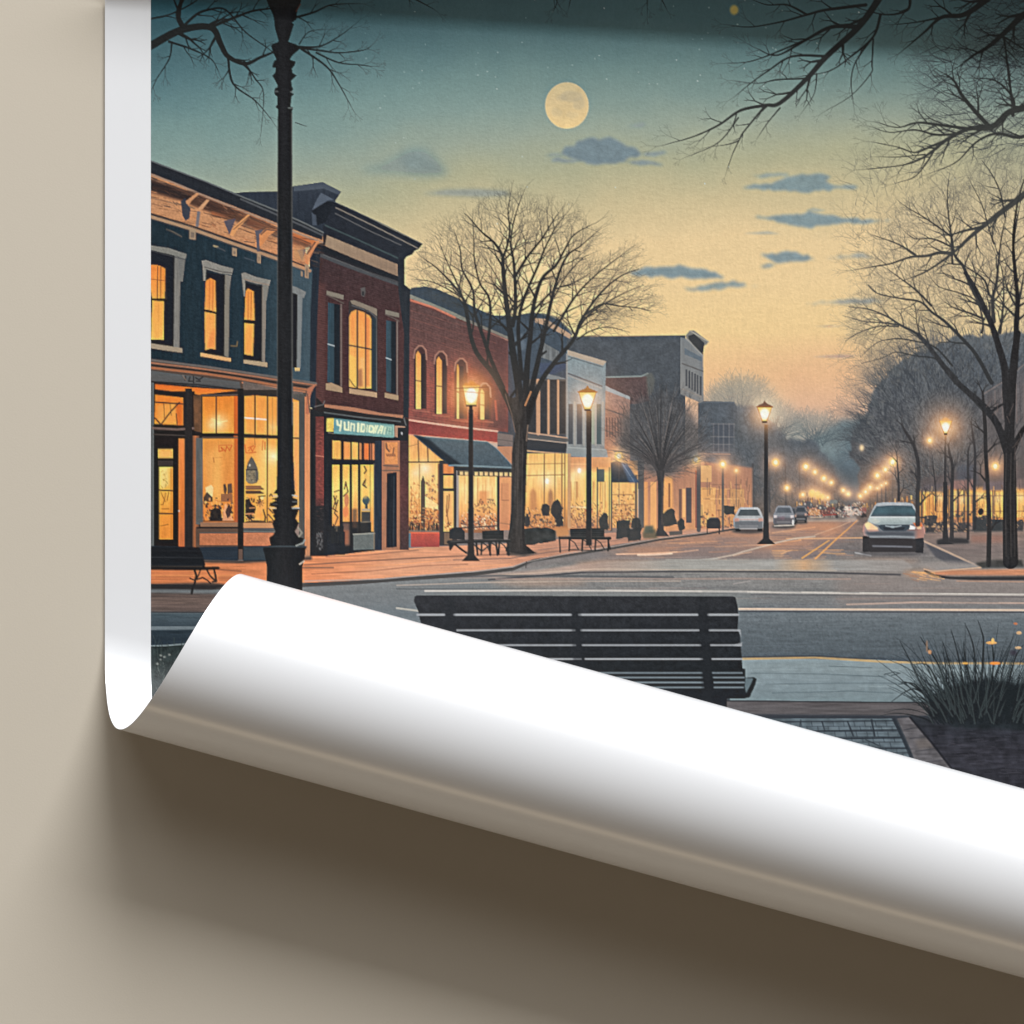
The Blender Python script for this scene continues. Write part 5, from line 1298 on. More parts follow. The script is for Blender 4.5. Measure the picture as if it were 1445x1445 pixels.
def paint_lamps_far():
    pts = [(982, 648.5, 6.5, 1.0), (1020, 655, 5.5, .95), (1039, 664, 4, .5), (1094.5, 652.5, 6, .9), (1137, 658.5, 5.5, .9), (1150, 666, 4.5, .7), (1162.5, 675, 5, .75), (1173, 681, 4.2, .7),
           (1190, 692, 4, .7), (1197.5, 697, 3, .6), (1110.5, 688.5, 4.6, .8), (1146, 695, 4.5, .8), (1154, 697, 4, .75), (1161, 700.5, 3.5, .7), (1168, 702, 3.2, .7), (1133, 698, 4, .7),
           (1259.5, 652, 6, .95), (1249.5, 662.5, 4.2, .8), (1238, 671, 5, .85), (1228, 687.5, 3.6, .8), (1221.5, 694, 3.6, .8), (1214, 700, 3.6, .75), (1238, 689, 2.6, .6), (1250, 682, 2.5, .6),
           (1244, 685, 2.6, .6), (1196, 697, 2.4, .6), (1404.5, 658, 6, .9), (873.5, 643.5, 7, .9), (1312, 621.5, 4.5, .8)]
    for x, y, r, k in pts:
        t = new_id('printed_street_lamp')
        yb = 748 if y < 660 else 735
        if x in (982, 1020):
            line([(x + (4 if x == 982 else 0), y + 6), (x + (4 if x == 982 else 0), 748)], 6 if x == 982 else 3, (82, 80, 82), .92, t)
        elif x == 1404.5 or x == 1312:
            line([(x, y + 5), (x, 700)], 1.2, (90, 80, 80), .6, t)
        elif y < 690:
            line([(x, y + 4), (x, 715)], 1.3, (84, 78, 80), .55, t)
        r *= 1.15
        glow(x, y, r * 6.2, (226, 126, 56), .70 * k, 2.0)
        glow(x, y, r * 2.2, (250, 190, 100), .75 * k, 1.4)
        glow(x, y, r * 3.0, (255, 160, 70), .55 * k, 1.6)
        ell(x, y, r * .72, r * .8, (255, 220, 136), .95 * min(1, k + .1), t, soft=1)
        ell(x, y, r * .4, r * .46, (255, 246, 214), .9 * k)
    # sparkles of shop windows in the distance
    r = random.Random(77)
    for _ in range(120):
        s = r.random()
        x = r.uniform(1120, 1200) if s < .5 else r.uniform(1212, 1290)
        lo = 716 - abs(x - 1205) * .02; hi = lo - abs(x - 1205) * .30
        y = r.uniform(hi, lo)
        line([(x, y), (x, y + r.uniform(2, 7))], r.uniform(.8, 1.8), r.choice([(244, 196, 110), (226, 160, 84), (255, 226, 150), (120, 90, 70), (90, 76, 74)]), r.uniform(.4, .8))
    for cx, cy, rx, ry in ((1146, 697, 4.5, 5), (1154, 699, 3.6, 5), (1160, 701, 3, 4)):
        ell(cx, cy, rx, ry, (246, 214, 130), .8, soft=1)
    ell(1216, 632, 3, 4.5, (244, 216, 160), .9, new_id('printed_street_lamp'), soft=1); glow(1216, 632, 14, (200, 150, 100), .5)


def post(x, y0, y1, w0, w1, tid, base=None, col=(46, 44, 46)):
    poly([(x - w0 / 2, y0), (x + w0 / 2, y0), (x + w1 / 2, y1), (x - w1 / 2, y1)], col, 1, tid, tex=N_VERT, amt=.16)
    line([(x + w0 / 2 - .6, y0), (x + w1 / 2 - .6, y1)], .9, (96, 86, 82), .55)
    if base:
        bw, yb = base
        poly([(x - w1 / 2, y1 - 14), (x + w1 / 2, y1 - 14), (x + w1 / 2 + 1, y1 + (yb - y1) * .5), (x + bw, yb), (x - bw, yb), (x - w1 / 2 - 1, y1 + (yb - y1) * .5)], col, 1, tid)


def paint_lamps_near():
    t = new_id('printed_street_lamp')
    post(1334, 612, 760, 2.2, 6.5, t, (12, 768), (52, 50, 54))
    rect(1331, 680, 1337, 762, (52, 50, 54), 1, tid=t)
    poly([(1322, 762), (1336, 758), (1366, 760), (1368, 767), (1322, 768)], (54, 52, 56), .95, t, 1)
    glow(1334, 600, 58, (214, 130, 60), .6, 1.7)
    lamp_head(1334.5, 594, 611, 9, 2.6, t, False, 1.0)
    poly([(1326, 594), (1334, 589), (1343, 594)], (240, 190, 110), .8, soft=1)
    t = new_id('printed_street_lamp')
    post(1081, 599, 752, 5.2, 7, t, (13.5, 768), (46, 46, 50))
    glow(1079, 584, 48, (206, 126, 60), .55, 1.8)
    lamp_head(1079, 574, 594, 10.5, 3.4, t, True, 1.0, (128, 84, 62))
    t = new_id('printed_street_lamp')
    post(831, 579, 770, 6.6, 8.6, t, None, (48, 46, 48))
    rect(827.5, 580, 835, 624, (48, 46, 48), 1, tid=t)
    lamp_head(829, 553, 577, 12.5, 4.6, t, True, 1.0, (176, 130, 70))
    t = new_id('printed_street_lamp')
    lamp_head(665, 544, 571, 12, 7.5, t, False, 1.15)
    glow(665, 556, 62, (214, 110, 50), .42, 1.6)
    poly([(653, 545), (657, 540), (661, 541), (663, 537), (668, 538), (671, 541), (678, 545)], (226, 160, 84), .9, t, 1)
    line([(642, 548), (690, 546)], 1.2, (150, 92, 60), .6); line([(645, 552), (686, 555)], .9, (190, 120, 70), .5)
    post(664.5, 578, 775, 6.2, 8.4, t, (13, 792), (46, 42, 42))
    line([(664.5, 574), (664.5, 582)], 5, (66, 44, 40), .95)


def mid_bench(x0, x1, yb, yt, seat, foot, seed, tid):
    col = (42, 44, 46)
    poly([(x0, yt + 1), (x1, yt), (x1, yb), (x0 + 1, yb)], col, 1, tid, tex=N_MID, amt=.15)
    for k in range(1, 4):
        y = yt + (yb - yt) * k / 4
        line([(x0 + 1, y), (x1 - 1, y)], .7, (84, 82, 82), .5)
    line([(x0 - 2, seat), (x1 + 8, seat + .5)], 4, col, 1, tid)
    line([(x0 - 2, seat - 2), (x1 + 8, seat - 1.5)], .8, (120, 106, 98), .6)
    n = 4
    for k in range(n):
        x = x0 + (x1 + 6 - x0) * k / (n - 1)
        line([(x, seat), (x - 1, foot)], 2.6, col, 1, tid)
        if k < n - 1:
            line([(x, seat + 2), (x + 7, seat + 7), (x + 12, foot - 2)], 1.6, col, .9, tid)


def paint_benches():
    t = new_id('printed_bench')
    mid_bench(680, 711, 764, 748, 763, 782, 1, t)
    poly([(634, 760), (634, 748), (640, 744), (650, 744), (656, 750), (656, 762)], (44, 46, 50), 1, t)
    line([(633, 765), (690, 763)], 5, (44, 44, 46), 1, t)
    poly([(633, 765), (642, 768), (636, 777), (634, 776)], (44, 44, 46), 1, t)
    line([(642, 768), (652, 776), (658, 780)], 3, (44, 42, 44), 1, t)
    for x in (672, 690, 700, 716):
        line([(x, 764), (x + 2, 783)], 3, (44, 44, 46), 1, t)
    line([(668, 768), (680, 778), (690, 770)], 2, (44, 44, 46), .9, t); line([(636, 764), (700, 761)], .9, (120, 108, 104), .6)
    t = new_id('printed_bench')
    mid_bench(804, 853, 758, 745, 759, 777, 2, t)
    poly([(788, 757), (802, 757), (802, 761), (789, 761)], (60, 52, 52), .9, t)
    line([(789.5, 758), (790.5, 779)], 2.4, (50, 46, 48), 1, t); line([(858, 762), (861, 775)], 2.4, (46, 46, 48), 1, t)
    line([(803, 776), (850, 777)], 1.6, (46, 46, 48), .9)
    # planters, chairs and figures along the pavement
    for pts in ([(870, 735), (889, 734), (889, 758), (869, 760)], [(892, 732), (902, 730), (905, 742), (900, 750), (890, 744)], [(884, 746), (906, 744), (904, 762), (886, 764)], [(845, 732), (852, 722), (858, 728), (858, 748), (846, 748)],
                [(936, 725), (943, 718), (952, 718), (955, 740), (936, 744)], [(956, 735), (962, 730), (967, 735), (966, 748), (957, 748)], [(1022, 714), (1036, 713), (1037, 726), (1022, 726)]):
        p = new_id('printed_planter')
        poly(rough(pts, 1.2, 4), (54, 56, 58), .93, p)
    poly([(906, 752), (925, 746), (928, 760), (908, 760)], (92, 84, 60), .8, soft=1); poly([(910, 742), (922, 742), (922, 752), (908, 752)], (72, 84, 72), .8, soft=1)
    poly([(944, 750), (963, 749), (963, 754), (945, 756)], (86, 80, 76), .9)
    ch = new_id('printed_bench')
    poly([(997, 734), (1003, 730), (1013, 730), (1017, 736), (1017, 746), (997, 746)], (56, 56, 60), 1, ch)
    for x in (998, 1015):
        line([(x, 744), (x, 753)], 1.8, (56, 54, 56), 1, ch)
    line([(1001, 731), (1013, 731)], 1, (120, 124, 130), .7)
    # left bench
    t = new_id('printed_bench')
    poly([(205, 771), (281, 772), (285, 780), (290, 797), (289, 800), (205, 804)], (30, 34, 40), 1, t, tex=N_HORZ, amt=.12)
    for y, a in ((777, .3), (786.5, .6), (797, .35)):
        line([(205, y), (286, y + .5)], .9, (70, 74, 80), a)
    poly([(205, 799), (273, 800), (308, 799.5), (311, 801.5), (308, 804), (272, 805), (205, 804)], (38, 36, 38), 1, t)
    line([(205, 799), (285, 799.5)], 1.0, (120, 92, 70), .5)
    for pts, w in (([(274, 803), (277, 812), (275, 822), (272, 830), (270.5, 837)], 3.2), ([(302, 803), (304, 812), (305, 820)], 3), ([(283, 804), (280, 812), (277, 818), (286, 815), (293, 819), (297, 823)], 2),
                   ([(292, 804), (296, 812), (302, 818)], 2.4), ([(305, 820), (300, 821)], 2.4), ([(268, 816), (275, 819)], 2)):
        line(pts, w, (36, 34, 36), 1, t)
    poly([(205, 824), (300, 822), (320, 825), (300, 832), (205, 832)], (48, 44, 46), .8, soft=1)


def paint_big_lamp():
    t = new_id('printed_street_lamp')
    col = hg((378, (30, 34, 38)), (400, (36, 37, 41)), (424, (26, 29, 34)))
    L = lambda pts: Z(360, 0, 8.5, pts)
    K = lambda pts: Z(340, 660, 8.025, pts)
    body = [(374, -45), (376, 0), (379, 8), (384, 18), (386.5, 26), (388, 40), (393, 58), (391, 60), (385, 61.5), (382.5, 65), (384.5, 72), (390, 84), (387, 86), (385, 90), (384, 95), (389, 96), (388.5, 102), (384, 107), (388, 113), (392, 122),
            (388, 125), (387, 130), (388, 134), (391, 136), (391, 148), (388.5, 151), (392, 154), (391.8, 170), (391.7, 300), (391.6, 480), (391, 640), (390.4, 690), (386, 696), (391, 697), (391, 702), (383, 704), (390, 706), (381, 710), (380, 714),
            (390, 716), (384, 719), (385, 722), (387, 725), (385, 728), (388, 732), (384, 738), (386, 745), (389, 749), (386, 754), (380, 759), (381, 765), (382, 769), (372, 771.5), (371, 776), (373, 781), (375, 790), (376.5, 800), (376, 850), (376, 900),
            (427, 900), (427, 850), (427, 800), (429, 790), (431, 781), (431, 776), (433, 771.5), (423, 769), (428, 765), (428.5, 760), (420, 756), (416, 750), (419, 745), (422, 738), (417, 732), (419, 727), (421, 722), (422, 718), (411, 716), (420, 712),
            (420, 705), (413, 702), (417, 696), (415.5, 690), (414, 640), (412.6, 480), (412.5, 300), (412.3, 170), (412.2, 157), (414, 152), (410, 150), (411.5, 136), (415, 133), (411, 130), (414, 126), (412, 122), (411, 114), (419, 106.5), (413, 103), (412, 97),
            (416, 92), (417, 87), (409, 84), (413, 78), (422, 70), (423, 66), (417, 62), (407, 59), (412, 44), (415, 34), (412, 32), (418, 28), (420, 14), (425, 2), (427, -45)]
    poly(body, col, 1, t, tex=N_VERT + .5 * N_FINE, amt=.14)
    line([(411.8, 160), (412, 300), (412.2, 480), (412.6, 600)], 1.2, (112, 112, 108), .75)
    line([(410, 170), (410, 300), (410, 480), (411.5, 640)], .8, (70, 72, 74), .4)
    line([(391.8, 230), (391.4, 480), (391, 600)], 1.2, (96, 92, 88), .6)
    poly([(414, 655), (416, 690), (412, 690), (411, 655)], (34, 48, 62), .6, soft=1)
    for pts, w, c in (([(386, 700), (391, 700)], 2.6, (206, 184, 150)), ([(413, 699), (419, 700)], 2.0, (176, 184, 180)), ([(381, 717), (389, 717.3)], 2.0, (206, 186, 150)), ([(413, 717.3), (422, 717)], 2.2, (160, 166, 166)), ([(385, 711.5), (391, 711.5)], 1.5, (80, 78, 76)),
                      ([(413, 708), (420, 708)], 1.3, (120, 124, 124)), ([(373, 771.5), (400, 771), (432, 771.5)], 2.2, (62, 74, 82)), ([(421, 745), (426, 752), (422, 757)], 2.6, (150, 144, 128)), ([(418, 770), (428, 766), (430, 762)], 2.2, (150, 156, 150)),
                      ([(423, 796), (429, 792)], 2.0, (206, 190, 170)), ([(388, 129), (392, 129)], 1.2, (120, 130, 130)), ([(410, 129.5), (415, 129.5)], 1.2, (120, 130, 130)), ([(407, 152.5), (413, 152.8)], 1.2, (126, 140, 136))):
        line(pts, w, c, .8)
    line([(424, 6), (418, 16)], 1.6, (112, 60, 48), .7)


def paint_near_bench():
    t = new_id('printed_bench')
    col = vg((840, (46, 48, 54)), (900, (40, 44, 50)), (950, (32, 37, 42)), (1000, (28, 32, 40)))
    poly([(585, 842), (588, 840), (640, 840), (800, 841), (1034, 841.5), (1038, 843), (1041, 855), (1042, 867), (1041, 890), (1044, 895), (1045, 907), (1047, 930), (1048, 943), (1052, 944), (1052, 956), (1064, 955.5), (1068, 958), (1066, 966), (1058, 984),
          (1050, 986), (1026, 986), (1026, 1030), (1006, 1030), (990, 1030), (640, 1030), (620, 950), (600, 900), (592, 872), (590, 862), (584, 848)], col, 1, t, tex=N_MID + N_FINE, amt=.14)
    g = (150, 154, 160)
    for y, ss, w in ((867.5, ((589, 627), (641, 806), (817, 984), (999.5, 1042)), 3.0), (889.5, ((594, 622), (645, 811), (820, 986), (1001, 1044)), 2.4), (910.5, ((700, 812), (822, 988.5), (1003, 1046)), 2.2), (930, ((760, 820), (826, 991), (1005, 1047)), 2.0),
                     (949.5, ((800, 990.5), (1006, 1047)), 2.0), (956, ((830, 991), (1007, 1050)), 1.8), (963, ((830, 992), (1008, 1050)), 2.2), (970, ((880, 993), (1008, 1049)), 1.8)):
        for x0, x1 in ss:
            line([(x0, y), (x1, y)], w, g if y < 940 else (112, 128, 138), .92)
    poly([(1045, 888), (1040, 890.5), (1036, 890.5), (1043, 891), (1046, 900)], g, .8); poly([(1048, 906), (1034, 911), (1046, 912)], g, .8)
    poly([(1052, 957), (1063, 957.5), (1053, 978), (1051, 968)], (92, 112, 120), .95)
    poly([(589, 842), (589, 870), (595, 885), (600, 903), (586, 903), (580, 842)], (84, 98, 108), 0)
    line([(590, 839), (800, 839.5), (1036, 840.5)], 1.0, (120, 124, 126), .5)
    for x in (634, 812, 992):
        poly([(x - 7, 842), (x + 7, 842), (x + 14, 1010), (x, 1010)], (36, 40, 46), .45, soft=1)


def paint_grass():
    t = new_id('printed_ornamental_grass')
    r = random.Random(9)
    poly(rough([(1312, 1010), (1318, 985), (1340, 968), (1380, 958), (1420, 962), (1460, 970), (1500, 975), (1500, 1025), (1420, 1030), (1350, 1026)], 3, 6), (34, 42, 48), .95, t, 2, tex=N_MID, amt=.2)
    M = mask(); M2 = mask()
    for i in range(760):
        bx = r.uniform(1316, 1490); u = (bx - 1385) / 70
        by = r.uniform(985, 1022)
        a = -math.pi / 2 + u * .62 + r.gauss(0, .22)
        L = r.uniform(25, 95) * (1 - .18 * min(abs(u), 1.4)) if i < 620 else r.uniform(50, 118)
        curl = (.03 * u + r.gauss(0, .02))
        x, y = bx, by; n = 8
        w = r.uniform(.9, 2.0)
        for k in range(n):
            nx, ny = x + math.cos(a) * L / n, y + math.sin(a) * L / n
            seg(M if i % 9 else M2, x, y, w / 2 * (1 - k / n) + .2, nx, ny, w / 2 * (1 - (k + 1) / n) + .2)
            x, y = nx, ny; a += curl * 1.6
    for pts in ([(1318, 990), (1300, 965), (1283, 930), (1270, 905)], [(1340, 985), (1325, 940), (1306, 910), (1298, 898)], [(1350, 980), (1338, 930), (1330, 905)], [(1362, 980), (1352, 925), (1342, 888)], [(1378, 980), (1374, 915), (1362, 880)], [(1384, 975), (1388, 910), (1385, 890), (1380, 876)],
                [(1315, 992), (1290, 965), (1268, 966)], [(1318, 994), (1290, 972), (1258, 990)], [(1312, 985), (1285, 965), (1272, 962)], [(1330, 980), (1310, 940), (1288, 938)], [(1398, 980), (1402, 930), (1398, 900)], [(1420, 980), (1432, 930), (1444, 910)], [(1375, 980), (1362, 930), (1360, 905)],
                [(1316, 996), (1300, 985), (1284, 983)]):
        limb(M, pts, 3.4, .7)
    lay(M, FULL, (28, 36, 41), .95, t)
    lay(M2, FULL, (74, 88, 88), .45)
    for x, y, w, h, c in ((1399, 907, 8, 2.2, (222, 178, 110)), (1401, 904, 2, 4, (236, 196, 120)), (1438, 893, 4, 2.5, (206, 176, 130)), (1433, 880, 3, 1.8, (190, 126, 86)), (1437, 914, 5, 2, (196, 170, 128)), (1308, 912, 1.4, 9, (140, 116, 96)), (1312, 920, 2.6, 3, (190, 150, 110)),
                          (1404, 936, 8, 2.4, (226, 150, 76)), (1362, 936, 4, 1.6, (220, 170, 90))):
        ell(x, y, w, h, c, .9, n=9)
    ell(1430, 921, 5, 4, (58, 52, 66), .7, soft=1)


def paint_main_tree():
    t = new_id('printed_tree')
    r = random.Random(21)
    V = lambda pts: Z(570, 260, 4.014, pts)
    crown = V([(75, 540), (75, 400), (180, 290), (280, 230), (380, 150), (480, 50), (640, 45), (740, 100), (800, 150), (900, 150), (1000, 190), (1095, 240), (1100, 300), (1000, 400), (1060, 440), (1150, 400), (1270, 385), (1310, 450), (1380, 560), (1430, 650),
               (1400, 730), (1250, 700), (1150, 760), (1220, 820), (1300, 850), (1000, 890), (700, 890), (500, 890), (250, 700), (100, 590)])
    mk, bb = pmask(crown)
    K = np.zeros((CH, CW), np.float32); K[bb[2]:bb[3], bb[0]:bb[1]] = mk

    def keep(x, y):
        i, j = int(y - OY), int(x - OX)
        return 0 <= i < CH and 0 <= j < CW and (K[i, j] > .3 or r.random() < .55)
    M = mask(); M2 = mask()
    # limbs: (points in zoom units, width at root, width at tip, side twigs)
    LB = [([(660, 1330), (650, 1150), (625, 1000), (605, 860), (590, 740), (570, 580), (560, 460), (555, 400), (510, 330), (440, 270), (380, 200)], 12, 1.4, 14),
          ([(560, 420), (590, 330), (600, 250), (590, 160), (600, 80)], 4, 1, 9), ([(615, 800), (632, 700), (630, 560), (620, 430), (605, 330), (625, 200), (660, 90)], 6.5, 1, 12),
          ([(632, 520), (700, 410), (780, 310), (830, 230), (870, 170)], 4.6, .9, 11), ([(668, 1100), (648, 860), (655, 740), (690, 620), (760, 460), (800, 360), (850, 260), (900, 190)], 6.5, 1, 11),
          ([(676, 1320), (690, 1150), (700, 1000), (716, 860), (732, 700), (780, 540), (860, 460), (900, 390), (960, 290), (1060, 230)], 10, 1, 13), ([(690, 1300), (720, 1170), (760, 1000), (790, 870), (835, 660), (880, 500), (930, 400), (1000, 350), (1080, 280)], 9, 1, 13),
          ([(640, 1350), (590, 1230), (510, 1080), (400, 930), (350, 700), (330, 640), (270, 560), (180, 470), (110, 420)], 9.5, .9, 13), ([(560, 1150), (500, 1010), (440, 840), (400, 720), (390, 600), (330, 480), (320, 380), (290, 280)], 6.5, .9, 12),
          ([(470, 930), (490, 760), (480, 640), (430, 560), (400, 430), (395, 300), (390, 190)], 4.6, .8, 11), ([(340, 660), (300, 560), (240, 430), (200, 330)], 3.2, .7, 9), ([(590, 740), (560, 600), (500, 480), (440, 400)], 2.6, .7, 8), ([(590, 760), (540, 640), (480, 520)], 2.2, .6, 7),
          ([(700, 1345), (763, 1144), (860, 1000), (960, 880), (1010, 760), (1120, 610), (1230, 520), (1330, 480)], 8.5, .9, 13), ([(850, 830), (940, 680), (1000, 600), (1080, 520), (1180, 440), (1250, 390)], 4.2, .8, 12),
          ([(1020, 745), (1120, 680), (1220, 690), (1320, 700), (1400, 720)], 3.6, .7, 11), ([(960, 870), (1020, 770), (1100, 700), (1240, 620), (1360, 570)], 4, .7, 12), ([(730, 720), (850, 600), (960, 560), (1060, 500)], 3.4, .7, 9),
          ([(980, 880), (1060, 830), (1160, 810), (1280, 840)], 2.4, .6, 9), ([(340, 650), (240, 590), (150, 550), (60, 540)], 2.4, .6, 9), ([(470, 740), (540, 640), (560, 540)], 1.8, .6, 5), ([(850, 640), (920, 520), (1010, 420), (1050, 400)], 2.4, .7, 8)]
    for pts, w0, w1, kids in LB:
        limb(M, V(pts), w0, w1, r, kids, 27, 3, spread=.42, bend=.14, wmin=.36, keep=keep, side=.62)
    # extra fine twigs near the rim
    for i in range(1050):
        k = r.randrange(len(crown)); x0, y0 = crown[k]; x1, y1 = crown[(k + 1) % len(crown)]
        u = r.random(); x = x0 + (x1 - x0) * u; y = y0 + (y1 - y0) * u
        if y > 460:
            continue
        f = r.uniform(.55, .99); x = 735 + (x - 735) * f; y = 470 + (y - 470) * f
        a = math.atan2(y - 470, (x - 735))
        twig(M2, x, y, a + r.gauss(0, .4), r.uniform(7, 15), .8, 2, r, .45, .15, wmin=.28)
    lay(M2, FULL, (66, 68, 64), .74, t)
    lay(M, FULL, hg((600, (52, 54, 54)), (740, (38, 38, 40)), (900, (62, 62, 60))), .95, t)
    # trunk
    trunk = [(706, 548), (716, 566), (723, 588), (727, 612), (722, 640), (722, 680), (721, 720), (719, 745), (716, 765), (713, 778), (735, 782), (757, 781), (748, 774), (741, 768), (740, 745), (742, 700), (743, 660), (744, 630), (746, 600), (750, 580), (757, 556),
             (750, 562), (745, 574), (743, 566), (741, 540), (738, 560), (733, 570), (730, 545), (728, 560), (720, 562), (712, 548)]
    poly(trunk, hg((712, (44, 42, 42)), (730, (60, 54, 52)), (745, (38, 36, 38))), 1, t, tex=N_VERT + .5 * N_FINE, amt=.26)
    for pts in ([(724, 610), (722, 660), (721, 720)], [(733, 600), (731, 650), (730, 740)], [(738, 620), (737, 680), (735, 760)], [(728, 640), (727, 700)]):
        line(pts, 1.1, (92, 82, 76), .5)
    line([(741, 572), (747, 558), (749, 553)], 2.2, (206, 150, 100), .8); line([(745, 600), (743, 622)], 1.4, (190, 150, 120), .6); line([(713, 556), (722, 585), (727, 610)], 1.2, (150, 110, 92), .6)
    poly([(722, 776), (745, 778), (760, 780), (740, 785), (715, 783)], (52, 48, 48), .8, soft=1)


def paint_round_tree():
    t = new_id('printed_tree')
    r = random.Random(33)
    cx, cy, rx, ry = 932, 613, 64, 60
    poly(rough([(cx + rx * math.cos(i * .3) * r.uniform(.82, 1.02), cy + ry * math.sin(i * .3) * r.uniform(.8, 1.02)) for i in range(21)], 4, 6), (84, 84, 88), .80, t, 5, tex=N_MID + N_FINE, amt=.12)
    M = mask(); Ml = mask()
    for i in range(46):
        a = -math.pi / 2 + (i / 45 - .5) * 2.7 + r.gauss(0, .06)
        ex, ey = cx + math.cos(a) * rx * r.uniform(.7, 1.05), 660 + (math.sin(a)) * r.uniform(60, 118)
        limb(M if i % 4 else Ml, [(932 + r.uniform(-2, 2), 672), (932 + (ex - 932) * .35, 660 + (ey - 660) * .4), (ex, ey)], 2.4, .6, r, 5, 17, 2, spread=.4, bend=.12, wmin=.34)
    for i in range(520):
        a = r.uniform(0, 6.28); f = math.sqrt(r.random()) * 1.06
        x, y = cx + math.cos(a) * rx * f, cy + math.sin(a) * ry * f
        aa = math.atan2(y - 668, x - cx)
        twig(M if r.random() < .7 else Ml, x, y, aa + r.gauss(0, .3), r.uniform(6, 13), .8, 1, r, .4, .1, wmin=.3)
    lay(Ml, FULL, (138, 122, 114), .6, t)
    lay(M, FULL, (46, 46, 50), .85, t)
    for pts in ([(932, 672), (915, 650), (890, 640), (866, 636)], [(932, 674), (950, 650), (975, 632), (996, 625)], [(930, 668), (905, 630), (880, 612)], [(934, 668), (960, 630), (990, 600)]):
        mm = mask(); limb(mm, pts, 3, .8, r, 4, 14, 2, wmin=.35); lay(mm, FULL, (74, 70, 72), .85, t)
    poly([(926, 664), (938, 664), (936.5, 690), (936, 730), (937, 748), (945, 757), (924, 757), (928, 745), (928.5, 700), (928, 680)], (64, 60, 62), 1, t, tex=N_VERT, amt=.22)
    line([(934.5, 680), (934, 740)], 1.2, (112, 92, 82), .5)


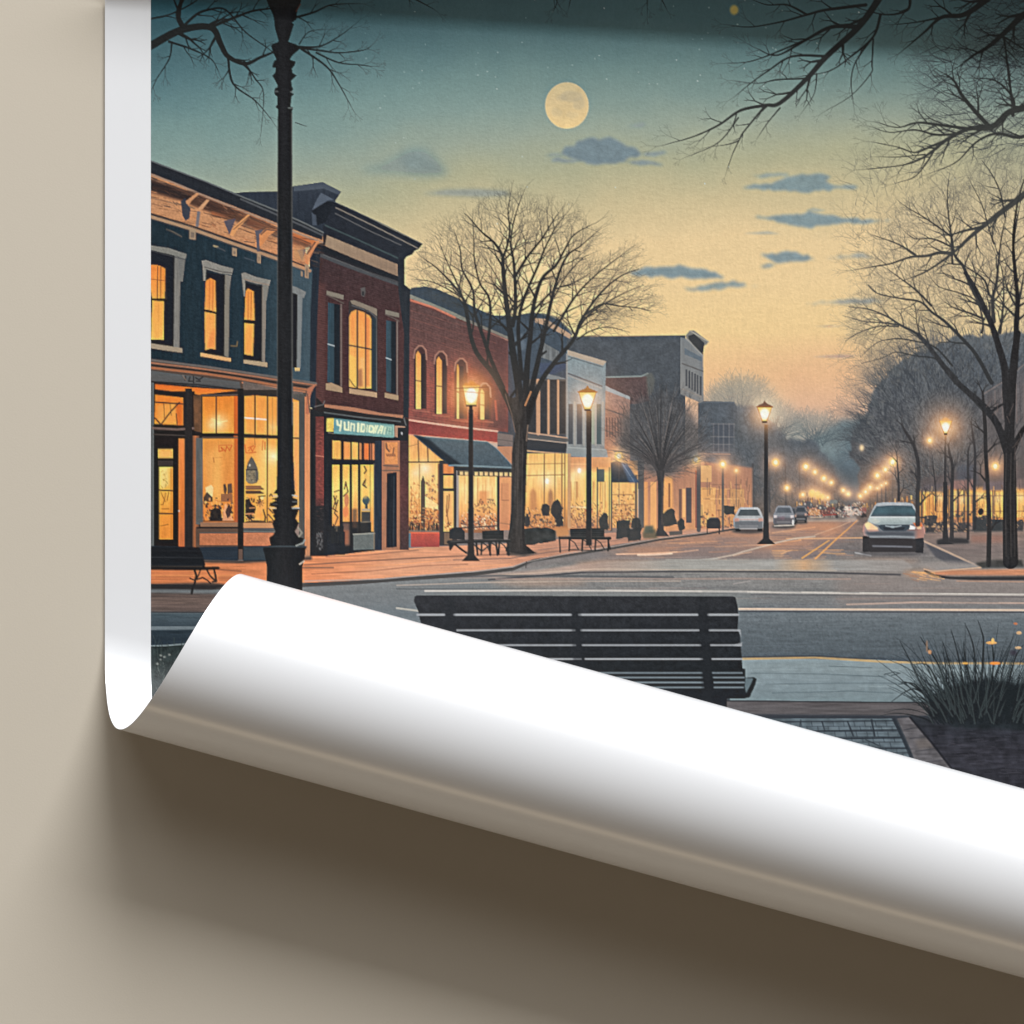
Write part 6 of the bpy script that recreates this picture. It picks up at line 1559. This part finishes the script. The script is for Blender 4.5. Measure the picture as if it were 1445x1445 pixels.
def paint_right_trees():
    r = random.Random(44)
    # fine distant crown behind the boughs
    t = new_id('printed_tree')
    M = mask(); M2 = mask()
    U = lambda pts: Z(1195, 350, 5.78, pts)
    W6 = lambda pts: Z(1195, 150, 5.78, pts)
    crown = [(1193, 440), (1205, 415), (1222, 405), (1230, 395), (1215, 372), (1245, 352), (1232, 335), (1255, 315), (1270, 290), (1280, 285), (1290, 275), (1320, 270), (1330, 245), (1345, 240), (1350, 268), (1365, 250), (1375, 235), (1400, 215), (1505, 190), (1505, 500), (1350, 490),
             (1310, 490), (1240, 545), (1215, 540), (1230, 505), (1210, 515), (1220, 490), (1196, 475)]
    mk, bb = pmask(crown)
    K = np.zeros((CH, CW), np.float32); K[bb[2]:bb[3], bb[0]:bb[1]] = mk
    poly(crown, (150, 150, 140), .16, None, 8)

    def keep(x, y):
        i, j = int(y - OY), int(x - OX)
        return 0 <= i < CH and 0 <= j < CW and (K[i, j] > .3 or r.random() < .4)
    LB = [(U([(1240, 1440), (1080, 1280), (880, 1060), (740, 890), (600, 720), (440, 630), (330, 560), (180, 500), (20, 480)]), 7, 1.2, 12), (U([(440, 630), (300, 610), (150, 600), (0, 560)]), 3, .8, 9), (U([(600, 720), (570, 600), (560, 500), (540, 440)]), 2.6, .7, 6),
          (U([(1180, 1100), (1060, 880), (960, 760), (800, 600), (690, 520), (600, 440), (430, 410), (250, 370), (170, 300)]), 6, 1.2, 12), (U([(690, 470), (560, 340), (440, 250), (330, 170)]), 3.6, .8, 9), (U([(420, 640), (250, 640), (80, 700), (-10, 760)]), 2.6, .7, 8),
          (U([(1300, 1000), (1240, 800), (1180, 620), (1080, 440), (1000, 280), (950, 150), (880, 60), (860, -60), (840, -200)]), 9, 2, 12), (U([(1200, 600), (1190, 420), (1220, 280), (1240, 100), (1260, -80), (1300, -260)]), 6, 1.2, 12), (U([(1160, 380), (1120, 260), (1000, 170), (920, 120)]), 4, 1, 6),
          (U([(1380, 900), (1380, 600), (1390, 440), (1380, 250), (1360, 60), (1370, -120), (1400, -300)]), 8, 1.8, 12), (U([(1250, 690), (1270, 520), (1280, 380), (1270, 200), (1230, 60)]), 4, 1, 9), (U([(1400, 460), (1430, 300), (1450, 160)]), 4, 1, 6),
          (U([(1370, 460), (1310, 330), (1290, 230), (1310, 100)]), 3.6, .9, 7), (U([(1120, 580), (1000, 530), (880, 490), (800, 440)]), 4, .9, 8), (U([(1100, 690), (1110, 600), (1060, 440), (930, 370), (760, 320), (690, 250)]), 3.4, .8, 10),
          (U([(860, 960), (720, 810), (560, 760), (400, 740), (250, 770), (120, 880)]), 3, .7, 9), (U([(900, 1060), (740, 910), (560, 880), (400, 850), (280, 900), (120, 940)]), 2.6, .7, 9), (W6([(860, 1280), (850, 1050), (830, 900), (820, 740), (830, 600)]), 3.6, .8, 9),
          (W6([(850, 1060), (740, 980), (620, 900), (500, 830), (430, 780)]), 3, .7, 9), (W6([(860, 1150), (700, 1080), (560, 1080), (480, 1030)]), 3, .7, 7), (W6([(1200, 1120), (1160, 1000), (1100, 800), (1000, 600)]), 3, .7, 9), (W6([(1290, 900), (1250, 700), (1180, 550), (1100, 440)]), 3, .7, 9)]
    for pts, w0, w1, kids in LB:
        limb(M, pts, w0, w1, r, kids, 26, 3, spread=.46, bend=.16, wmin=.36, keep=keep, side=.6)
    for i in range(1700):
        x = r.uniform(1200, 1475); y = r.uniform(225, 545)
        if not keep(x, y):
            continue
        a = math.atan2(y - 600, x - 1390)
        twig(M2, x, y, a + r.gauss(0, .7), r.uniform(8, 20), .8, 2, r, .5, .16, wmin=.28)
    lay(M2, FULL, (82, 82, 82), .70, t)
    lay(M, FULL, hg((1195, (76, 78, 76)), (1300, (52, 54, 56)), (1445, (46, 48, 52))), .92, t)
    # trunks
    for pts, ws in (([(1295, 740), (1295, 700), (1296, 660), (1290, 630), (1278, 610)], (7, 4)), ([(1268, 706), (1268, 680), (1266, 650)], (4, 2)), ([(1343, 758), (1343, 700), (1344, 660), (1340, 640)], (6, 4)), ([(1366, 760), (1366, 690), (1366, 640)], (4, 2.5)),
                    ([(1375, 745), (1375, 690), (1376, 640), (1372, 610)], (5.5, 3)), ([(1320, 720), (1320, 690), (1317, 660)], (2.5, 1.5))):
        tt = new_id('printed_tree'); mm = mask(); limb(mm, pts, ws[0], ws[1], r, 4, 16, 2, wmin=.4); lay(mm, FULL, (54, 52, 56), .9, tt, N_VERT, .15)
    tt = new_id('printed_tree')
    mm = mask(); limb(mm, [(1395, 797), (1396, 740), (1394, 690), (1391, 640), (1390, 600), (1388, 570)], 7, 5, r, 5, 22, 2, wmin=.4); lay(mm, FULL, (46, 44, 46), .95, tt, N_VERT, .2)
    mm = mask()
    limb(mm, [(1426, 792), (1425, 740), (1425, 690), (1425, 650), (1424, 620), (1426, 580), (1428, 540), (1432, 500), (1436, 470)], 22, 9)
    limb(mm, [(1424, 650), (1414, 615), (1402, 590), (1385, 570), (1362, 550), (1347, 536), (1330, 515), (1310, 488), (1296, 472)], 11, 5.5)
    limb(mm, [(1424, 600), (1420, 560), (1418, 523), (1408, 485), (1398, 455), (1385, 425), (1372, 400), (1362, 385)], 12, 5)
    limb(mm, [(1428, 640), (1436, 620), (1450, 600), (1480, 585)], 9, 6); limb(mm, [(1400, 580), (1412, 572), (1424, 566)], 4, 3)
    limb(mm, [(1432, 520), (1434, 470), (1436, 425), (1433, 390), (1430, 350), (1432, 310), (1440, 270), (1452, 235)], 9, 1)
    lay(mm, FULL, hg((1300, (58, 60, 64)), (1400, (42, 42, 46)), (1440, (38, 36, 38))), .97, tt, N_VERT + .5 * N_FINE, .22)
    for x in (1420, 1427, 1432):
        line([(x, 640), (x - 1, 700), (x, 785)], 1.2, (92, 80, 76), .45)
    for _ in range(40):
        x = rnd.uniform(1398, 1450); y = rnd.uniform(560, 650); line([(x, y), (x + rnd.uniform(-12, 4), y + rnd.uniform(6, 18))], 1, rnd.choice([(120, 96, 90), (58, 56, 62)]), .5)


def paint_boughs():
    r = random.Random(55)
    t = new_id('printed_thicket')
    I6 = lambda pts: Z(945, 0, 2.89, pts)
    W6 = lambda pts: Z(1195, 150, 5.78, pts)
    # soft thicket in the top right corner
    M = mask()
    for i in range(760):
        x = r.uniform(1320, 1490); y = r.uniform(-30, 100) if i < 520 else r.uniform(60, 210)
        if i < 520 and x < 1445 - (y + 40) * .25 - 70 * r.random():
            continue
        a = math.pi + r.uniform(-.9, .9)
        twig(M, x, y, a, r.uniform(12, 30), 1.3, 2, r, .6, .2, wmin=.36)
    lay(M, FULL, (46, 52, 60), .78, t)
    kw = dict(spread=.5, bend=.12, wmin=.36, side=.5)
    BL = [(I6([(880, -60), (850, 0), (770, 110), (640, 230), (560, 320), (450, 420), (390, 430), (290, 450), (200, 510), (100, 556), (0, 585)]), 11, 1.0, 11, 27), (I6([(390, 430), (300, 540), (270, 580), (160, 600)]), 3, .7, 4, 18), (I6([(450, 440), (400, 500), (365, 552)]), 2.4, .7, 2, 12),
                                  (I6([(280, 480), (200, 580), (70, 640)]), 2.4, .6, 3, 14), (I6([(300, 540), (260, 620), (232, 700)]), 2.2, .6, 2, 12), (I6([(770, 110), (660, 110), (560, 160), (440, 225), (360, 200)]), 7, 1, 6, 26), (I6([(560, 160), (430, 215), (330, 250), (235, 258)]), 3, .7, 5, 18),
                                  (I6([(640, 230), (500, 230), (400, 290), (330, 340), (270, 390)]), 4, .7, 6, 20), (I6([(560, 320), (440, 325), (360, 340), (270, 330)]), 3, .6, 4, 16), (I6([(800, 20), (640, 40), (560, 60), (450, 90), (330, 110), (255, 104)]), 5, .8, 6, 22), (I6([(560, 60), (480, 20), (400, 20), (340, 0)]), 3.6, .8, 4, 18),
                                  (I6([(860, 60), (830, 150), (740, 230), (650, 290), (540, 310)]), 4.4, .8, 5, 20), (I6([(830, 150), (760, 250), (740, 330), (750, 430)]), 3, .7, 4, 16), (I6([(830, 160), (825, 260), (820, 300), (740, 390), (640, 450)]), 2.8, .6, 4, 16), (I6([(600, 300), (590, 380), (545, 450)]), 2, .6, 2, 12),
                                  (I6([(520, 370), (515, 440)]), 1.4, .5, 0, 8), (I6([(1330, -40), (1290, 0), (1200, 60), (1110, 70), (1040, 130), (970, 190)]), 11, 1.4, 5, 24), (I6([(1110, 70), (1010, 90), (920, 100)]), 3.4, .8, 5, 18), (I6([(980, -20), (970, 40), (880, 60), (760, 30)]), 5, 1, 4, 22),
                                  (I6([(1500, 50), (1445, 60), (1380, 120), (1300, 190), (1240, 225), (1180, 270)]), 12, 1.2, 6, 28), (I6([(1350, 150), (1380, 160), (1445, 200)]), 4, 2, 2, 18), (I6([(1360, 140), (1370, 200), (1380, 300), (1390, 400)]), 3.6, 1.2, 5, 22),
                                  (I6([(1520, 420), (1445, 440), (1380, 460), (1310, 520), (1220, 525), (1130, 570), (1080, 610), (1020, 650), (940, 675), (800, 690)]), 11, .8, 11, 26), (I6([(1310, 525), (1200, 400), (1160, 330), (1120, 300)]), 7, 1.2, 7, 24), (I6([(1220, 525), (1100, 510), (1010, 500), (930, 520), (850, 500)]), 5, .8, 7, 22),
                                  (I6([(1180, 545), (1090, 550), (1000, 530), (900, 540), (830, 520)]), 4, .7, 6, 18), (I6([(1130, 570), (1060, 600), (1000, 622), (930, 600), (830, 580)]), 4, .7, 5, 18), (I6([(1080, 610), (1050, 660), (1000, 720), (930, 745)]), 3.4, .7, 4, 18), (I6([(1040, 630), (940, 640), (850, 640)]), 2.4, .6, 3, 14),
                                  (I6([(1500, 540), (1420, 560), (1330, 545), (1250, 580), (1170, 660), (1080, 700)]), 6, .8, 6, 22), (I6([(1400, 470), (1400, 400), (1330, 330), (1240, 320)]), 5, .9, 7, 22), (I6([(1400, 430), (1390, 360), (1380, 260), (1350, 220)]), 4, .9, 6, 20),
                                  (W6([(1560, 600), (1445, 720), (1250, 870), (1110, 980), (990, 1080), (860, 1200), (660, 1340), (520, 1400)]), 10.5, 1.2, 8, 20), (W6([(1110, 985), (980, 1010), (830, 1050), (740, 1030)]), 5, 1, 5, 20), (W6([(860, 1200), (750, 1195), (650, 1220), (520, 1230), (350, 1285), (200, 1310), (90, 1330)]), 5.5, .8, 7, 20),
                                  (W6([(560, 1210), (430, 1130), (300, 1080), (210, 1050)]), 3, .6, 6, 16)]
    for lo, hi in ((0, 16), (16, 19), (19, 22), (22, 33), (33, 36)):
        M = mask(); t = new_id('printed_bough')
        for pts, w0, w1, kids, kl in BL[lo:hi]:
            limb(M, pts, w0, w1, r, kids, kl, 2, **kw)
        lay(M, FULL, vg((-40, (34, 36, 38)), (80, (44, 46, 46)), (180, (56, 58, 56)), (400, (68, 68, 66))), .93, t)
    # top left boughs
    I1 = lambda pts: Z(0, 0, 2.89, pts)
    BL = [(I1([(560, 215), (617, 185), (740, 122), (860, 112), (900, 180), (930, 230), (1000, 260), (1060, 235), (1110, 215)]), 13, 3, 6, 22), (I1([(745, 110), (725, 60), (740, 0), (750, -80)]), 8, 4, 4, 22), (I1([(860, 110), (960, 70), (1030, 45), (1100, 35)]), 5, 2.2, 6, 22),
                                  (I1([(740, 115), (800, 60), (850, 40), (920, 40), (1000, 130), (1090, 195)]), 4.4, 1.4, 6, 22), (I1([(930, 230), (950, 340), (1040, 410), (1105, 485)]), 4, .8, 6, 18), (I1([(1000, 260), (1040, 320), (1075, 380), (1065, 530)]), 3, .6, 4, 16), (I1([(700, 180), (690, 240), (640, 320), (620, 365)]), 2.8, .6, 4, 16),
                                  (I1([(690, 170), (780, 200), (860, 240), (890, 290)]), 3.6, .8, 5, 18), (I1([(590, 80), (690, 60), (790, 10), (830, -30)]), 3, 1.4, 3, 18), (I1([(1190, 75), (1280, 50), (1350, 20), (1445, 15)]), 4, 1, 5, 20), (I1([(1200, 190), (1300, 190), (1380, 150), (1440, 105)]), 3.4, .8, 5, 20),
                                  (I1([(1210, 195), (1300, 205), (1380, 215), (1480, 205), (1510, 190)]), 3.4, .8, 5, 16), (I1([(1230, 200), (1330, 270), (1380, 340), (1430, 430)]), 3.6, .8, 5, 18), (I1([(1290, 215), (1380, 255), (1470, 265), (1510, 270)]), 2.8, .7, 5, 16), (I1([(1220, 180), (1260, 130), (1330, 120)]), 2, .6, 4, 16),
                                  (I1([(1205, 500), (1250, 515)]), 1.2, .6, 0, 8), (I1([(1640, -30), (1700, 0), (1770, 38)]), 4, .7, 2, 14), (I1([(2230, -20), (2270, 0), (2260, 40)]), 3, .7, 3, 14), (I1([(2640, -10), (2640, 50)]), 2, .6, 2, 12), (I1([(2690, -20), (2720, 40)]), 2, .6, 1, 10), (I1([(2330, -20), (2320, 30)]), 2, .6, 1, 10)]
    n = len(BL)
    for sel in ([i for i in range(n) if BL[i][0][0][0] < 400 and i not in (9, 10, 11, 12, 13, 14, 15)], list(range(9, 16)), [16], [17], [18], [19], [20]):
        M = mask(); t = new_id('printed_bough')
        for i in sel:
            pts, w0, w1, kids, kl = BL[i]
            limb(M, pts, w0, w1, r, kids, kl, 2, **kw)
        lay(M, FULL, (38, 40, 40), .95, t)


def paint_print():
    paint_sky()
    paint_ground()
    paint_far()
    paint_right_shops()
    paint_mid_shops()
    paint_red_house()
    paint_brick_house()
    paint_blue_house()
    paint_lamps_far()
    paint_cars()
    paint_round_tree()
    paint_right_trees()
    paint_main_tree()
    paint_benches()
    paint_lamps_near()
    paint_boughs()
    paint_big_lamp()
    paint_near_bench()
    paint_grass()
    np.clip(IMG, 0, 1, out=IMG)
    # muted inks, with a milky veil of soft gloss mixed into the middle's colour
    L = (IMG @ np.array([.3, .59, .11], np.float32))[:, :, None]
    warm = np.clip((IMG[:, :, 0:1] - IMG[:, :, 2:3]) / .35, 0, 1) * np.clip((L - .32) / .2, 0, 1)
    skyw = (IDS == 0)[:, :, None] * np.clip((560 - YY) / 60, 0, 1)[:, :, None] * np.clip((L - .4) / .15, 0, 1)
    sat = .68 + .27 * np.maximum(warm, .85 * skyw)
    IMG[:] = L + (IMG - L) * sat
    amber = (warm * (IDS != 0)[:, :, None] * np.clip((YY - 330) / 60, 0, 1)[:, :, None])[:, :, 0] * np.clip((1.02 - L[:, :, 0]) / .2, 0, 1)
    IMG[:, :, 0] *= 1 + .03 * amber; IMG[:, :, 1] *= 1 - .045 * amber; IMG[:, :, 2] *= 1 - .07 * amber
    v = np.interp(XX, [213, 330, 480, 600, 700, 900, 1445], [0, .01, .06, .11, .12, .10, .07]) * np.interp(YY, [150, 420, 790, 880], [.25, 1, 1, .05])
    v = v[:, :, None].astype(np.float32) * np.clip((.80 - L) / .4, 0, 1)
    IMG[:] = IMG * (1 - v) + C((142, 142, 138)) * v
    for k in range(3):
        IMG[:, :, k] += .55 * (IMG[:, :, k] - blur(IMG[:, :, k], 1)) + .25 * (IMG[:, :, k] - blur(IMG[:, :, k], 4))
    IMG[:] *= (1 + (.03 * noise(1.4, 7, 31) * np.clip((YY - 180) / 120, .3, 1))[:, :, None])
    IMG[:] = np.clip(IMG * (1 + 0.030 * N_FINE + 0.016 * N_MID)[:, :, None] + 0.006 * N_FINE[:, :, None], 0, 1)
# ---------------------------------------------------------------- the place
K = 0.0004                                   # metres per picture unit


def wpos(P):
    """sheet units (x right, y down, z up) to metres"""
    P = np.asarray(P, dtype=np.float64)
    return np.stack([(P[:, 0] - 722.5) * K, (722.5 - P[:, 1]) * K, P[:, 2] * K], 1)


SHEET = (148.0, -230.0, 1848.0, 2060.0)      # the whole sheet, laid flat
PRINT = (213.0, -165.0, 1783.0, 1995.0)      # the printed rectangle on it
LIFT = 5.0
TH = math.radians(15.35)
A1 = np.array([math.cos(TH), math.sin(TH)])          # axis of the big curl
V1 = np.array([-math.sin(TH), math.cos(TH)])
B0, R1, K1 = 818.0, 131.0, 1.0
PS = math.radians(3.7)
A2 = np.array([math.cos(PS), math.sin(PS)])          # axis of the lifted strip at the top
V2 = np.array([math.sin(PS), -math.cos(PS)])
C0, R2, TILT = -4.0, 38.0, math.radians(36)


def roll(u, R, k):
    phi = (R - np.sqrt(np.maximum(R * R - 2 * k * u, 1.0))) / k
    r = R - k * phi
    return phi, r * np.sin(phi), R - r * np.cos(phi)


def fold(s, t, off=0.0):
    """flat sheet coordinates -> curled sheet (units), offset along the front normal"""
    s = np.asarray(s, float); t = np.asarray(t, float)
    x = s.copy(); y = t.copy(); z = np.zeros_like(s)
    n = np.zeros((len(s), 3)); n[:, 2] = 1
    b = s * V1[0] + t * V1[1]
    m = b > B0
    if m.any():
        phi, d, h = roll(b[m] - B0, R1, K1)
        sh = d - (b[m] - B0)
        x[m] += sh * V1[0]; y[m] += sh * V1[1]; z[m] = h
        n[m, 0] = -np.sin(phi) * V1[0]; n[m, 1] = -np.sin(phi) * V1[1]; n[m, 2] = np.cos(phi)
    c = s * V2[0] + t * V2[1]
    m = c > C0
    if m.any():
        u = c[m] - C0
        phi = np.minimum(u / R2, TILT); rest = np.maximum(u - R2 * TILT, 0)
        d = R2 * np.sin(phi) + rest * math.cos(TILT); h = R2 * (1 - np.cos(phi)) + rest * math.sin(TILT)
        sh = d - u
        x[m] += sh * V2[0]; y[m] += sh * V2[1]; z[m] = h
        n[m, 0] = -np.sin(phi) * V2[0]; n[m, 1] = -np.sin(phi) * V2[1]; n[m, 2] = np.cos(phi)
    P = np.stack([x, y, z + LIFT], 1) + n * off
    return P, n


def mesh_obj(name, co, quads, mat, parent=None, smooth=True, normals=None, colors=None):
    me = bpy.data.meshes.new(name)
    nq = len(quads)
    me.vertices.add(len(co)); me.loops.add(nq * 4); me.polygons.add(nq)
    me.vertices.foreach_set('co', np.ascontiguousarray(co, np.float32).ravel())
    me.loops.foreach_set('vertex_index', np.ascontiguousarray(quads, np.int32).ravel())
    me.polygons.foreach_set('loop_start', np.arange(0, nq * 4, 4, dtype=np.int32))
    me.polygons.foreach_set('use_smooth', np.full(nq, smooth, dtype=bool))
    me.update(calc_edges=True)
    if colors is not None:
        at = me.color_attributes.new('ink', 'FLOAT_COLOR', 'POINT')
        rgba = np.ones((len(co), 4), np.float32); rgba[:, :3] = colors
        at.data.foreach_set('color', rgba.ravel())
    if normals is not None:
        nn = np.stack([normals[:, 0], -normals[:, 1], normals[:, 2]], 1)
        me.normals_split_custom_set_from_vertices(nn.tolist())
    me.materials.append(mat)
    ob = bpy.data.objects.new(name, me)
    COL.objects.link(ob)
    ob.parent = parent
    return ob


def grid_quads(nx, ny):
    i = np.arange(nx - 1)[None, :] + np.arange(ny - 1)[:, None] * nx
    i = i.ravel()
    # y runs down, so this order faces the viewer
    return np.stack([i, i + nx, i + nx + 1, i + 1], 1)


def principled(name, col, rough, spec=0.5):
    m = bpy.data.materials.new(name); m.use_nodes = True
    nt = m.node_tree
    p = nt.nodes['Principled BSDF']
    p.inputs['Base Color'].default_value = (*col, 1)
    p.inputs['Roughness'].default_value = rough
    p.inputs['Specular IOR Level'].default_value = spec
    return m, nt, p


def add_grain(nt, p, scale, strength, dist, detail=3.0):
    tc = nt.nodes.new('ShaderNodeTexCoord')
    n = nt.nodes.new('ShaderNodeTexNoise'); n.inputs['Scale'].default_value = scale
    n.inputs['Detail'].default_value = detail; n.inputs['Roughness'].default_value = 0.6
    b = nt.nodes.new('ShaderNodeBump'); b.inputs['Strength'].default_value = strength
    b.inputs['Distance'].default_value = dist
    nt.links.new(tc.outputs['Object'], n.inputs['Vector'])
    nt.links.new(n.outputs['Fac'], b.inputs['Height'])
    nt.links.new(b.outputs['Normal'], p.inputs['Normal'])
    return n


sc = bpy.context.scene
COL = sc.collection

m_table, nt, p = principled('beige_paint', (0.60, 0.535, 0.44), 0.62, 0.35)
n = add_grain(nt, p, 900, 0.10, 0.0006)
mx = nt.nodes.new('ShaderNodeMix'); mx.data_type = 'RGBA'
mx.inputs['A'].default_value = (0.555, 0.494, 0.408, 1); mx.inputs['B'].default_value = (0.585, 0.522, 0.430, 1)
nt.links.new(n.outputs['Fac'], mx.inputs['Factor'])
nt.links.new(mx.outputs['Result'], p.inputs['Base Color'])

m_paper, nt, p = principled('white_paper', (0.83, 0.832, 0.85), 0.24, 0.5)
p.inputs['IOR'].default_value = 1.85
add_grain(nt, p, 1400, 0.03, 0.0004)

m_ink, nt, p = principled('printed_ink', (0.5, 0.5, 0.5), 0.50, 0.30)
add_grain(nt, p, 620, 0.20, 0.0010, 4.0)
at = nt.nodes.new('ShaderNodeAttribute'); at.attribute_name = 'ink'
nt.links.new(at.outputs['Color'], p.inputs['Base Color'])

# tabletop
g = 6.0
co = np.array([[-g, -g, 0], [g, -g, 0], [g, g, 0], [-g, g, 0]])
tab = mesh_obj('tabletop', co, np.array([[0, 1, 2, 3]]), m_table, smooth=False)
tab['kind'] = 'structure'

# poster
poster = bpy.data.objects.new('poster', None)
COL.objects.link(poster)
poster['label'] = 'white bordered poster of a small town street at dusk, lower corner curled into a roll'
poster['category'] = 'poster'


def axis(lo, hi, zones):
    """knots from lo to hi; zones = [(a, b, step)]"""
    out = [lo]
    while out[-1] < hi - 1e-6:
        v = out[-1]; st = 40.0
        for a, b, s_ in zones:
            if a - 1e-6 <= v < b - 1e-6:
                st = min(st, s_)
        out.append(min(v + st, hi))
    return np.array(out)


def build_sheet():
    s = axis(SHEET[0], SHEET[2], [(SHEET[0], SHEET[2], 8)])
    t = axis(SHEET[1], SHEET[3], [(SHEET[1], -100, 20), (-100, 130, 3), (130, 330, 20), (330, SHEET[3], 5)])
    S, T = np.meshgrid(s, t); S = S.ravel(); T = T.ravel()
    F, N = fold(S, T, 0.0)
    Bk, _ = fold(S, T, -0.9)
    nx, ny = len(s), len(t); nv = nx * ny
    q = grid_quads(nx, ny)
    qb = q[:, ::-1] + nv
    idx = np.arange(nv).reshape(ny, nx)
    rim = []
    for line in (idx[0, ::-1], idx[-1, :], idx[:, 0], idx[::-1, -1]):
        a, b = line[:-1], line[1:]
        rim.append(np.stack([a, a + nv, b + nv, b], 1))
    quads = np.concatenate([q, qb] + rim)
    co = wpos(np.concatenate([F, Bk]))
    return mesh_obj('paper_sheet', co, quads, m_paper, poster, normals=np.concatenate([N, -N]))


build_sheet()


def build_print():
    paint_print()
    lin = np.where(IMG <= 0.04045, IMG / 12.92, ((IMG + 0.055) / 1.055) ** 2.4)
    ink = np.clip((lin - 0.0115) / INK_E, 0.0015, 0.9).astype(np.float32)      # reflectance of the inks

    def sample(x, y):
        fx = np.clip(x - OX - 0.5, 0, CW - 1.001); fy = np.clip(y - OY - 0.5, 0, CH - 1.001)
        ix = fx.astype(int); iy = fy.astype(int)
        tx = (fx - ix)[:, None]; ty = (fy - iy)[:, None]
        return (ink[iy, ix] * (1 - tx) + ink[iy, ix + 1] * tx) * (1 - ty) + (ink[iy + 1, ix] * (1 - tx) + ink[iy + 1, ix + 1] * tx) * ty

    # the whole printed rectangle, coarse; the visible part is laid over it in fine cells
    s = axis(PRINT[0], PRINT[2], [(0, 3000, 7)])
    t = axis(PRINT[1], PRINT[3], [(-400, -60, 9), (-60, 140, 4), (140, 3000, 7)])
    S, T = [a.ravel() for a in np.meshgrid(s, t)]
    P, N = fold(S, T, 0.15)
    mir = np.where(S > 1496, 2 * 1496 - S, S)
    cc = sample(mir, np.clip(np.where(T < 300, P[:, 1], T), -40, 1130))
    qc = grid_quads(len(s), len(t))

    st = 1.17
    gx = np.arange(PRINT[0], 1496, st); gx = np.append(gx, 1496.0)
    gy = np.append(np.arange(-62, 1134, st), 1134.0)
    nx, ny = len(gx), len(gy)
    S, T = [a.ravel() for a in np.meshgrid(gx, gy)]
    Pf, _ = fold(S, T, 0.32)
    up = T < 300
    SX = np.where(up, Pf[:, 0], S); SY = np.where(up, Pf[:, 1], T)
    cf = sample(SX, SY)
    q = grid_quads(nx, ny)
    cx = (S[q[:, 0]] + S[q[:, 2]]) / 2; cy = (T[q[:, 0]] + T[q[:, 2]]) / 2
    b = cx * V1[0] + cy * V1[1]
    keep = (b < B0 + 14) | ((cx < 330) & (b < B0 + 150))
    q, cx, cy = q[keep], cx[keep], cy[keep]
    cx = (SX[q[:, 0]] + SX[q[:, 2]]) / 2; cy = (SY[q[:, 0]] + SY[q[:, 2]]) / 2
    ids = IDS[np.clip((cy - OY).astype(int), 0, CH - 1), np.clip((cx - OX).astype(int), 0, CW - 1)].astype(int)
    cnt = np.bincount(ids, minlength=len(NAMES))
    ids[cnt[ids] < 14] = 0
    W = wpos(Pf)

    def piece(name, quads, parent, extra=None):
        u, inv = np.unique(quads, return_inverse=True)
        co, col, qq = W[u], cf[u], inv.reshape(-1, 4)
        if extra:
            eco, ecol, eq = extra
            qq = np.concatenate([qq, eq + len(co)]); co = np.concatenate([co, eco]); col = np.concatenate([col, ecol])
        return mesh_obj(name, co, qq, m_ink, parent, colors=col)

    pic = piece('printed_picture', q[ids == 0], poster, (wpos(P), cc, qc))
    for k in range(1, len(NAMES)):
        m = ids == k
        if m.any():
            piece(NAMES[k], q[m], pic)


build_print()

# ---------------------------------------------------------------- light and camera
w = bpy.data.worlds.new('World'); sc.world = w; w.use_nodes = True
bg = w.node_tree.nodes['Background']
bg.inputs['Color'].default_value = (1.0, 0.86, 0.70, 1)
bg.inputs['Strength'].default_value = AMB


def area(name, loc, target, sx, sy, power, col):
    l = bpy.data.lights.new(name, 'AREA'); l.shape = 'RECTANGLE'; l.size = sx; l.size_y = sy
    l.energy = power; l.color = col
    o = bpy.data.objects.new(name, l); COL.objects.link(o)
    o.location = loc
    d = Vector(target) - Vector(loc)
    o.rotation_euler = d.to_track_quat('-Z', 'Y').to_euler()
    return o


def lamp(name, el, az, dist, sx, sy, power, col):
    el, az = math.radians(el), math.radians(az)
    area(name, (dist * math.cos(el) * math.sin(az), dist * math.cos(el) * math.cos(az), dist * math.sin(el)),
         (0, 0, 0), sx, sy, power, col)


lamp('strip_lamp', KEL, KAZ, 8.0, 5.0, 2.6, KEY, (0.955, 0.98, 1.0))
lamp('low_lamp', 3.5, 180 + 6, 8.0, 9.0, 0.5, LOW, (1.0, 0.80, 0.56))
lamp('soft_lamp', FEL, FAZ, 8.0, 9.0, 6.5, FILL, (0.97, 0.99, 1.0))

cam = bpy.data.cameras.new('camera'); cam.type = 'ORTHO'; cam.ortho_scale = 1445 * K
cam.clip_start = 0.01; cam.clip_end = 50
co_ = bpy.data.objects.new('camera', cam); COL.objects.link(co_)
co_.location = (0, 0, 2.0)
sc.camera = co_
vs = sc.view_settings
vs.view_transform = 'Standard'; vs.look = 'None'; vs.gamma = 1.0; vs.exposure = 0.0
vs.use_curve_mapping = False
sc.cycles.use_denoising = True
sc.cycles.max_bounces = 8
sc.cycles.diffuse_bounces = 5
